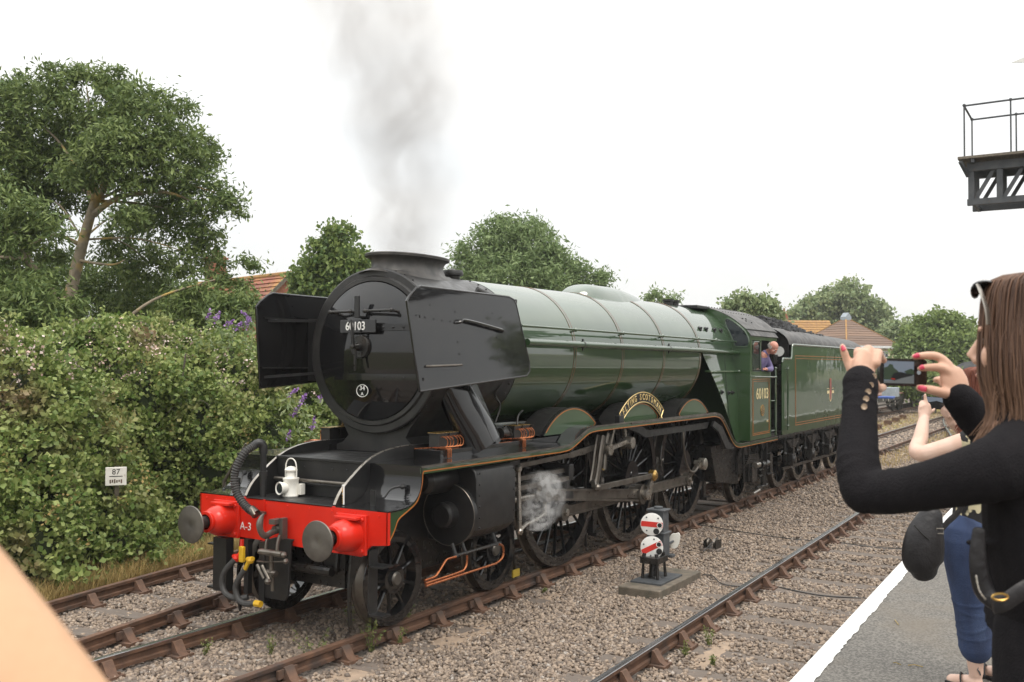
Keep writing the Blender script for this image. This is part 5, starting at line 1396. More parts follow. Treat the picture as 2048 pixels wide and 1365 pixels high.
b = MB(); b.cyl(gl(gx + .36, gy - 3.4, H1), gl(gx + .36, gy - 3.4, H1 + 2.6), .08, n=12); b.ball(gl(gx + .36, gy - 3.4, H1 + 2.7), .1, 10); b.build('signal_post', 'white_clean', gan)
tx_, ty_, tz_ = (10.559, -5.808, 7.717)
b = MB(); b.prism([(ty_ - oy, tz_ - oz), (ty_ - oy - 1.0, tz_ - oz + .32), (gy - 3.3 - oy, tz_ - oz + .55), (gy - 3.3 - oy, tz_ - oz + .25), (ty_ - oy - .5, tz_ - oz - .06)], tx_ - ox, tx_ - ox + .02, 'x'); b.build('signal_arm', 'white_clean', gan, smooth=0)

# ------------------------------------------------------------------ wagons beyond the engine
def wagon(x0, x1, zt, deckmat, label, name, cat, extra=None):
    xm = (x0 + x1) / 2; h = (far_c(x1) - far_c(x0)) / (x1 - x0)
    w = thing(name, label, cat, (xm, far_c(xm), 0)); w.rotation_euler.z = math.atan(h)
    L_ = (x1 - x0) / 2
    b = MB(); b.box(-L_, L_, -1.25, 1.25, zt - .09, zt); b.build('deck', deckmat, w, smooth=0)
    b = MB(); b.box(-L_, L_, -1.2, -1.1, zt - .42, zt - .09); b.box(-L_, L_, 1.1, 1.2, zt - .42, zt - .09); b.box(-L_ - .05, -L_ + .05, -1.25, 1.25, zt - .45, zt - .09); b.bar((-L_ * .5, -1.15, zt - .6), (L_ * .5, -1.15, zt - .6), .06, .08)
    for sx in (-1, 1): b.bar((sx * L_ * .5, -1.15, zt - .6), (sx * L_ * .72, -1.15, zt - .4), .06, .08)
    b.build('underframe', 'wagon_dark', w, smooth=0)
    for bx_ in (-L_ + 2.0, L_ - 2.0):
        b = MB(); b.prism([(bx_ - 1.4, .75), (bx_ - 1.1, .45), (bx_ - .45, .40), (bx_ - .3, .30), (bx_ + .3, .30), (bx_ + .45, .40), (bx_ + 1.1, .45), (bx_ + 1.4, .75), (bx_ + .6, .85), (bx_ - .6, .85)], -1.08, -1.02); b.build('bogie', 'wagon_dark', w, smooth=0)
        for d in (-.9, .9):
            for s in (-1, 1):
                o = MB(); o.lathe([(-.06, 0), (-.06, .40), (-.05, .46), (.05, .46), (.06, .40), (.06, 0)], (bx_ + d, s * .78, .46), 'y', 24); o.build('wheel', 'wagon_dark', w)
    for k in range(6):
        o = MB(); o.bar((-L_ + 1.2 + k * 1.6, -1.28, zt - .45 + .1 * (k % 2)), (-L_ + 1.1 + k * 1.6, -1.28, zt - .16), .03, .03); o.build('lever_handle', 'white_clean', w, smooth=0)
    return w
w = wagon(43.5, 58, 1.15, 'wagon_deck', 'flat bogie wagon with rust-brown deck on the far track', 'flat_wagon', 'wagon')
b = MB(); b.box(-.30, .30, -.35, .35, 0, .12); tag(b.build('tarpaulin_bundle', 'tarp_blue', bevel=.04, loc=(42.295, 2.121, 1.436)), 'blue wrapped bundle on the flat wagon deck', 'bundle'); bpy.data.objects['tarpaulin_bundle'].location.z = 1.15
b = MB(); b.box(-.45, .45, -.35, .35, 0, .48); o = tag(b.build('crate', 'lead_grey', bevel=.02, loc=(45.559, 2.535, 1.716)), 'pale crate standing on the flat wagon deck', 'crate'); o.location.z = 1.15
w2 = wagon(61, 74, 1.2, 'wagon_dark', 'dark closed van coupled beyond the flat wagon', 'goods_van', 'wagon')
b = MB(); b.box(-6.4, 6.4, -1.2, 1.2, 1.2, 2.6); b.build('van_body', 'wagon_dark', w2, smooth=0)
for k in range(6):
    b = MB(); b.box(-5.8 + 2.2 * k, -5.65 + 2.2 * k, -1.24, -1.2, 1.25, 2.55); b.build('van_strap', 'coach_grey', w2, smooth=0)
b = MB(); V = [(x, 1.25 * math.sin(a), 2.58 + .35 * math.cos(a)) for x in (-6.5, 6.5) for a in np.linspace(-1.5, 1.5, 9)]
b.add(V, [(i, i + 1, i + 10, i + 9) for i in range(8)]); b.build('van_roof', 'coach_grey', w2, smooth=60)
# carriage standing further along the engine's track
cx, cy, _ = (69.830, 1.286, 2.321)
cc = thing('railway_carriage', 'grey carriage with domed roof standing far along the track', 'carriage', (cx, cy, 0))
b = MB(); b.box(0, 16, -1.3, 1.3, .9, 2.45); b.build('carriage_body', 'coach_grey', cc, smooth=0, bevel=.05)
b = MB(); P = [(1.33 * math.sin(a), 2.40 + .72 * math.cos(a)) for a in np.linspace(-1.57, 1.57, 17)]
b.prism(P, -.1, 16.1, 'x'); b.build('carriage_roof', 'coach_grey', cc, smooth=50)
for (y0, y1) in ((-1.05, -.45), (-.30, .30), (.45, 1.05)):
    b = MB(); b.box(-.02, 0, y0, y1, 1.75, 2.35); f = b.build('window', 'trim_white', cc, smooth=0); b = MB(); b.box(-.03, -.02, y0 + .06, y1 - .06, 1.81, 2.29); b.build('pane', 'window_glass', f, smooth=0)
for k in range(6):
    b = MB(); b.box(1 + 2.5 * k, 2.4 + 2.5 * k, -1.32, -1.3, 1.6, 2.25); b.build('window', 'window_glass', cc, smooth=0)
for x in (1.5, 3.5, 12.5, 14.5):
    for s in (-1, 1): b = MB(); b.lathe([(-.06, 0), (-.06, .46), (.06, .46), (.06, 0)], (x, s * .78, .46), 'y', 20); b.build('wheel', 'wagon_dark', cc)
b = MB(); b.box(.3, 15.7, -1.0, 1.0, .5, .9); b.build('underframe', 'wagon_dark', cc, smooth=0)
# lamp post and ground point rollers
lp = thing('lamp_post', 'slim pale lamp post beyond the carriage', 'lamp post', (86.657, 2.664, 0.928)); lp.location.z = -.4
b = MB(); b.cyl((0, 0, 0), (0, 0, 4.2), .06, .04, n=8); b.build('post', 'trim_white', lp)
b = MB(); b.box(-.35, .1, -.1, .1, 4.15, 4.3); b.build('lamp_head', 'trim_white', lp, smooth=0)
for i, (u_, pt) in enumerate(((0, (39.431, 1.983, -0.100)), (1, (43.003, 2.191, -0.100)), (2, (46.035, 2.362, -0.100)), (3, (49.395, 2.600, -0.100)))):
    r_ = thing('rod_roller', ['low rusty point rod roller nearest the tender on the grass', 'second low rusty point rod roller along the grass', 'third low rusty point rod roller along the grass', 'farthest low rusty point rod roller along the grass'][i], 'rod roller', (pt[0], pt[1], -.2), 'point rod rollers on the grass strip')
    b = MB(); b.box(-.3, .3, -.2, .2, 0, .06); b.build('stool', 'chair_rust', r_, smooth=0)
    b = MB(); b.bar((-.2, 0, .06), (-.2, 0, .26), .3, .05); b.bar((.2, 0, .06), (.2, 0, .26), .3, .05); b.cyl((0, -.16, .2), (0, .16, .2), .06, n=10); b.build('roller', 'chair_rust', r_, smooth=0)

# ------------------------------------------------------------------ houses
def roof_courses(b, a0, a1, e0, e1, n, th=.05):
    """roof plane from ridge a0-a1 down to eave e0-e1 in n overlapping courses"""
    a0, a1, e0, e1 = map(Vector, (a0, a1, e0, e1)); nr = (a1 - a0 if (a1 - a0).length > 1e-3 else e1 - e0).cross(e0 - a0).normalized()
    if nr.z < 0: nr = -nr
    for i in range(n):
        t0, t1 = i / n, (i + 1) / n
        p = [a0.lerp(e0, t0), a1.lerp(e1, t0), a1.lerp(e1, t1), a0.lerp(e0, t1)]
        b.add([p[0], p[1], p[2] + nr * th, p[3] + nr * th, p[2], p[3]], [(0, 1, 2, 3), (3, 2, 4, 5)])
A = Vector((25.523, 25.200, 6.892))
hs = thing('brick_house', 'brick house with red tiled roof behind the big tree', 'house', (A.x, A.y, -.5))
hs.rotation_euler.z = math.atan2(.851 * .7 - .525 * -.0, 0) * 0 + R(31.7 + 45)
rz = A.z + .5
# local: +x runs along the ridge away from the gable, +y to the left of it
b = MB(); b.box(.1, 9, -3.6, 3.6, 0, rz - 3.5); b.prism([(-3.6, rz - 3.52), (0, rz - .06), (3.6, rz - 3.52)], .1, .35, 'x'); b.build('wall', 'brick', hs, smooth=0)
for s in (-1, 1):
    b = MB(); roof_courses(b, (-.1, 0, rz), (9.2, 0, rz), (-.1, s * 3.95, rz - 3.8), (9.2, s * 3.95, rz - 3.8), 18); rf = b.build('roof', 'roof_red', hs, smooth=0)
    b = MB(); b.bar((-.12, 0, rz + .02), (-.12, s * 3.95, rz - 3.78), .06, .16); b.build('bargeboard', 'concrete', rf, smooth=0)
for k in range(20):
    b = MB(); b.tube([(-.1 + .46 * k, 0, rz + .0), (.34 + .46 * k, 0, rz + .0)], .13, 8); b.build('ridge_tile', 'roof_lichen', rf)
b = MB(); b.box(5.2, 6.1, .4, 1.1, rz - 1.5, rz + 1.15); b.box(5.12, 6.18, .32, 1.18, rz + 1.0, rz + 1.1); b.build('chimney', 'brick', hs, smooth=0)
for k in (0, 1): b = MB(); b.lathe([(rz + 1.15, .12), (rz + 1.5, .1)], (5.45 + .4 * k, .75, 0), 'z', 10); b.build('chimney_pot', 'roof_red', hs)
# cream house with pyramid roof
C = Vector((87.623, 14.242, 4.757))
h2 = thing('cream_house', 'cream rendered house with brown pyramid roof and small roof lantern', 'house', (C.x, C.y, -.5))
h2.rotation_euler.z = R(-58.3 - 18.4 + 90 - 45)
ap = 2.7 + 92 * (735 - 637) / 1941 + .5; ev = 2.7 + 88 * (735 - 691) / 1941 + .5; hw = 3.15
b = MB(); b.box(-hw, hw, -hw, hw, 0, ev); b.build('wall', 'render_cream', h2, smooth=0)
q = hw + .35
cr4 = [(-q, -q), (q, -q), (q, q), (-q, q)]
for i in range(4):
    b = MB(); (x0, y0), (x1, y1) = cr4[i], cr4[(i + 1) % 4]
    roof_courses(b, (0, 0, ap), (0, 0, ap), (x0, y0, ev - .1), (x1, y1, ev - .1), 12, .03); b.build('roof', 'roof_brown', h2, smooth=0)
    b = MB(); b.bar((x0, y0, ev - .07), (0, 0, ap + .03), .14, .06); b.build('hip_tiles', 'roof_lichen', h2, smooth=0)
    b = MB(); b.bar((x0, y0, ev - .2), (x1, y1, ev - .2), .12, .22); b.build('eaves_board', 'trim_white', h2, smooth=0)
b = MB(); b.prism([(-.35, ap - .25), (.35, ap - .25), (.35, ap + .05), (0, ap + .45), (-.35, ap + .05)], -.35, .35); b.build('roof_lantern', 'lead_grey', h2, smooth=0)
def window(parent, M, w, h):
    b = MB(); b.box(-w / 2, w / 2, -.05, .02, -h / 2, h / 2); f = b.build('window', 'trim_white', parent, smooth=0); f.matrix_local = M
    for sx in (-1, 1):
        for sz in (-1, 1):
            b = MB(); b.box(sx * w / 4 - w * .19, sx * w / 4 + w * .19, -.062, -.05, sz * h / 4 - h * .20, sz * h / 4 + h * .20); b.build('pane', 'window_glass', f, smooth=0)
for face in range(4):
    for k in (-1.6, 0, 1.6): window(h2, rot(face * math.pi / 2, 'Z') @ T(k, -hw, ev - 1.15), .8, 1.15)
# house with orange roof and chimney behind the tender
C = Vector((105.474, 23.418, 4.606))
h3 = thing('orange_roof_house', 'house with orange lichened roof and brick chimney beyond the tender coal', 'house', (C.x, C.y, -.5)); h3.rotation_euler.z = R(31.7)
rz = 2.7 + 112 * (735 - 643) / 1941 + .5
b = MB(); b.box(-3, 3, -3.2, 2.0, 0, rz - 2.6); b.prism([(-3, rz - 2.62), (0, rz - .06), (3, rz - 2.62)], -3.2, 1.95, 'y'); b.build('wall', 'brick', h3, smooth=0)
for s in (-1, 1): b = MB(); roof_courses(b, (0, -3.4, rz), (0, 2.2, rz), (s * 3.3, -3.4, rz - 2.85), (s * 3.3, 2.2, rz - 2.85), 10); b.build('roof', 'roof_lichen', h3, smooth=0)
b = MB(); b.box(-.5, .3, 1.5, 2.2, rz - 1, rz + 1.0); b.build('chimney', 'brick', h3, smooth=0)
b = MB(); b.lathe([(rz + 1.0, .14), (rz + 1.4, .12)], (-.1, 1.85, 0), 'z', 8); b.build('chimney_pot', 'roof_red', h3)
b = MB(); b.cyl((-.1, 2.9, rz - 1.5), (-.1, 2.9, rz + 1.7), .03, n=6); b.bar((-.1, 2.4, rz + 1.6), (-.1, 3.4, rz + 1.6), .03, .03); b.bar((-.1, 2.6, rz + 1.3), (-.1, 3.2, rz + 1.3), .03, .03); b.build('aerial', 'lead_grey', h3)

# ------------------------------------------------------------------ station building and trees behind the platform (seen in the paintwork)
st = thing('station_building', 'low brick station building with slate roof behind the platform', 'building', (4, -30, -.5))
b = MB(); b.box(-14, 16, -4, 0, 0, 3.6); b.build('wall', 'brick', st, smooth=0)
b = MB(); roof_courses_ = None
b.prism([(-4.4, 3.55), (-2, 5.4), (.6, 3.55)], -14.4, 16.4, 'x'); rf = b.build('roof', 'roof_brown', st, smooth=0)
b = MB(); b.box(-14.2, 16.2, 0, .5, 3.2, 3.5); b.build('canopy_board', 'render_cream', st, smooth=0)
for k in range(9):
    b = MB(); b.box(-13 + 3.3 * k, -11.8 + 3.3 * k, 0, .04, 1.0, 2.8); f = b.build('window', 'trim_white', st, smooth=0)
    for j in range(2): b = MB(); b.box(-12.93 + 3.3 * k + .55 * j, -12.43 + 3.3 * k + .55 * j, .04, .06, 1.07, 2.73); b.build('pane', 'window_glass', f, smooth=0)
for x in (-5, 9): b = MB(); b.box(x, x + .9, -2.4, -1.6, 5.0, 6.4); b.build('chimney', 'brick', rf, smooth=0)

# ------------------------------------------------------------------ vegetation
def leaf_mesh(name, P, size, aspect, m, parent=None, droop=0.3, out=None, outw=0.5):
    """one folded leaf (rhombus) per point of P"""
    n = len(P)
    d = nrg.normal(size=(n, 3)); d[:, 2] -= droop
    if out is not None: d += out * outw * 2
    d /= np.linalg.norm(d, axis=1)[:, None] + 1e-9
    u = nrg.normal(size=(n, 3)); u -= d * np.sum(u * d, 1)[:, None]; u /= np.linalg.norm(u, axis=1)[:, None] + 1e-9
    s = size * nrg.uniform(.6, 1.3, n)[:, None]
    a = P - d * s * .5; c = P + d * s * .5
    l = P - u * s * aspect * .5 + d * s * .08; r = P + u * s * aspect * .5 + d * s * .08
    V = np.stack([a, l, c, r], 1).reshape(-1, 3)
    F = np.arange(4 * n).reshape(-1, 4)
    return big_mesh(name, V, F, m, parent)
def crown_points(blobs, clump_r, per_m2, leaves, squash=.75):
    C = []; O = []
    for (c, r) in blobs:
        c = np.array(c); k = max(6, int(per_m2 * r * r * 4))
        d = nrg.normal(size=(k, 3)); d /= np.linalg.norm(d, axis=1)[:, None]
        rr = r * nrg.uniform(.30, 1.0, k) ** .6
        C.append(c + d * rr[:, None] * np.array([1, 1, .9])); O.append(d)
    C = np.vstack(C); O = np.vstack(O)
    n = len(C)
    cr = clump_r * nrg.uniform(.55, 1.35, n)
    off = nrg.normal(size=(n, leaves, 3)) * .5
    off[:, :, 2] *= squash
    P = C[:, None] + off * cr[:, None, None]
    OO = np.repeat(O[:, None], leaves, 1)
    return P.reshape(-1, 3), OO.reshape(-1, 3)
def tree(name, label, base, blobs, limbs, m, bark, leaf, aspect, clump_r, per_m2, leaves, group=None, droop=.4, squash=.75):
    t = thing(name, label, 'tree', base, group)
    o = Vector(base)
    P, O = crown_points([((c[0] - o.x, c[1] - o.y, c[2] - o.z), r) for c, r in blobs], clump_r, per_m2, leaves, squash)
    leaf_mesh('crown', P, leaf, aspect, m, t, droop, O, .35)
    b = MB()
    for k, (pts, r0, r1) in enumerate(limbs):
        L = smoothline([tuple(Vector(p) - o) for p in pts], 5); kk = len(L)
        b.tube(L, [r0 + (r1 - r0) * (i / (kk - 1)) ** .8 for i in range(kk)], 10)
    if limbs: b.build('trunk', bark, t, smooth=60)
    return t
# twigs help: thin branches from the limb ends into the blobs
def twigs(start, blobs, r=.03):
    out = []
    for c, rr in blobs:
        s = Vector(start); e = Vector(c) + Vector((rnd.uniform(-.4, .4), rnd.uniform(-.4, .4), rnd.uniform(0, .4))) * rr
        mid = s.lerp(e, .5) + Vector((0, 0, .15 * (e - s).length * rnd.uniform(.2, 1)))
        out.append(([tuple(s), tuple(mid), tuple(e)], r, r * .3))
    return out
# big leaning tree
BT_ = [((6.173, 14.581, 8.347), 1.3), ((6.661, 12.821, 8.752), .95), ((6.929, 11.466, 8.112), 1.05), ((6.624, 14.270, 7.562), 1.1), ((6.328, 11.340, 7.191), .95), ((7.305, 10.895, 7.322), .85), ((7.936, 10.810, 7.661), .5), ((7.712, 10.276, 6.475), .55), ((8.001, 9.815, 6.330), .36),
       ((7.803, 11.664, 6.198), .75), ((6.508, 15.272, 6.428), 1.0), ((7.995, 10.834, 5.112), .6), ((8.401, 13.037, 5.021), .7), ((8.378, 10.250, 4.361), .5), ((8.607, 9.850, 5.001), .2), ((8.240, 10.503, 3.723), .6), ((5.172, 15.300, 7.292), 1.6), ((5.625, 15.619, 5.144), 1.2), ((8.551, 13.789, 4.058), .8), ((6.675, 12.394, 9.274), .4), ((6.104, 13.323, 9.154), .5), ((5.624, 14.497, 8.802), .6), ((7.608, 11.294, 8.644), .35), ((8.163, 10.533, 5.750), .42), ((6.663, 15.884, 4.265), .9), ((8.754, 12.523, 3.787), .8), ((8.048, 17.468, 3.862), 1.3), ((8.892, 16.101, 3.868), 1.2), ((9.942, 14.389, 4.144), 1.1), ((8.445, 16.774, 4.936), .9), ((9.152, 15.636, 4.808), .8), ((5.813, 11.406, 7.322), .55), ((5.664, 12.053, 6.818), .5), ((6.261, 11.133, 5.839), .4), ((8.142, 13.392, 6.378), .5), ((7.328, 15.710, 5.310), .5), ((7.573, 14.673, 6.777), .5), ((8.251, 14.204, 5.570), .5)]
fork = (6.404, 12.398, 6.386)
limbs = [([(6.105, 13.025, 3.324), (6.180, 12.850, 4.480), (6.302, 12.598, 5.614), fork], .155, .095), ([fork, (6.485, 12.607, 7.242), (6.459, 12.795, 8.181)], .12, .03), ([fork, (6.530, 11.784, 6.994), (6.779, 11.347, 7.726)], .09, .02), ([(6.387, 12.440, 6.068), (6.509, 11.655, 6.416), (7.101, 10.881, 6.549), (7.657, 10.374, 6.305)], .08, .02),
         ([(6.248, 12.697, 5.387), (5.705, 12.807, 5.559), (5.300, 13.093, 5.309)], .06, .02), ([(6.196, 12.797, 5.047), (6.364, 11.772, 4.896), (6.536, 11.487, 5.009)], .04, .012)]
limbs += twigs(fork, [BT_[i] for i in (0, 1, 2, 3, 4, 5, 9, 7)], .045) + twigs((6.275, 12.648, 5.501), [BT_[i] for i in (10, 11, 12, 34)], .03)
tree('willow_tree', 'large dark leaning tree with lichen-yellow trunk above the brambles', (6.105, 13.025, 3.324), BT_, limbs, 'leaf_willow', 'bark', .145, .32, .30, 24, 52, droop=.5, squash=.65)
BL = [((3.760, 11.976, 5.175), .7), ((4.089, 11.415, 5.780), .45), ((4.338, 11.035, 5.280), .35), ((3.719, 11.167, 3.547), .75), ((4.100, 10.540, 3.795), .6), ((3.518, 12.045, 3.956), .9), ((4.313, 11.309, 4.384), .35)]
limbs = [([(4.954, 11.083, 3.309), (4.832, 11.253, 3.905), (4.224, 11.434, 4.787)], .12, .07), ([(4.224, 11.434, 4.787), (3.964, 11.452, 5.264), (3.690, 11.691, 5.547)], .06, .02), ([(4.224, 11.434, 4.787), (3.702, 11.517, 4.792), (3.281, 11.822, 4.718)], .05, .02), ([(4.236, 11.417, 4.737), (4.300, 11.661, 5.420), (4.164, 12.242, 5.857)], .045, .015)]
tree('young_willow_tree', 'smaller leaning tree with bare forked stems at the far left', (4.954, 11.083, 3.309), BL, limbs, 'leaf_willow', 'bark', .18, .24, .32, 26, 55, droop=.6, squash=.6)
BB = [((7.349, 9.094, 3.656), .55), ((7.026, 9.596, 4.086), .5), ((7.481, 8.860, 4.090), .35), ((6.754, 10.062, 3.543), .5)]
tree('leaning_tree', 'low arching limb tree just above the bramble tops', (5.732, 10.776, 3.285), BB, [([(5.732, 10.776, 3.285), (5.970, 10.367, 3.784), (6.427, 9.991, 4.170), (7.187, 9.316, 4.520)], .055, .015)], 'leaf_willow', 'bark', .18, .24, .30, 26, 55, droop=.6)
# middle distance
def simple_tree(name, label, D, pix, m, leaf, aspect, clump, per, lv, group, base):
    blobs = [(p, r) for p, r in pix]
    c = np.mean([p for p, r in pix], 0)
    bs = (base[0], base[1], -.5)
    top = (c[0], c[1], c[2] + .3)
    limbs = [([bs, (bs[0] * .5 + c[0] * .5, bs[1] * .5 + c[1] * .5, (bs[2] + c[2]) / 2), top], .16 * D / 40, .05)]
    limbs += twigs((c[0], c[1], c[2] - .5), blobs, .03 * D / 40)
    return tree(name, label, bs, blobs, limbs, m, 'bark_grey', leaf, aspect, clump, per, lv, group)
simple_tree('maple_tree', 'compact mid-green tree left of the chimney', 35, [((19.154, 16.460, 7.284), .55), ((18.932, 16.849, 6.651), .75), ((19.367, 16.162, 6.294), .75), ((18.811, 17.088, 5.749), .9), ((18.524, 17.547, 5.836), .45), ((19.297, 16.326, 5.211), .9), ((19.616, 15.784, 5.755), .55), ((18.931, 16.945, 4.668), .9), ((18.448, 17.708, 5.025), .5)], 'leaf_green', .19, .6, .38, 22, 40, 'trees behind the train', (19.106, 16.728, 3.227))
simple_tree('ash_tree', 'broad pale green tree right of the chimney', 45, [((30.664, 16.803, 8.508), 1.2), ((31.224, 15.920, 8.049), 1.6), ((29.825, 18.190, 7.922), .6), ((30.151, 17.705, 6.997), 1.2), ((31.912, 14.844, 7.243), 1.2), ((32.472, 13.960, 6.784), .8), ((33.025, 13.075, 6.556), .6), ((29.929, 16.194, 6.340), 1.7), ((30.827, 14.750, 6.120), 1.4), ((29.672, 18.498, 6.646), .8)], 'leaf_ash', .26, .3, .52, 13, 46, 'trees behind the train', (31.220, 16.166, 2.949))
simple_tree('ash_tree', 'small sparse tree top showing just left of the safety valves', 60, [((48.477, 16.600, 6.837), .7), ((48.918, 15.891, 6.717), .5), ((48.190, 17.076, 6.588), .5)], 'leaf_ash', .28, .35, .45, 10, 30, 'trees behind the train', (48.611, 16.590, 2.450))
simple_tree('sycamore_tree', 'yellow-green tree showing above the cab roof', 55, [((46.285, 10.671, 6.030), .9), ((46.856, 9.756, 5.836), 1.0), ((45.992, 11.155, 5.830), .5), ((46.644, 10.123, 5.325), 1.2), ((47.240, 9.159, 5.329), .5)], 'leaf_pale', .26, .6, .45, 13, 40, 'trees behind the train', (46.636, 10.271, 2.492))
simple_tree('poplar_tree', 'tall pale tree behind the cream pyramid-roofed house', 118, [((112.681, 22.943, 9.458), 2.6), ((114.255, 20.348, 10.504), 3.0), ((115.728, 18.035, 8.996), 2.6), ((111.589, 24.764, 8.356), 1.8), ((115.916, 17.788, 7.781), 2.4), ((115.715, 21.887, 8.468), 3.2), ((111.123, 25.545, 7.744), 1.4)], 'leaf_pale', .55, .6, .9, 3.6, 34, 'trees behind the train', (114.126, 20.943, 2.297))
simple_tree('chestnut_tree', 'dense rounded green tree above the raised phones', 75, [((73.884, 4.096, 5.373), 1.9), ((74.816, 2.624, 4.607), 1.9), ((73.196, 5.255, 4.402), 1.8), ((73.138, 3.474, 3.815), 2.3), ((75.148, 2.142, 3.451), 1.5), ((72.918, 5.760, 3.240), 1.6), ((72.864, 3.971, 2.669), 2.0)], 'leaf_far', .34, .6, .55, 10, 44, 'trees behind the train', (74.173, 3.802, 1.705))
simple_tree('poplar_tree', 'slim pale tree left of the dense rounded tree', 95, [((93.332, 10.637, 6.313), 1.3), ((93.864, 9.812, 5.583), 1.6), ((93.500, 10.446, 4.602), 1.8), ((92.997, 11.283, 4.108), 1.3)], 'leaf_pale', .42, .6, .7, 6, 36, 'trees behind the train', (93.563, 10.471, 1.911))
simple_tree('pine_tree', 'dark tree at the right edge behind the woman with sunglasses', 110, [((114.616, 4.788, 5.226), 2.2), ((115.102, 4.082, 3.530), 2.5), ((114.066, 5.772, 3.238), 2.2), ((116.267, 2.142, 4.672), 3.5), ((117.743, -0.273, 5.250), 3.5)], 'leaf_willow', .5, .5, .9, 4, 36, 'trees behind the train', (114.844, 4.580, 1.828))
# low scrub between the wagons and the trees
def scrub(label, blobs, m, leaf, per, lv, group='scrub along the far siding'):
    c = np.mean([p for p, r in blobs], 0)
    t = thing('bush', label, 'bush', (c[0], c[1], -.4), group)
    P, O = crown_points([((p[0] - c[0], p[1] - c[1], p[2] + .4), r) for p, r in blobs], .5, per, lv)
    leaf_mesh('foliage', P, leaf, .6, m, t, .1, O, .3)
    b = MB(); b.tube([(0, 0, 0), (.1, 0, 1.2)], [.06, .03], 6); b.build('stem', 'bark_grey', t)
scrub('pale scrub bush behind the black-sleeved raised hand', [((62.602, 5.373, 2.320), .9), ((63.046, 4.649, 2.426), 1.0), ((62.160, 6.098, 2.079), .8), ((63.495, 3.926, 2.327), 1.0)], 'leaf_pale', .26, 10, 40)
scrub('green scrub bush below the dense rounded tree', [((57.158, 2.792, 1.744), 1.1), ((57.571, 2.137, 1.438), 1.1), ((56.755, 3.451, 1.586), 1.0), ((57.974, 1.478, 1.596), 1.0), ((58.461, 0.690, 1.600), 1.0)], 'leaf_far', .24, 10, 40)
scrub('dark scrub bush behind the far wagons', [((75.905, 10.488, 2.228), 1.5), ((76.781, 9.090, 1.823), 1.5), ((75.039, 11.891, 2.221), 1.4), ((81.898, 8.432, 1.570), 1.5)], 'leaf_green', .28, 7, 36)
scrub('scrub bush glimpsed under the tender buffer line', [((62.473, 13.187, 2.444), 1.6), ((51.207, 12.381, 2.625), 1.5), ((68.677, 12.671, 2.242), 1.6)], 'leaf_green', .28, 7, 30)

# ------------------------------------------------------------------ bramble thicket along the far side
def hz(x): return (1 + .05 * np.sin(2.1 * x + .4) + .035 * np.sin(4.7 * x) + .02 * np.sin(9.3 * x + 1)) * np.interp(x, [-6, 0, 1.5, 3.7, 5.8, 7.5, 9, 12, 20, 40], [2.75, 2.95, 3.05, 3.15, 3.15, 3.0, 2.7, 2.5, 2.2, 2.0])
def hy(x): return np.interp(x, [-6, 0, 2, 4, 8, 14, 40], [4.1, 4.40, 4.85, 5.2, 5.8, 6.4, 7.5])
def lump(x, s, t):
    return (np.sin(x * 1.35 + 2.0 * s) * .30 + np.sin(x * 2.9 + 5.1 * s + 1.3) * .20 + np.sin(x * 5.3 - 7.0 * s + t) * .08 + np.sin(s * 11 + x * .9) * .10 + np.sin(x * 9.1 + s * 17) * .04)
def hedge_pt(x, s, off=0.0):
    """s 0 foot .. 1 crest .. 1.4 behind"""
    h = hz(x) + .5; y0 = hy(x)
    th = np.clip(s, 0, 1.4) * math.pi / 2
    r = 1 + lump(x, s, .5) * .55 + off
    y = y0 + 2.9 - 2.9 * np.cos(th) * r * (1 - .12 * np.sin(2 * th)) + .55 * np.sin(th) * 0
    z = -.5 + h * np.sin(np.clip(th, 0, math.pi / 2)) ** .82 * (1 + .16 * lump(x, s, 1.1)) - np.maximum(s - 1, 0) * 1.5 + off * .6
    return np.stack([x, y, z], -1)
hed = thing('bramble_thicket', 'tall flowering bramble thicket filling the bank on the far side', 'thicket', (4, 5.5, -.5))
xs = np.linspace(-6, 40, 150); ss = np.linspace(0, 1.4, 22)
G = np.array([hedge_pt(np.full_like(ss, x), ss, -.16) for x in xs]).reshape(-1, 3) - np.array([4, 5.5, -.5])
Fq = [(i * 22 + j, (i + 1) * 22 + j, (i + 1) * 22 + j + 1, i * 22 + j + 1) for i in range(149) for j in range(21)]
big_mesh('dark_core', G, Fq, 'bramble_core', hed, smooth=True)  # backing sheet that blocks the view; dark of the gaps put into its colour
k1, k2 = 3000, 420
cx = np.concatenate([nrg.uniform(-4.2, 9.5, k1), nrg.uniform(9.5, 40, k2)]); cs_ = nrg.uniform(0, 1.22, k1 + k2); cs_[:900] *= .42; cx[:160] = nrg.uniform(-4.2, .8, 160)
coff = nrg.uniform(-.10, .10, k1 + k2) + .05 * (nrg.random(k1 + k2) < .2)
C = hedge_pt(cx, cs_, coff); kk = 58
cr_ = nrg.uniform(.10, .24, k1 + k2)
P = C[:, None] + nrg.normal(0, .55, (k1 + k2, kk, 3)) * cr_[:, None, None] * np.array([1, .8, .75])
N_ = np.stack([0 * cs_, -np.cos(cs_ * 1.5), np.sin(cs_ * 1.5) + .5], 1)
for nm, a, e, sz, asp in (('foliage', 0, 2000, .085, .78), ('foliage', 2000, 2700, .060, .85), ('foliage', 2700, k1 + k2, .10, .62)):
    leaf_mesh(nm, (P[a:e] - np.array([4, 5.5, -.5])).reshape(-1, 3), sz, asp, 'leaf_bramble', hed, .1, np.repeat(N_[a:e, None], kk, 1).reshape(-1, 3), .10)
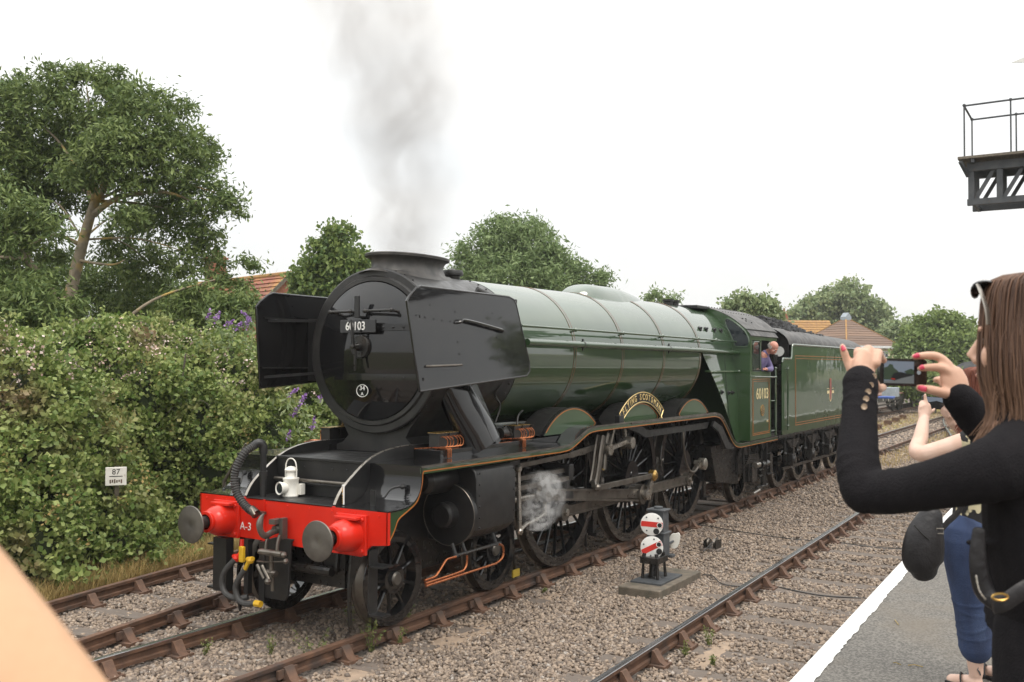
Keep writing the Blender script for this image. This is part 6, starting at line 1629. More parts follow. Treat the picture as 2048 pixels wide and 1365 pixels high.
# arching sprays standing out of the mass
C = hedge_pt(nrg.uniform(-4, 10, 900), nrg.uniform(.15, 1.15, 900) ** .55, .06)
SP = []
for c in C:
    d = np.array([nrg.normal(0, .5), -abs(nrg.normal(.2, .4)), abs(nrg.normal(.4, .3))]); d /= np.linalg.norm(d)
    k = 16; t = np.linspace(0, .55, k)
    SP.append(c + np.outer(t, d) + np.outer(t ** 2, [0, 0, -.9]) + nrg.normal(0, .03, (k, 3)))
SP = np.vstack(SP)
leaf_mesh('sprays', SP - np.array([4, 5.5, -.5]), .085, .7, 'leaf_bramble', hed, .1)
C = hedge_pt(nrg.uniform(-4, 9, 640), nrg.uniform(.45, 1.15, 640) ** .8, .11)
P = (C[:, None] + nrg.normal(0, .06, (640, 9, 3))).reshape(-1, 3)
leaf_mesh('blossom', P - np.array([4, 5.5, -.5]), .044, .95, 'bramble_flower', hed, 0.0)['kind'] = 'stuff'
b = MB()
for k in range(150):                                            # arching canes
    x0 = rnd.uniform(-4, 9.5); s0_ = rnd.uniform(.15, 1.1)
    c = hedge_pt(np.array([x0]), np.array([s0_]), -.02)[0] - np.array([4, 5.5, -.5]); dx = rnd.uniform(-.8, .8); L_ = rnd.uniform(.3, .8)
    b.tube(smoothline([tuple(c), (c[0] + dx * L_ * .4, c[1] - .16 * L_, c[2] + .38 * L_), (c[0] + dx * L_, c[1] - .38 * L_, c[2] + .22 * L_)], 3), [.006, .006, .005, .005, .004, .003, .002], 4, caps=False)
b.build('canes', 'bark_grey', hed)['kind'] = 'stuff'
C = hedge_pt(nrg.uniform(-4, 7, 110), nrg.uniform(.1, .6, 110), .08)
P = (C[:, None] + nrg.normal(0, .08, (110, 14, 3))).reshape(-1, 3)
leaf_mesh('dry_leaves', P - np.array([4, 5.5, -.5]), .05, .6, 'straw', hed, .2)
# buddleia spikes
def buddleia(label, pts):
    c = np.mean(pts, 0)
    t = thing('buddleia_bush', label, 'bush', (c[0], c[1], -.4), 'purple buddleia in the thicket')
    SP = []; LV = []
    for p in pts:
        d = np.array([nrg.normal(0, .5), nrg.normal(-.3, .4), .7]); d /= np.linalg.norm(d)
        k = 60; tt = nrg.random(k)
        SP.append(np.array(p) + np.outer(tt * .20, d) + nrg.normal(0, 1, (k, 3)) * (.026 * (1.1 - tt))[:, None])
        LV.append(np.array(p) + nrg.normal(0, .16, (26, 3)) - np.array([0, 0, .15]))
    o = np.array([c[0], c[1], -.4])
    for q in SP: leaf_mesh('flower_spike', q - o, .036, .9, 'buddleia', t, 0)['kind'] = 'stuff'
    leaf_mesh('foliage', np.vstack(LV) - o, .13, .28, 'leaf_pale', t, .5)
    b = MB(); b.tube([(.3, 2.0, 0), (.25, 1.9, 1.2), (.05, 1.2, c[2] - .1)], [.04, .03, .015], 6); b.build('stem', 'bark_grey', t)
buddleia('purple-flowered buddleia at the thicket crest left of the deflector', [(3.354, 5.105, 3.388), (3.425, 4.990, 3.405), (3.503, 4.868, 3.310), (3.742, 4.673, 3.291), (3.852, 4.679, 3.416), (3.658, 4.810, 3.250), (3.935, 4.540, 3.498)])
buddleia('purple-flowered buddleia behind the front deck below the deflector', [(3.335, 3.288, 2.244), (3.425, 3.150, 2.080), (3.369, 3.246, 1.945), (3.531, 2.994, 1.723), (3.192, 3.169, 1.587), (3.804, 3.103, 2.160)])
# ------------------------------------------------------------------ dry grass and weeds
def blades(n, xy, h0, h1, lean=.5):
    x, y, z = xy
    a = nrg.uniform(0, 2 * math.pi, n); h = nrg.uniform(h0, h1, n); w = .006
    L = nrg.uniform(.1, lean, n) * h
    b0 = np.stack([x, y, z], 1)
    px = np.stack([-np.sin(a), np.cos(a), 0 * a], 1) * w
    mid = b0 + np.stack([np.cos(a) * L * .35, np.sin(a) * L * .35, h * .62], 1); tip = b0 + np.stack([np.cos(a) * L, np.sin(a) * L, h], 1)
    V = np.stack([b0 - px, b0 + px, mid + px * .7, mid - px * .7, tip, tip], 1)
    n_ = len(b0); base = np.arange(n_)[:, None] * 5
    V = np.stack([b0 - px, b0 + px, mid + px * .7, mid - px * .7, tip], 1).reshape(-1, 3)
    return V, np.concatenate([np.hstack([base, base + 1, base + 2]), np.hstack([base, base + 2, base + 3]), np.hstack([base + 3, base + 2, base + 4])])
n = 16000
x = nrg.uniform(-3.5, 6.5, n); c0 = np.vectorize(far_c)(x) + 1.05
y = c0 + np.abs(nrg.normal(0, .5, n)); z = np.full(n, -.28)
V, F = blades(n, (x, y, z), .12, .42, .9)
tag(big_mesh('dry_grass', V, F, 'straw'), 'dry straw-coloured grass at the foot of the brambles', 'grass', kind='stuff')
n = 14000
x = nrg.uniform(22, 75, n); y = np.where(nrg.random(n) < .55, nrg.uniform(1.1, 3.2, n), nrg.uniform(-1.9, -.9, n)); V, F = blades(n, (x, y, np.full(n, -.2)), .06, .2, 1.0)
tag(big_mesh('yellow_grass', V, F, 'straw'), 'yellowing grass between the tracks beyond the tender', 'grass', kind='stuff')
mat('grass_ground', (0.36, 0.29, 0.12), 0.95, c2=(0.22, 0.22, 0.07), scale=1.5, bump=0.2, bscale=20)
b = MB(); b.add([(22, 1.2, -.185), (90, 1.2, -.185), (90, 3.4, -.185), (24, 3.0, -.185)], [(0, 1, 2, 3)]); o = struct(b.build('grass_strip', 'grass_ground', smooth=0))
WEED = [((0.332, -0.835, -0.180), .42, 'tall yellow-flowered weed in front of the leading wheel'), ((-0.282, -0.626, -0.180), .38, 'spindly weed between the rails below the right buffer'), ((1.152, -0.658, -0.180), .34, 'weed beside the near rail behind the leading wheel'), ((-0.270, -0.047, -0.180), .20, 'small tuft of weed between the rails'), ((-0.610, 0.486, -0.180), .16, 'low green weed by the far rail of the engine track'), ((0.693, -0.917, -0.180), .18, 'low weed against the near rail chair'),
        ((1.002, 0.027, -0.180), .25, 'thin weed in shade under the engine front'), ((1.883, -3.550, -0.170), .14, 'bushy low weed beside the nearest track'), ((2.374, -3.618, -0.170), .18, 'upright weed inside the nearest rail'), ((1.751, -3.882, -0.170), .10, 'small weed in the sand inside the nearest rail'), ((3.145, -0.712, -0.180), .10, 'green tuft beside the sleeper end'), ((3.476, -1.029, -0.180), .08, 'tiny green tuft on the sand patch'), ((1.883, -0.632, -0.180), .08, 'tiny tuft near the sandy ballast'), ((0.990, 0.845, -0.180), .22, 'thin weed under the coupling')]
for p, h, lab in WEED:
    w = thing('weed', lab, 'weed', p, 'weeds in the ballast')
    b = MB(); LP = []
    for k in range(7):
        e = (rnd.uniform(-.12, .12) * h / .3, rnd.uniform(-.12, .12) * h / .3, h * rnd.uniform(.5, 1.1))
        b.tube([(rnd.uniform(-.02, .02), rnd.uniform(-.02, .02), 0), (e[0] * .4, e[1] * .4, e[2] * .6), e], [.003, .0025, .001], 4)
        for q in range(14):
            t = rnd.random(); LP.append((e[0] * t + rnd.uniform(-.02, .02), e[1] * t + rnd.uniform(-.02, .02), e[2] * t))
    b.build('stem', 'weed', w); leaf_mesh('leaves', np.array(LP), .04 if h > .2 else .03, .5, 'weed', w, -.2)

# trees behind the platform, out of view, that darken the reflections in the paint
for i, (x, y, h, r) in enumerate(((-26, -42, 7, 3.5), (40, -19, 8, 4), (53, -21, 8, 4.0), (68, -18, 8, 4), (86, -22, 9, 4.2), (106, -19, 9, 4.5), (130, -23, 9, 4.5), (158, -25, 10, 5))):
    bl = [((x + rnd.uniform(-2, 2), y + rnd.uniform(-2, 2), h - 3 + rnd.uniform(-1.5, 2)), r * rnd.uniform(.5, .8)) for k in range(6)]
    tree('platform_tree', ['lone tree beyond the near end of the station building', 'first tree past the station building along the line', 'second tree past the station building along the line', 'third tree past the station building along the line', 'fourth tree past the station building along the line', 'fifth tree past the station building along the line', 'sixth tree past the station building along the line', 'farthest tree past the station building along the line'][i], (x, y, -.5), bl, [([(x, y, -.5), (x, y, h - 3)], .25, .1)], 'leaf_green', 'bark_grey', .5, .6, 1.0, 3, 30, 'trees behind the platform')

# ------------------------------------------------------------------ people
def frame(c, f, u=(0, 0, 1)):
    """matrix with local x = left, y = facing, z = up"""
    f = Vector(f).normalized(); u = Vector(u); l = u.cross(f).normalized(); u = f.cross(l)
    M = Matrix((( l.x, f.x, u.x, c[0]), (l.y, f.y, u.y, c[1]), (l.z, f.z, u.z, c[2]), (0, 0, 0, 1)))
    return M
def place(b, src, M):
    b.add([M @ Vector(v) for v in src.v], src.f)
def limb(b, pts, rad, n=14, k=6, up=None):
    """smooth tapered limb; each pt (x,y,z), rad number or (ra, rb)"""
    R_ = [(r, r) if not isinstance(r, tuple) else r for r in rad]
    L = smoothline([tuple(p) + r for p, r in zip(pts, R_)], k)
    P = [q[:3] for q in L]; rr = [(q[3], q[4]) for q in L]
    # rounded ends
    for end in (0, -1):
        a = Vector(P[end]); c = Vector(P[1 if end == 0 else -2]); d = (a - c).normalized(); r0 = rr[end]
        ext = [(a + d * min(r0) * t, (r0[0] * s, r0[1] * s)) for t, s in ((.45, .86), (.78, .6), (.95, .25))]
        if end == 0: P = [tuple(e[0]) for e in ext[::-1]] + P; rr = [e[1] for e in ext[::-1]] + rr
        else: P = P + [tuple(e[0]) for e in ext]; rr = rr + [e[1] for e in ext]
    b.tube(P, rr, n, up=up)
def flesh(b, name, m, parent, voxel, it=6, o=(0, 0, 0)):
    b.v = [(x - o[0], y - o[1], z - o[2]) for x, y, z in b.v]
    ob = b.build(name, m, parent, smooth=180)
    md = ob.modifiers.new('blend', 'REMESH'); md.mode = 'VOXEL'; md.voxel_size = voxel; md.use_smooth_shade = True
    sm = ob.modifiers.new('soften', 'SMOOTH'); sm.factor = .5; sm.iterations = it
    return ob
def head(b, M, s=1.0):
    h = MB()
    h.ball((0, -.012, .035), .1, 20, (.78, .96, .93)); h.ball((0, .012, -.02), .1, 20, (.70, .80, 1.0)); h.ball((0, .032, -.075), .05, 14, (.95, .95, .75))
    h.tube([(0, .088, .02), (0, .104, -.012), (0, .112, -.028)], [.008, .012, .014], 10); h.ball((0, .10, -.032), .016, 10, (1.25, .8, .7))
    h.ball((0, .083, .03), .03, 10, (1.7, .5, .35)); h.ball((0, .088, -.062), .02, 10, (1.3, .55, .6))
    for sx in (-1, 1): h.ball((sx * .078, -.005, -.005), .032, 10, (.3, .65, 1.0)); h.ball((sx * .040, .068, -.025), .028, 10, (1, .6, 1))
    place(b, h, M @ Matrix.Scale(s, 4))
def eyes(M, parent, o, s=1.0):
    for sx in (-1, 1):
        e = MB(); e.ball((sx * .031, .0735, .004), .0125, 10); q = MB(); place(q, e, M @ Matrix.Scale(s, 4)); q.v = [(x - o[0], y - o[1], z - o[2]) for x, y, z in q.v]; q.build('eye', 'white_clean', parent)
        e = MB(); e.ball((sx * .031, .0838, .004), .006, 8); q = MB(); place(q, e, M @ Matrix.Scale(s, 4)); q.v = [(x - o[0], y - o[1], z - o[2]) for x, y, z in q.v]; q.build('iris', 'dark_hole', parent)
    e = MB(); e.ball((0, .098, -.062), .012, 10, (1.8, .5, .5)); q = MB(); place(q, e, M @ Matrix.Scale(s, 4)); q.v = [(x - o[0], y - o[1], z - o[2]) for x, y, z in q.v]; q.build('lips', 'skin_red', parent)
def hair(M, parent, o, m, n, length, rng, base_r=(.088, .108, .108), cover=.42, rad=.0042, flare=.02, wave=.01, name='hair', rx0=.100, ry0=.118):
    b = MB(); c = MB(); c.ball((0, -.014, .038), .1, 22, (.80, .985, .96)); q = MB(); place(q, c, M)
    V = []
    k = 0
    while k < n:
        d = Vector((rng.gauss(0, 1), rng.gauss(0, 1), rng.gauss(.35, 1))).normalized()
        if d.z < -.25 or (d.y > cover and d.z < .80) or d.y > .80: continue
        k += 1
        p0 = Vector((d.x * base_r[0], -.012 + d.y * base_r[1], .032 + d.z * base_r[2]))
        hx, hy_ = d.x + rng.uniform(-.15, .15), min(d.y, .25) + rng.uniform(-.15, .1)
        hl = math.hypot(hx, hy_) or 1; hx /= hl; hy_ /= hl
        L = length * rng.uniform(.80, 1.05)
        w0 = rng.uniform(-wave, wave); w1 = rng.uniform(-wave, wave)
        rx, ry = rx0 + rng.uniform(-.010, .010), ry0 + rng.uniform(-.010, .010)
        pts = [p0, Vector((hx * rx * (.96), -.012 + hy_ * ry * .96, .02 + .25 * (p0.z - .02))), Vector((hx * rx + w0, -.015 + hy_ * ry + w1, -.06)), Vector((hx * (rx - .004) + w1, -.018 + hy_ * (ry - .012) + w0, -.06 - (L - .06) * .55)), Vector((hx * (rx + flare) + w0 * 2, -.018 + hy_ * (ry + flare) + w1 * 2, -L))]
        if p0.z > .06: pts.insert(1, Vector((hx * rx * .80, -.012 + hy_ * ry * .80, p0.z * .5 + .055)))
        P = smoothline([tuple(M @ p_) for p_ in pts], 3)
        kk = len(P)
        b.tube(P, [rad * (1 - .75 * (i / (kk - 1)) ** 2) for i in range(kk)], 3, caps=False, flat=.5)
    place(b, q, Matrix())
    b.v = [(x - o[0], y - o[1], z - o[2]) for x, y, z in b.v]
    return b.build(name, m, parent, smooth=180)
FACE1 = (.145, .989, 0)

# --- woman in black, taking a picture with her phone
w1o = Vector(((-5.060, -7.060, 2.112)[0], (-5.060, -7.060, 2.112)[1], .92))
w1 = thing('person', 'woman in black knit top with long brown hair raising a phone', 'person', tuple(w1o), 'spectators on the platform')
H1_ = frame((-5.112, -7.043, 2.746), FACE1)
b = MB(); head(b, H1_, 1.0)
limb(b, [(-5.100, -7.042, 2.695), (-5.110, -7.042, 2.637), (-5.108, -7.041, 2.568)], [.052, .052, .075])
limb(b, [(-5.108, -7.041, 2.568), (-5.090, -7.064, 2.431), (-5.078, -7.077, 2.295), (-5.042, -7.089, 2.122)], [(.12, .08), (.14, .095), (.12, .095), (.14, .11)], up=(.99, -.145, 0))
limb(b, [(-5.266, -6.992, 2.513), (-5.239, -6.864, 2.469), (-5.196, -6.761, 2.445), (-5.179, -6.732, 2.462), (-5.162, -6.722, 2.496), (-5.101, -6.711, 2.565), (-5.049, -6.703, 2.628), (-5.007, -6.696, 2.680)], [.045, .034, .030, .028, .028, .027, .026, .025])
limb(b, [(-4.925, -7.107, 2.521), (-4.735, -7.029, 2.420), (-4.733, -6.960, 2.502), (-4.755, -6.900, 2.583), (-4.784, -6.865, 2.635)], [.045, .03, .03, .028, .025])
for sx in (-1, 1):
    l_ = Vector((-.989, .145, 0)) * sx
    hp = Vector((-5.039, -7.093, 2.102)) + l_ * .085
    limb(b, [tuple(hp), tuple((hp.x, hp.y, 1.45)), (hp.x, hp.y, .99)], [.085, .055, .04])
    limb(b, [(hp.x, hp.y - .04, .955), (hp.x + .02, hp.y + .16, .945)], [.035, .03])
# left hand: back of the hand to us, three fingers folded over the phone end, little finger up, thumb below
limb(b, [(-5.007, -6.696, 2.675), (-4.994, -6.699, 2.695), (-4.974, -6.704, 2.720)], [(.026, .019), (.034, .017), (.033, .014)], up=(.9, -.4, 0))
limb(b, [(-4.989, -6.688, 2.711), (-4.981, -6.685, 2.735), (-4.941, -6.683, 2.725), (-4.924, -6.690, 2.714)], [.011, .0105, .009, .008], k=4)
limb(b, [(-4.979, -6.706, 2.714), (-4.964, -6.703, 2.740), (-4.923, -6.701, 2.730), (-4.906, -6.709, 2.716)], [.0115, .011, .0095, .008], k=4)
limb(b, [(-4.974, -6.722, 2.708), (-4.952, -6.722, 2.732), (-4.912, -6.720, 2.723), (-4.891, -6.723, 2.714)], [.0115, .0105, .009, .008], k=4)
limb(b, [(-5.004, -6.674, 2.695), (-5.003, -6.666, 2.713), (-5.007, -6.661, 2.730), (-5.010, -6.657, 2.745)], [.011, .0095, .0088, .0075], k=4)
limb(b, [(-4.987, -6.709, 2.682), (-4.969, -6.719, 2.657), (-4.933, -6.719, 2.650), (-4.875, -6.718, 2.652)], [.014, .012, .0105, .009], k=4)
# right hand: index and middle on the phone top, thumb under it
limb(b, [(-4.784, -6.865, 2.635), (-4.782, -6.860, 2.661), (-4.782, -6.852, 2.688)], [(.026, .019), (.033, .017), (.028, .014)], up=(.5, -.85, 0))
limb(b, [(-4.780, -6.855, 2.688), (-4.783, -6.842, 2.709), (-4.789, -6.823, 2.725), (-4.799, -6.798, 2.727), (-4.807, -6.775, 2.724)], [.0125, .0115, .0105, .0095, .0075], k=4)
limb(b, [(-4.778, -6.858, 2.673), (-4.788, -6.851, 2.684), (-4.799, -6.834, 2.698), (-4.804, -6.807, 2.699), (-4.809, -6.789, 2.696)], [.0125, .0115, .0105, .0095, .0075], k=4)
limb(b, [(-4.770, -6.861, 2.664), (-4.750, -6.846, 2.665), (-4.737, -6.829, 2.670), (-4.746, -6.814, 2.669)], [.011, .010, .0095, .008], k=4)
limb(b, [(-4.769, -6.862, 2.653), (-4.747, -6.850, 2.652), (-4.742, -6.838, 2.655), (-4.749, -6.828, 2.656)], [.010, .009, .0085, .0075], k=4)
limb(b, [(-4.785, -6.863, 2.642), (-4.802, -6.845, 2.638), (-4.818, -6.820, 2.645), (-4.815, -6.787, 2.651)], [.015, .0125, .0115, .0085], k=4)
flesh(b, 'body', 'skin', w1, .0038, 4, w1o)
eyes(H1_, w1, w1o)
for (p, q, r) in (((-5.014, -6.657, 2.747), (-5.016, -6.662, 2.736), .0062), ((-4.814, -6.775, 2.725), (-4.815, -6.789, 2.728), .0062), ((-4.818, -6.789, 2.697), (-4.820, -6.799, 2.701), .0062), ((-4.823, -6.787, 2.652), (-4.831, -6.805, 2.648), .0075), ((-4.883, -6.721, 2.654), (-4.937, -6.722, 2.652), .006)):
    o = MB(); o.tube([tuple(Vector(p) - w1o), tuple(Vector(p).lerp(Vector(q), .5) - w1o), tuple(Vector(q) - w1o)], [(r * .6, r * .35), (r, r * .5), (r * .85, r * .4)], 10); o.build('fingernail', 'nail', w1, smooth=60)
b = MB()
limb(b, [(-5.112, -7.045, 2.588), (-5.102, -7.051, 2.544), (-5.090, -7.064, 2.431), (-5.080, -7.075, 2.314), (-5.045, -7.088, 2.211)], [(.10, .08), (.15, .10), (.165, .115), (.158, .12), (.150, .12)], up=(.99, -.145, 0), n=24)
limb(b, [(-5.158, -7.035, 2.538), (-5.268, -6.989, 2.513), (-5.239, -6.864, 2.469), (-5.196, -6.761, 2.445), (-5.179, -6.732, 2.462)], [.074, .060, .047, .044, .041], n=20)
limb(b, [(-5.196, -6.741, 2.444), (-5.162, -6.722, 2.496), (-5.101, -6.711, 2.565), (-5.049, -6.703, 2.628), (-5.020, -6.698, 2.667)], [.045, .044, .039, .036, .038], n=20)
limb(b, [(-4.994, -7.074, 2.553), (-4.925, -7.107, 2.519), (-4.735, -7.029, 2.415)], [.075, .062, .046], n=20)
limb(b, [(-4.735, -7.029, 2.415), (-4.733, -6.960, 2.502), (-4.755, -6.900, 2.583), (-4.780, -6.868, 2.629)], [.046, .044, .042, .037], n=20)
# creases bunching at the elbow, the cuff and across the upper arm
def crease(path, rads, idx, extra=.0035):
    L = smoothline([tuple(p) + (r,) for p, r in zip(path, rads)], 16)
    for i in idx:
        i = min(int(i * (len(L) - 1)), len(L) - 2); a, c = Vector(L[i][:3]), Vector(L[i + 1][:3]); d = (c - a).normalized()
        tl = Vector((rnd.uniform(-1, 1), rnd.uniform(-1, 1), rnd.uniform(-1, 1))) * .35
        d = (d + tl).normalized(); r = L[i][3] + extra * rnd.uniform(.6, 1.2)
        b.tube([tuple(a - d * .004), tuple(a), tuple(a + d * .004)], [r - .003, r, r - .003], 20)
crease([(-5.196, -6.741, 2.444), (-5.162, -6.722, 2.496), (-5.101, -6.711, 2.565), (-5.049, -6.703, 2.628), (-5.020, -6.698, 2.667)], [.045, .044, .039, .036, .038], (.06, .12, .18, .25, .33, .62, .70, .77, .84, .90, .96))
crease([(-5.268, -6.989, 2.513), (-5.239, -6.864, 2.469), (-5.196, -6.761, 2.445)], [.060, .047, .044], (.12, .25, .55, .7, .8, .88, .95))
crease([(-4.733, -6.960, 2.502), (-4.755, -6.900, 2.583), (-4.780, -6.868, 2.629)], [.044, .042, .037], (.3, .45, .6, .75, .85, .95))
crease([(-5.090, -7.064, 2.431), (-5.080, -7.075, 2.314), (-5.045, -7.088, 2.211)], [.15, .15, .14], (.3, .55, .8), .006)
top = flesh(b, 'knit_top', 'knit_black', w1, .0050, 2, w1o)
# cuff buttons
for p in ((-5.034, -6.729, 2.679), (-5.056, -6.727, 2.660), (-5.073, -6.725, 2.646), (-5.089, -6.724, 2.631), (-5.108, -6.724, 2.615)):
    d = (Vector((-7.26, -7.17, 2.7)) - Vector(p)).normalized()
    q = Vector((0, 0, 1)).rotation_difference(d).to_matrix().to_4x4()
    o = MB(); o.lathe([(-.02, .006), (.0005, .0066), (.0018, .006), (.001, .004), (.0014, 0)], (0, 0, 0), 'z', 16); bt = o.build('button', 'button_metal', w1); bt.matrix_local = T(*(Vector(p) - w1o)) @ q
b = MB()
for sx in (-1, 1):
    l_ = Vector((-.989, .145, 0)) * sx
    hp = Vector((-5.039, -7.093, 2.102)) + l_ * .085
    limb(b, [((-5.042, -7.091, 2.152)[0] + l_.x * .03, (-5.042, -7.091, 2.152)[1] + l_.y * .03, hp.z + .06), tuple(hp), (hp.x, hp.y, 1.45), (hp.x, hp.y, 1.05)], [(.11, .12), (.105, .12), .085, .075], up=(.99, -.145, 0), n=20)
flesh(b, 'trousers', 'knit_black', w1, .009, 3, w1o)
for sx in (-1, 1):
    l_ = Vector((-.989, .145, 0)) * sx; hp = Vector((-5.039, -7.093, 2.102)) + l_ * .085
    o = MB(); limb(o, [(hp.x - w1o.x, hp.y - w1o.y - .06, .04), (hp.x - w1o.x, hp.y - w1o.y + .05, .045), (hp.x - w1o.x + .02, hp.y - w1o.y + .18, .03)], [(.04, .04), (.045, .042), (.04, .028)]); o.build('shoe', 'leather', w1, smooth=180)
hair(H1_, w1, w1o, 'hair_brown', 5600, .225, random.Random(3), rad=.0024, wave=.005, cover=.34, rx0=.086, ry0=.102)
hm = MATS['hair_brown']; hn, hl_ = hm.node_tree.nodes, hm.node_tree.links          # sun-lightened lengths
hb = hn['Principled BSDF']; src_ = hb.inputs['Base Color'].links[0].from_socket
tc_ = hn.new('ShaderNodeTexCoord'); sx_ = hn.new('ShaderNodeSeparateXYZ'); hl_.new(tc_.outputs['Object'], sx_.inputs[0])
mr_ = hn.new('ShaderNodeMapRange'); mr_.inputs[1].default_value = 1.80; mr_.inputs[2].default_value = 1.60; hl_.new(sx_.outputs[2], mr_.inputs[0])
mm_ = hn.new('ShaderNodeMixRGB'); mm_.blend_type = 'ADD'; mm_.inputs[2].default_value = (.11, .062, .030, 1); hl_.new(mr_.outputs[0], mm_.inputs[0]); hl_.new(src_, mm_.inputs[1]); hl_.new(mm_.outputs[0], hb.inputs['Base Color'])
b = MB(); fr3 = random.Random(9)
for k in range(90):
    a = fr3.uniform(-.6, 3.6); p0 = Vector((math.cos(a) * .085, -.012 + math.sin(a) * -.1, fr3.uniform(-.1, .12))); d = Vector((math.cos(a), -math.sin(a), fr3.uniform(-.5, .6))) * fr3.uniform(.012, .03)
    b.tube([tuple(H1_ @ q - w1o) for q in (p0, p0 + d * .8 + Vector((0, 0, -.02)), p0 + d + Vector((0, 0, -.07)))], [.0007, .0006, .0003], 3, caps=False)
b.build('stray_hair', 'hair_brown', w1, smooth=180)
# sunglasses pushed up on her hair
sg = thing('sunglasses', 'dark sunglasses pushed up on the brown-haired woman\'s head', 'sunglasses', (-5.193, -6.993, 2.839))
so = sg.location
S_ = H1_ @ T(0, .085, .112) @ rot(R(48), 'X')
for sx in (-1, 1):
    o = MB(); P = [(sx * .036 + .029 * math.cos(a), .006 * math.cos(a * 2), .021 * math.sin(a)) for a in np.linspace(0, 2 * math.pi, 20, endpoint=False)]
    q = MB(); q.tube(P, .0032, 6, closed=True); place(o, q, S_); o.v = [tuple(Vector(v) - so) for v in o.v]; fr_ = o.build('lens_rim', 'phone_black', sg)
    o = MB(); q = MB(); q.add(P, [tuple(range(20))]); place(o, q, S_); o.v = [tuple(Vector(v) - so) for v in o.v]; o.build('lens', 'window_glass', sg, smooth=0)
    o = MB(); q = MB(); q.tube(smoothline([(sx * .066, 0, .004), (sx * .084, -.02, .0), (sx * .094, -.05, -.012), (sx * .096, -.075, -.03)], 4), .003, 6, flat=2.2); place(o, q, S_); o.v = [tuple(Vector(v) - so) for v in o.v]; o.build('temple_arm', 'steel', sg)
# her phone
pc = Vector((-4.821, -6.751, 2.687))
ph = thing('phone', 'black phone held up sideways with the train on its lit screen', 'phone', tuple(pc))
nrm = Vector((-.851, -.525, 0)) * math.cos(R(16)) + Vector((.525, -.851, 0)) * math.sin(R(16))
rt = Vector((0, 0, 1)).cross(nrm).normalized()            # to the viewer's right
PM = Matrix(((rt.x, 0, nrm.x, 0), (rt.y, 0, nrm.y, 0), (0, 1, 0, 0), (0, 0, 0, 1)))
ph.matrix_world = Matrix.Translation(pc) @ PM @ rot(R(-1.2), 'Z')
b = MB(); P = []
hw_, hh_, rr = .0655, .0325, .010
for (cx_, cy_, a0) in ((hw_ - rr, hh_ - rr, 0), (-hw_ + rr, hh_ - rr, 90), (-hw_ + rr, -hh_ + rr, 180), (hw_ - rr, -hh_ + rr, 270)):
    for k in range(6): a = R(a0 + 18 * k); P.append((cx_ + rr * math.cos(a), cy_ + rr * math.sin(a)))
b.prism(P, -.005, .005, 'z'); b.build('phone_case', 'phone_black', ph, smooth=30)
def emis(name, c, s):
    m = bpy.data.materials.new(name); m.use_nodes = True; p_ = m.node_tree.nodes['Principled BSDF']; p_.inputs['Base Color'].default_value = col([x * .2 for x in c]); p_.inputs['Roughness'].default_value = .2
    p_.inputs['Emission Color'].default_value = col(c); p_.inputs['Emission Strength'].default_value = s; MATS[name] = m
emis('screen_sky', (.16, .19, .23), .8); emis('screen_dark', (.012, .016, .018), .7); emis('screen_green', (.035, .055, .035), .8); emis('screen_red', (.35, .03, .02), .7); emis('screen_grey', (.13, .14, .14), .8); emis('screen_ui', (.28, .31, .32), .8)
def patch(m, z, *poly):
    o = MB()
    for P_ in poly: o.add([(x, y, z) for x, y in P_], [tuple(range(len(P_)))])
    o.build('screen_image', m, scr if scr else ph, smooth=0)
scr = None
b = MB(); b.add([(-.056, -.027, .0055), (.056, -.027, .0055), (.056, .027, .0055), (-.056, .027, .0055)], [(0, 1, 2, 3)]); scr = b.build('screen', 'phone_black', ph, smooth=0)
patch('screen_sky', .0060, [(-.055, -.026), (.028, -.026), (.028, .026), (-.055, .026)])
patch('screen_green', .0063, [(-.055, -.018), (-.055, .010), (-.045, .013), (-.040, .019), (-.032, .018), (-.028, .010), (-.018, .004), (-.01, -.004), (-.02, -.018)], [(.0, .002), (.01, .006), (.02, .009), (.028, .006), (.028, -.006), (.01, -.004)])
patch('screen_grey', .0066, [(-.055, -.026), (.028, -.026), (.028, -.008), (.016, -.006), (-.02, -.018), (-.055, -.021)])
patch('screen_dark', .0069, [(-.034, -.010), (-.028, -.002), (-.01, .001), (.012, -.003), (.024, -.004), (.024, -.007), (-.008, -.014), (-.026, -.020), (-.036, -.018)])
patch('screen_red', .0072, [(-.036, -.014), (-.025, -.015), (-.025, -.018), (-.036, -.017)])
o = MB(); o.lathe([(.006, 0), (.006, .0055)], (.042, .001, 0), 'z', 18); o.build('shutter_button', 'screen_ui', scr)
# her bum bag strap
bag1 = thing('waist_bag', 'black leather bag with zip and brass ring at the hip of the woman in black', 'bag', (-5.326, -6.980, 2.292))
so = bag1.location
b = MB(); limb(b, [tuple(Vector(p) - so) for p in ((-5.292, -6.964, 2.402), (-5.298, -6.962, 2.348), (-5.296, -6.971, 2.294), (-5.299, -6.994, 2.271))], [(.005, .012), (.008, .016), (.010, .018), (.008, .014)], up=(.85, .52, 0)); b.build('bag_body', 'leather', bag1, smooth=180)
b = MB(); b.tube(smoothline([tuple(Vector(p) - so) for p in ((-5.326, -6.988, 2.274), (-5.315, -7.007, 2.280), (-5.291, -7.037, 2.302), (-5.240, -7.082, 2.324), (-5.092, -7.151, 2.334))], 5), [(.016, .005)] * 21, 8); b.build('bag_strap', 'leather', bag1, smooth=60)
b = MB(); P = [tuple(Vector((-5.331, -7.001, 2.292)) - so + Vector((.525, -.851, 0)) * (.014 * math.cos(a)) + Vector((0, 0, .006 * math.sin(a)))) for a in np.linspace(0, 2 * math.pi, 16, endpoint=False)]; b.tube(P, .0022, 6, closed=True); b.build('ring', 'brass', bag1)
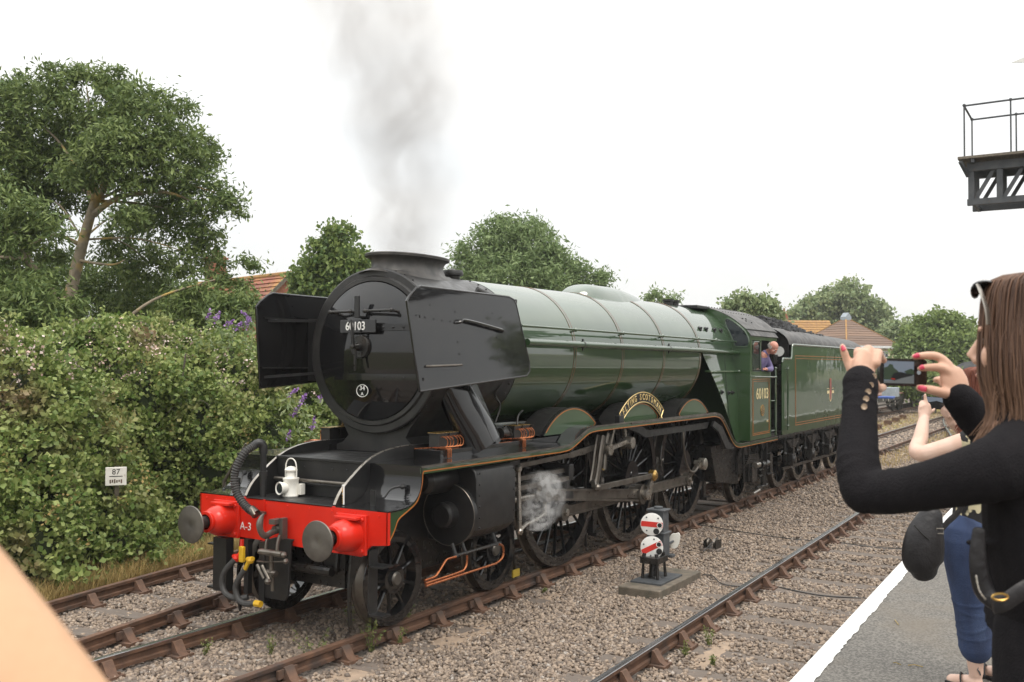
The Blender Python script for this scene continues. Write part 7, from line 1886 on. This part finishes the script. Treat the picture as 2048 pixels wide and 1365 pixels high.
b = MB(); b.tube(smoothline([tuple(Vector(p) - so) for p in ((-5.319, -6.961, 2.324), (-5.323, -6.966, 2.299), (-5.322, -6.977, 2.282))], 6), [.0014 + .0007 * (i % 2) for i in range(13)], 6); b.build('zip', 'steel', bag1)

# --- woman in floral top and cropped jeans
w2o = Vector(((-1.322, -6.527, 0.944)[0], (-1.322, -6.527, 0.944)[1], .92))
w2 = thing('person', 'auburn-haired woman in floral top and cropped jeans holding up a phone', 'person', tuple(w2o), 'spectators on the platform')
FACE2 = (.45, .893, 0); L2 = Vector((-.893, .45, 0))
H2_ = frame((-1.316, -6.555, 2.561), FACE2)
HIP = Vector((-1.315, -6.557, 1.761))
b = MB(); head(b, H2_, 1.0)
limb(b, [(-1.311, -6.559, 2.477), (-1.314, -6.569, 2.381), (-1.310, -6.573, 2.312)], [.05, .05, .07])
limb(b, [(-1.310, -6.573, 2.312), (-1.318, -6.567, 2.078), (-1.317, -6.561, 1.885), tuple(HIP)], [(.15, .09), (.16, .11), (.145, .11), (.17, .13)], up=tuple(L2))
limb(b, [(-1.496, -6.519, 2.308), (-1.529, -6.271, 2.222), (-1.399, -6.257, 2.312), (-1.307, -6.259, 2.404)], [.052, .045, .040, .029])
limb(b, [(-1.121, -6.631, 2.289), (-1.007, -6.581, 2.193), (-1.050, -6.442, 2.317), (-1.113, -6.380, 2.376)], [.05, .043, .038, .028])
limb(b, [(-1.307, -6.259, 2.404), (-1.290, -6.259, 2.449), (-1.284, -6.261, 2.483)], [(.03, .02), (.038, .022), (.035, .018)], up=(.5, -.85, 0))
limb(b, [(-1.285, -6.269, 2.478), (-1.283, -6.264, 2.512), (-1.285, -6.262, 2.540)], [.012, .0105, .009], k=4)
for d_ in (0, 6, 11): limb(b, [(-1.307, -6.243, 2.469) if d_ == 0 else ((-1.301, -6.253, 2.478) if d_ == 6 else (-1.293, -6.265, 2.475)), (-1.263, -6.239, 2.496) if d_ == 0 else ((-1.257, -6.249, 2.502) if d_ == 6 else (-1.249, -6.261, 2.499)), (-1.200, -6.265, 2.492)], [.012, .011, .009], k=4)
limb(b, [(-1.300, -6.271, 2.432), (-1.265, -6.290, 2.443), (-1.233, -6.304, 2.457)], [.014, .011, .009], k=4)
limb(b, [(-1.113, -6.380, 2.376), (-1.133, -6.370, 2.423), (-1.151, -6.362, 2.467)], [(.028, .02), (.036, .02), (.032, .018)], up=(.5, -.85, 0))
limb(b, [(-1.160, -6.366, 2.464), (-1.176, -6.360, 2.493), (-1.184, -6.348, 2.511)], [.012, .011, .009], k=4)
for q in (0, 1, 2): limb(b, [((-1.164, -6.358, 2.447), (-1.161, -6.363, 2.430), (-1.157, -6.368, 2.412))[q], ((-1.163, -6.342, 2.452), (-1.161, -6.344, 2.435), (-1.157, -6.349, 2.417))[q], ((-1.159, -6.328, 2.455), (-1.158, -6.331, 2.440), (-1.154, -6.335, 2.426))[q]], [.0115, .0105, .009], k=4)
KN = {}
for sx, hp, kn, an in ((1, (-1.431, -6.482, 1.703), (-1.382, -6.506, 1.356), (-1.339, -6.522, 1.008)), (-1, (-1.210, -6.609, 1.681), (-1.150, -6.613, 1.322), (-1.086, -6.625, 0.986))):
    limb(b, [hp, kn, ((kn[0] + an[0]) / 2, (kn[1] + an[1]) / 2, (kn[2] + an[2]) / 2 + .02), an], [.085, .058, .054, .036])
    limb(b, [(an[0], an[1], .97), (an[0] + .06, an[1] + .13, .945)], [.036, .03])
flesh(b, 'body', 'skin_pale', w2, .0065, 4, w2o); eyes(H2_, w2, w2o)
# jeans
b = MB()
for hp, kn, hm in (((-1.431, -6.482, 1.743), (-1.382, -6.507, 1.384), (-1.348, -6.524, 1.158)), ((-1.211, -6.609, 1.709), (-1.152, -6.611, 1.350), (-1.116, -6.622, 1.133))):
    limb(b, [tuple(HIP.lerp(Vector(hp), .35) + Vector((0, 0, .05))), hp, kn, hm], [(.14, .13), .122, .092, .088], n=20)
crease([(-1.431, -6.482, 1.743), (-1.382, -6.507, 1.384), (-1.348, -6.524, 1.158)], [.122, .092, .088], (.15, .3, .45, .52, .6, .68, .8, .97), .006)
flesh(b, 'jeans', 'denim', w2, .008, 2, w2o)
b = MB()
mat('floral', (0.012, 0.011, 0.012), 0.85, c2=(0.50, 0.44, 0.28), scale=13, detail=2, lo=0.50, hi=0.53, bump=0.2, bscale=60)
limb(b, [(-1.312, -6.571, 2.348), (-1.321, -6.571, 2.244), (-1.318, -6.564, 2.009), (-1.318, -6.558, 1.857), (-1.323, -6.553, 1.742)], [(.13, .09), (.185, .115), (.185, .13), (.185, .14), (.20, .15)], up=tuple(L2), n=24)
limb(b, [(-1.401, -6.557, 2.303), (-1.493, -6.513, 2.296)], [.08, .07]); limb(b, [(-1.199, -6.600, 2.292), (-1.117, -6.635, 2.278)], [.08, .07])
flesh(b, 'floral_top', 'floral', w2, .009, 3, w2o)
hair(H2_, w2, w2o, 'hair_auburn', 1800, .24, random.Random(7), rad=.004, cover=.30)
for an in ((-1.334, -6.529, 1.008), (-1.086, -6.625, 0.986)):
    o = MB(); q = Vector((an[0], an[1], 0)) - Vector((w2o.x, w2o.y, 0))
    o.box(-.045, .045, -.08, .17, .0, .022, T(q.x, q.y, 0) @ rot(R(-26), 'Z')); o.tube([tuple(q + Vector((-.05, .08, .02))), tuple(q + Vector((.02, .09, .075))), tuple(q + Vector((.08, .06, .02)))], [(.015, .004)] * 3, 8); o.build('sandal', 'leather', w2, bevel=.006)
o = MB(); c = Vector((-1.378, -6.539, 1.029)) - w2o
o.tube([tuple(c + Vector((0, 0, .035))), tuple(c + Vector((-.008, .004, .02))), tuple(c + Vector((.004, -.004, .005))), tuple(c + Vector((.012, -.008, -.012)))], [.002, .003, .005, .004], 5); o.build('ankle_tattoo', 'signal_grey', w2)
p2 = thing('phone', 'black phone held up by the auburn-haired woman', 'phone', (-1.206, -6.292, 2.493))
n2 = Vector((-.851, -.525, 0)) * math.cos(R(20)) + Vector((.525, -.851, 0)) * math.sin(R(20)); r2 = Vector((0, 0, 1)).cross(n2).normalized()
p2.matrix_world = Matrix.Translation(p2.location) @ Matrix(((r2.x, 0, n2.x, 0), (r2.y, 0, n2.y, 0), (0, 1, 0, 0), (0, 0, 0, 1))) @ rot(R(-4), 'Z')
b = MB(); b.prism([(x * 1.12, y * 1.1) for x, y in P0_] if False else [(-.075, -.036), (.075, -.036), (.078, -.033), (.078, .033), (.075, .036), (-.075, .036), (-.078, .033), (-.078, -.033)], -.005, .005, 'z'); b.build('phone_case', 'phone_black', p2, smooth=0)
b = MB(); b.add([(-.066, -.032, .0055), (.066, -.032, .0055), (.066, .032, .0055), (-.066, .032, .0055)], [(0, 1, 2, 3)]); s2 = b.build('screen', 'screen_dark', p2, smooth=0)
b = MB(); b.add([(-.066, .008, .006), (-.03, .002, .006), (.02, .012, .006), (.066, .004, .006), (.066, .032, .006), (-.066, .032, .006)], [(0, 1, 2, 3, 4, 5)]); b.build('screen_image', 'screen_sky', s2, smooth=0)
# her shoulder bag
bag = thing('shoulder_bag', 'black leather shoulder bag hanging at the side of the woman in jeans', 'bag', (-1.758, -6.328, 1.608))
so = bag.location
b = MB(); limb(b, [tuple(Vector(p) - so) for p in ((-1.727, -6.355, 1.920), (-1.763, -6.330, 1.805), (-1.767, -6.318, 1.687), (-1.761, -6.324, 1.629))], [(.06, .05), (.10, .065), (.105, .07), (.07, .055)], up=(.525, -.851, 0), n=20); b.build('bag_body', 'leather', bag, smooth=180)
b = MB(); b.tube(smoothline([tuple(Vector(p) - so) for p in ((-1.772, -6.392, 1.825), (-1.702, -6.431, 1.884), (-1.615, -6.481, 1.943), (-1.565, -6.549, 2.101), (-1.440, -6.591, 2.307))], 5), [(.02, .004)] * 21, 8, up=(.5, -.3, .8)); b.build('bag_strap', 'leather', bag, smooth=60)
b = MB(); b.tube(smoothline([tuple(Vector(p) - so) for p in ((-1.864, -6.293, 1.881), (-1.850, -6.324, 1.841), (-1.822, -6.358, 1.804))], 4), .004, 6); b.build('zip', 'black_satin', bag)
b = MB(); c = Vector((-1.776, -6.405, 1.845)) - so; b.tube([tuple(c + Vector((.525, -.851, 0)) * dx + Vector((0, 0, dz))) for dx, dz in ((-.018, -.012), (.018, -.012), (.018, .014), (-.018, .014))], .004, 6, closed=True); b.build('buckle', 'steel', bag)

# --- driver leaning out of the cab
dro = Vector((11.75, -1.15, 1.33))
dr = thing('person', 'white-haired driver in a mauve shirt leaning out of the cab window', 'person', tuple(dro))
HD = frame((11.80, -1.47, 3.06), (-.35, -.75, -.75), (-.2, -.5, .85))
b = MB(); head(b, HD, 1.05)
limb(b, [(11.84, -1.38, 3.0), (11.86, -1.26, 2.93)], [.055, .065])
limb(b, [(11.86, -1.28, 2.92), (11.86, -1.16, 2.70), (11.85, -1.05, 2.40), (11.85, -1.02, 2.25)], [(.16, .09), (.18, .12), (.16, .12), (.16, .12)], up=(1, 0, 0))
limb(b, [(11.98, -1.27, 2.86), (12.05, -1.34, 2.66), (11.84, -1.36, 2.635), (11.70, -1.36, 2.64)], [.055, .045, .038, .026])
limb(b, [(11.70, -1.36, 2.64), (11.66, -1.365, 2.645), (11.62, -1.37, 2.64)], [(.03, .018), (.035, .017), (.03, .014)])
for k in range(4): limb(b, [(11.63, -1.345 - .018 * k, 2.64), (11.58, -1.345 - .018 * k, 2.645), (11.545, -1.345 - .018 * k, 2.625)], [.010, .009, .008], k=3)
limb(b, [(11.68, -1.34, 2.645), (11.65, -1.325, 2.66), (11.62, -1.32, 2.655)], [.011, .010, .008], k=3)
limb(b, [(11.74, -1.2, 2.86), (11.70, -1.1, 2.62), (11.65, -.95, 2.5)], [.055, .045, .035])
for s in (-1, 1): limb(b, [(11.85 + s * .09, -1.02, 2.28), (11.86 + s * .1, -.98, 1.8), (11.86 + s * .1, -.98, 1.40)], [.10, .065, .05])
flesh(b, 'body', 'skin_red', dr, .007, 4, dro); eyes(HD, dr, dro, 1.05)
b = MB()
limb(b, [(11.86, -1.30, 2.95), (11.86, -1.22, 2.82), (11.86, -1.12, 2.62), (11.85, -1.04, 2.30)], [(.12, .08), (.19, .12), (.19, .14), (.18, .14)], up=(1, 0, 0), n=20)
limb(b, [(11.98, -1.27, 2.87), (12.06, -1.345, 2.66), (11.90, -1.362, 2.638), (11.76, -1.36, 2.64)], [.07, .058, .05, .042], n=16)
limb(b, [(11.74, -1.2, 2.87), (11.70, -1.1, 2.62)], [.068, .055], n=16)
flesh(b, 'shirt', 'shirt_mauve', dr, .009, 3, dro)
b = MB()
for s in (-1, 1): limb(b, [(11.85 + s * .06, -1.03, 2.32), (11.86 + s * .1, -.98, 1.8), (11.86 + s * .1, -.98, 1.40)], [.12, .085, .075])
flesh(b, 'overalls', 'cotton_blue', dr, .012, 3, dro)
b = MB(); c = MB()
for k in range(160):
    a = rnd.uniform(0, 2 * math.pi); d = Vector((math.cos(a), math.sin(a), rnd.uniform(-.2, .35)))
    if d.y > .35: continue
    p_ = Vector((d.x * .086, -.012 + d.y * .104, .02 + d.z * .09)); c.tube([tuple(p_), tuple(p_ + Vector((d.x * .01, d.y * .01, -.025)))], [.008, .003], 4)
place(b, c, HD @ Matrix.Scale(1.05, 4)); b.v = [tuple(Vector(v) - dro) for v in b.v]; b.build('hair', 'hair_grey', dr)

# --- bystander at the left whose raised bare arm crosses the corner of the view
F_ = Vector((.851, .525, 0)); RR_ = Vector((.525, -.851, 0)); CAM = Vector((-7.264, -7.174, 0))
def lc(right, fwd, z): return tuple(CAM + RR_ * right + F_ * fwd + Vector((0, 0, z)))
po = Vector(lc(-.62, .52, .92))
pn_ = thing('person', 'bystander close at the left edge with one bare arm raised', 'person', tuple(po), 'spectators on the platform')
HP = frame(lc(-.66, .50, 2.62), F_)
b = MB(); head(b, HP, 1.0)
limb(b, [lc(-.66, .50, 2.55), lc(-.65, .49, 2.44)], [.055, .07])
limb(b, [lc(-.65, .50, 2.40), lc(-.65, .50, 2.15), lc(-.65, .50, 1.92), lc(-.65, .50, 1.78)], [(.17, .09), (.17, .11), (.15, .11), (.16, .12)], up=tuple(RR_))
limb(b, [lc(-.47, .50, 2.36), lc(-.28, .47, 2.34), lc(-.131, .45, 2.36), lc(-.197, .45, 2.47), lc(-.281, .45, 2.588), lc(-.36, .46, 2.69)], [.058, .056, .055, .054, .047, .032])
limb(b, [lc(-.36, .46, 2.69), lc(-.385, .46, 2.73), lc(-.40, .465, 2.77)], [(.03, .02), (.04, .02), (.036, .016)])
for k in range(4): limb(b, [lc(-.375 - .016 * k, .465, 2.78), lc(-.385 - .016 * k, .475, 2.81), lc(-.39 - .014 * k, .50, 2.80)], [.011, .010, .009], k=3)
limb(b, [lc(-.37, .45, 2.73), lc(-.345, .465, 2.755), lc(-.34, .485, 2.77)], [.013, .011, .009], k=3)
limb(b, [lc(-.83, .50, 2.36), lc(-.90, .52, 2.08), lc(-.88, .62, 1.88)], [.055, .045, .03])
limb(b, [lc(-.88, .62, 1.88), lc(-.87, .68, 1.82)], [(.04, .02), (.03, .015)])
for s in (-1, 1):
    limb(b, [lc(-.65 + s * .09, .50, 1.80), lc(-.65 + s * .1, .50, 1.38), lc(-.65 + s * .1, .50, .99)], [.09, .06, .045]); limb(b, [lc(-.65 + s * .1, .47, .955), lc(-.65 + s * .1, .64, .945)], [.038, .03])
flesh(b, 'body', 'skin_tan', pn_, .007, 4, po); eyes(HP, pn_, po)
b = MB(); limb(b, [lc(-.65, .50, 2.42), lc(-.65, .50, 2.32), lc(-.65, .50, 2.05), lc(-.65, .50, 1.78)], [(.13, .09), (.19, .115), (.18, .13), (.18, .14)], up=tuple(RR_), n=20)
limb(b, [lc(-.52, .50, 2.36), lc(-.38, .485, 2.345)], [.075, .07]); limb(b, [lc(-.78, .50, 2.36), lc(-.87, .51, 2.2)], [.075, .068])
flesh(b, 'shirt', 'cotton_blue', pn_, .01, 3, po)
b = MB()
for s in (-1, 1): limb(b, [lc(-.65 + s * .05, .50, 1.82), lc(-.65 + s * .1, .50, 1.4), lc(-.65 + s * .1, .50, 1.0)], [.13, .085, .075])
flesh(b, 'trousers', 'denim', pn_, .012, 3, po)
hair(HP, pn_, po, 'hair_brown', 250, .12, random.Random(5), rad=.008)
for s in (-1, 1):
    o = MB(); q = Vector(lc(-.65 + s * .1, .55, .92)) - po; o.box(-.13, .13, -.045, .045, 0, .07, T(q.x, q.y, 0) @ rot(R(31.7), 'Z')); o.build('shoe', 'leather', pn_, bevel=.02)

# ------------------------------------------------------------------ smoke and steam
def vapour(name, label, verts_rings, loc, density, c, aniso, nscale, thresh, warp=.6, stretch=(1, 1, 1), seed=(0, 0, 0), fade=0.0, floor=0.0):
    b = MB(); V = []; F = []; n = 20
    for (p, ra) in verts_rings:
        for j in range(n):
            a = 2 * math.pi * j / n; V.append((p[0] + ra * math.cos(a), p[1] + ra * math.sin(a), p[2]))
    k = len(verts_rings)
    for i in range(k - 1):
        for j in range(n): F.append((i * n + j, i * n + (j + 1) % n, (i + 1) * n + (j + 1) % n, (i + 1) * n + j))
    F.append(tuple(range(n))[::-1]); F.append(tuple((k - 1) * n + j for j in range(n)))
    b.add(V, F)
    m = bpy.data.materials.new(name); m.use_nodes = True; MATS[name] = m
    nn, l = m.node_tree.nodes, m.node_tree.links
    nn.clear(); out = nn.new('ShaderNodeOutputMaterial'); pv = nn.new('ShaderNodeVolumePrincipled')
    pv.inputs['Color'].default_value = col(c); pv.inputs['Anisotropy'].default_value = aniso
    tc = nn.new('ShaderNodeTexCoord'); mp = nn.new('ShaderNodeMapping'); mp.inputs['Scale'].default_value = stretch
    l.new(tc.outputs['Object'], mp.inputs[0])
    tx = nn.new('ShaderNodeTexNoise'); tx.inputs['Scale'].default_value = nscale; tx.inputs['Detail'].default_value = 6; tx.inputs['Roughness'].default_value = .58; tx.inputs['Distortion'].default_value = warp
    l.new(mp.outputs[0], tx.inputs['Vector'])
    r = nn.new('ShaderNodeMapRange'); r.inputs[1].default_value = thresh[0]; r.inputs[2].default_value = thresh[1]; r.inputs[3].default_value = floor; r.inputs[4].default_value = 1
    l.new(tx.outputs[0], r.inputs[0]); mp.inputs['Location'].default_value = seed
    # soft edge from the plume axis: distance from the polyline, sampled as x/y offset against height
    sep = nn.new('ShaderNodeSeparateXYZ'); l.new(tc.outputs['Object'], sep.inputs[0])
    def curve(vals):
        cu = nn.new('ShaderNodeFloatCurve'); cm = cu.mapping; c0 = cm.curves[0]
        pts = c0.points
        while len(pts) < len(vals): pts.new(.5, .5)
        for q, (a, v) in zip(pts, vals): q.location = (a, v); q.handle_type = 'AUTO'
        cm.update(); return cu
    z0 = verts_rings[0][0][2]; z1 = verts_rings[-1][0][2]
    tz = nn.new('ShaderNodeMapRange'); tz.inputs[1].default_value = z0; tz.inputs[2].default_value = z1; l.new(sep.outputs[2], tz.inputs[0])
    ax = []
    S = 10.0
    for comp in (0, 1):
        cu = curve([((p[2] - z0) / (z1 - z0), .5 + p[comp] / S) for p, ra in verts_rings]); l.new(tz.outputs[0], cu.inputs['Value'])
        m1 = nn.new('ShaderNodeMath'); m1.operation = 'MULTIPLY_ADD'; m1.inputs[1].default_value = S; m1.inputs[2].default_value = -.5 * S; l.new(cu.outputs[0], m1.inputs[0])
        m2 = nn.new('ShaderNodeMath'); m2.operation = 'SUBTRACT'; l.new(sep.outputs[comp], m2.inputs[0]); l.new(m1.outputs[0], m2.inputs[1])
        m3 = nn.new('ShaderNodeMath'); m3.operation = 'MULTIPLY'; l.new(m2.outputs[0], m3.inputs[0]); l.new(m2.outputs[0], m3.inputs[1]); ax.append(m3)
    ad = nn.new('ShaderNodeMath'); l.new(ax[0].outputs[0], ad.inputs[0]); l.new(ax[1].outputs[0], ad.inputs[1])
    sq = nn.new('ShaderNodeMath'); sq.operation = 'SQRT'; l.new(ad.outputs[0], sq.inputs[0])
    rmax = max(ra for p, ra in verts_rings)
    rc = curve([((p[2] - z0) / (z1 - z0), ra / rmax) for p, ra in verts_rings]); l.new(tz.outputs[0], rc.inputs['Value'])
    rm = nn.new('ShaderNodeMath'); rm.operation = 'MULTIPLY'; rm.inputs[1].default_value = rmax; l.new(rc.outputs[0], rm.inputs[0])
    dv = nn.new('ShaderNodeMath'); dv.operation = 'DIVIDE'; l.new(sq.outputs[0], dv.inputs[0]); l.new(rm.outputs[0], dv.inputs[1])
    fe = nn.new('ShaderNodeMapRange'); fe.inputs[1].default_value = .95; fe.inputs[2].default_value = .15; fe.inputs[3].default_value = 0; fe.inputs[4].default_value = 1; fe.interpolation_type = 'SMOOTHSTEP'; l.new(dv.outputs[0], fe.inputs[0])
    mu = nn.new('ShaderNodeMath'); mu.operation = 'MULTIPLY'; l.new(r.outputs[0], mu.inputs[0]); l.new(fe.outputs[0], mu.inputs[1])
    md = nn.new('ShaderNodeMath'); md.operation = 'MULTIPLY'; md.inputs[1].default_value = density; l.new(mu.outputs[0], md.inputs[0])
    zf = nn.new('ShaderNodeMapRange'); zf.inputs[1].default_value = 0; zf.inputs[2].default_value = .015; zf.inputs[3].default_value = 0; zf.inputs[4].default_value = 1; l.new(tz.outputs[0], zf.inputs[0])
    zg = nn.new('ShaderNodeMapRange'); zg.inputs[1].default_value = 1; zg.inputs[2].default_value = .9; zg.inputs[3].default_value = 0; zg.inputs[4].default_value = 1; l.new(tz.outputs[0], zg.inputs[0])
    m4 = nn.new('ShaderNodeMath'); m4.operation = 'MULTIPLY'; l.new(md.outputs[0], m4.inputs[0]); l.new(zf.outputs[0], m4.inputs[1])
    m5 = nn.new('ShaderNodeMath'); m5.operation = 'MULTIPLY'; l.new(m4.outputs[0], m5.inputs[0]); l.new(zg.outputs[0], m5.inputs[1])
    fd = nn.new('ShaderNodeMapRange'); fd.inputs[1].default_value = 0; fd.inputs[2].default_value = 1; fd.inputs[3].default_value = 1; fd.inputs[4].default_value = 1 - fade; l.new(tz.outputs[0], fd.inputs[0])
    m6 = nn.new('ShaderNodeMath'); m6.operation = 'MULTIPLY'; l.new(m5.outputs[0], m6.inputs[0]); l.new(fd.outputs[0], m6.inputs[1])
    m7 = nn.new('ShaderNodeMath'); m7.operation = 'DIVIDE'; l.new(m6.outputs[0], m7.inputs[0]); l.new(rc.outputs[0], m7.inputs[1])
    l.new(m7.outputs[0], pv.inputs['Density']); l.new(pv.outputs[0], out.inputs['Volume'])
    o = b.build(name, name, smooth=60, loc=loc)
    tag(o, label, 'smoke' if name == 'smoke' else 'steam', kind='stuff')
    return o
c0 = Vector((1.97, 0, 3.97))
axis = [((1.922, -0.025, 3.942), .42), ((1.910, -0.017, 4.193), .60), ((1.923, -0.056, 4.551), .72), ((1.928, -0.086, 5.029), .85), ((1.838, 0.037, 5.507), 1.05), ((1.906, 0.094, 6.013), 1.3), ((1.893, 0.281, 6.527), 1.7), ((1.879, 0.470, 7.049), 1.9), ((1.892, 0.607, 7.703), 2.0), ((1.908, 0.747, 8.243), 2.0)]
vapour('smoke', 'thin grey smoke drifting up from the chimney', [(tuple(Vector(p) - c0), r) for p, r in axis], tuple(c0), .40, (.26, .215, .18), .1, 1.25, (.38, .62), 1.5, (1, 1, .7), (7.3, 2.2, 1.4), .1, .12)
s0 = Vector((2.789, -1.350, 0.830))
axis = [((2.806, -1.320, 0.724), .12), ((2.841, -1.320, 0.850), .27), ((2.870, -1.330, 0.996), .34), ((2.966, -1.330, 1.196), .34), ((2.988, -1.330, 1.435), .22)]
vapour('steam', 'small puff of white steam at the cylinder end', [(tuple(Vector(p) - s0), r) for p, r in axis], tuple(s0), 15, (1, 1, 1), .2, 6.5, (.47, .72), 1.6)

# ------------------------------------------------------------------ haze box round the scene: imitates lens glare over blacks, fades far trees
m = bpy.data.materials.new('haze'); m.use_nodes = True; MATS['haze'] = m
m.node_tree.nodes.clear()
ho = m.node_tree.nodes.new('ShaderNodeOutputMaterial'); hv = m.node_tree.nodes.new('ShaderNodeVolumePrincipled')
hv.inputs['Color'].default_value = (.95, .97, 1.0, 1); hv.inputs['Density'].default_value = 0.00045
m.node_tree.links.new(hv.outputs[0], ho.inputs['Volume'])
b = MB(); b.box(-60, 260, -80, 200, -1.6, 16); tag(b.build('haze', 'haze', smooth=0), 'thin pale haze added to lift the blacks and fade the distance', 'haze', kind='stuff')
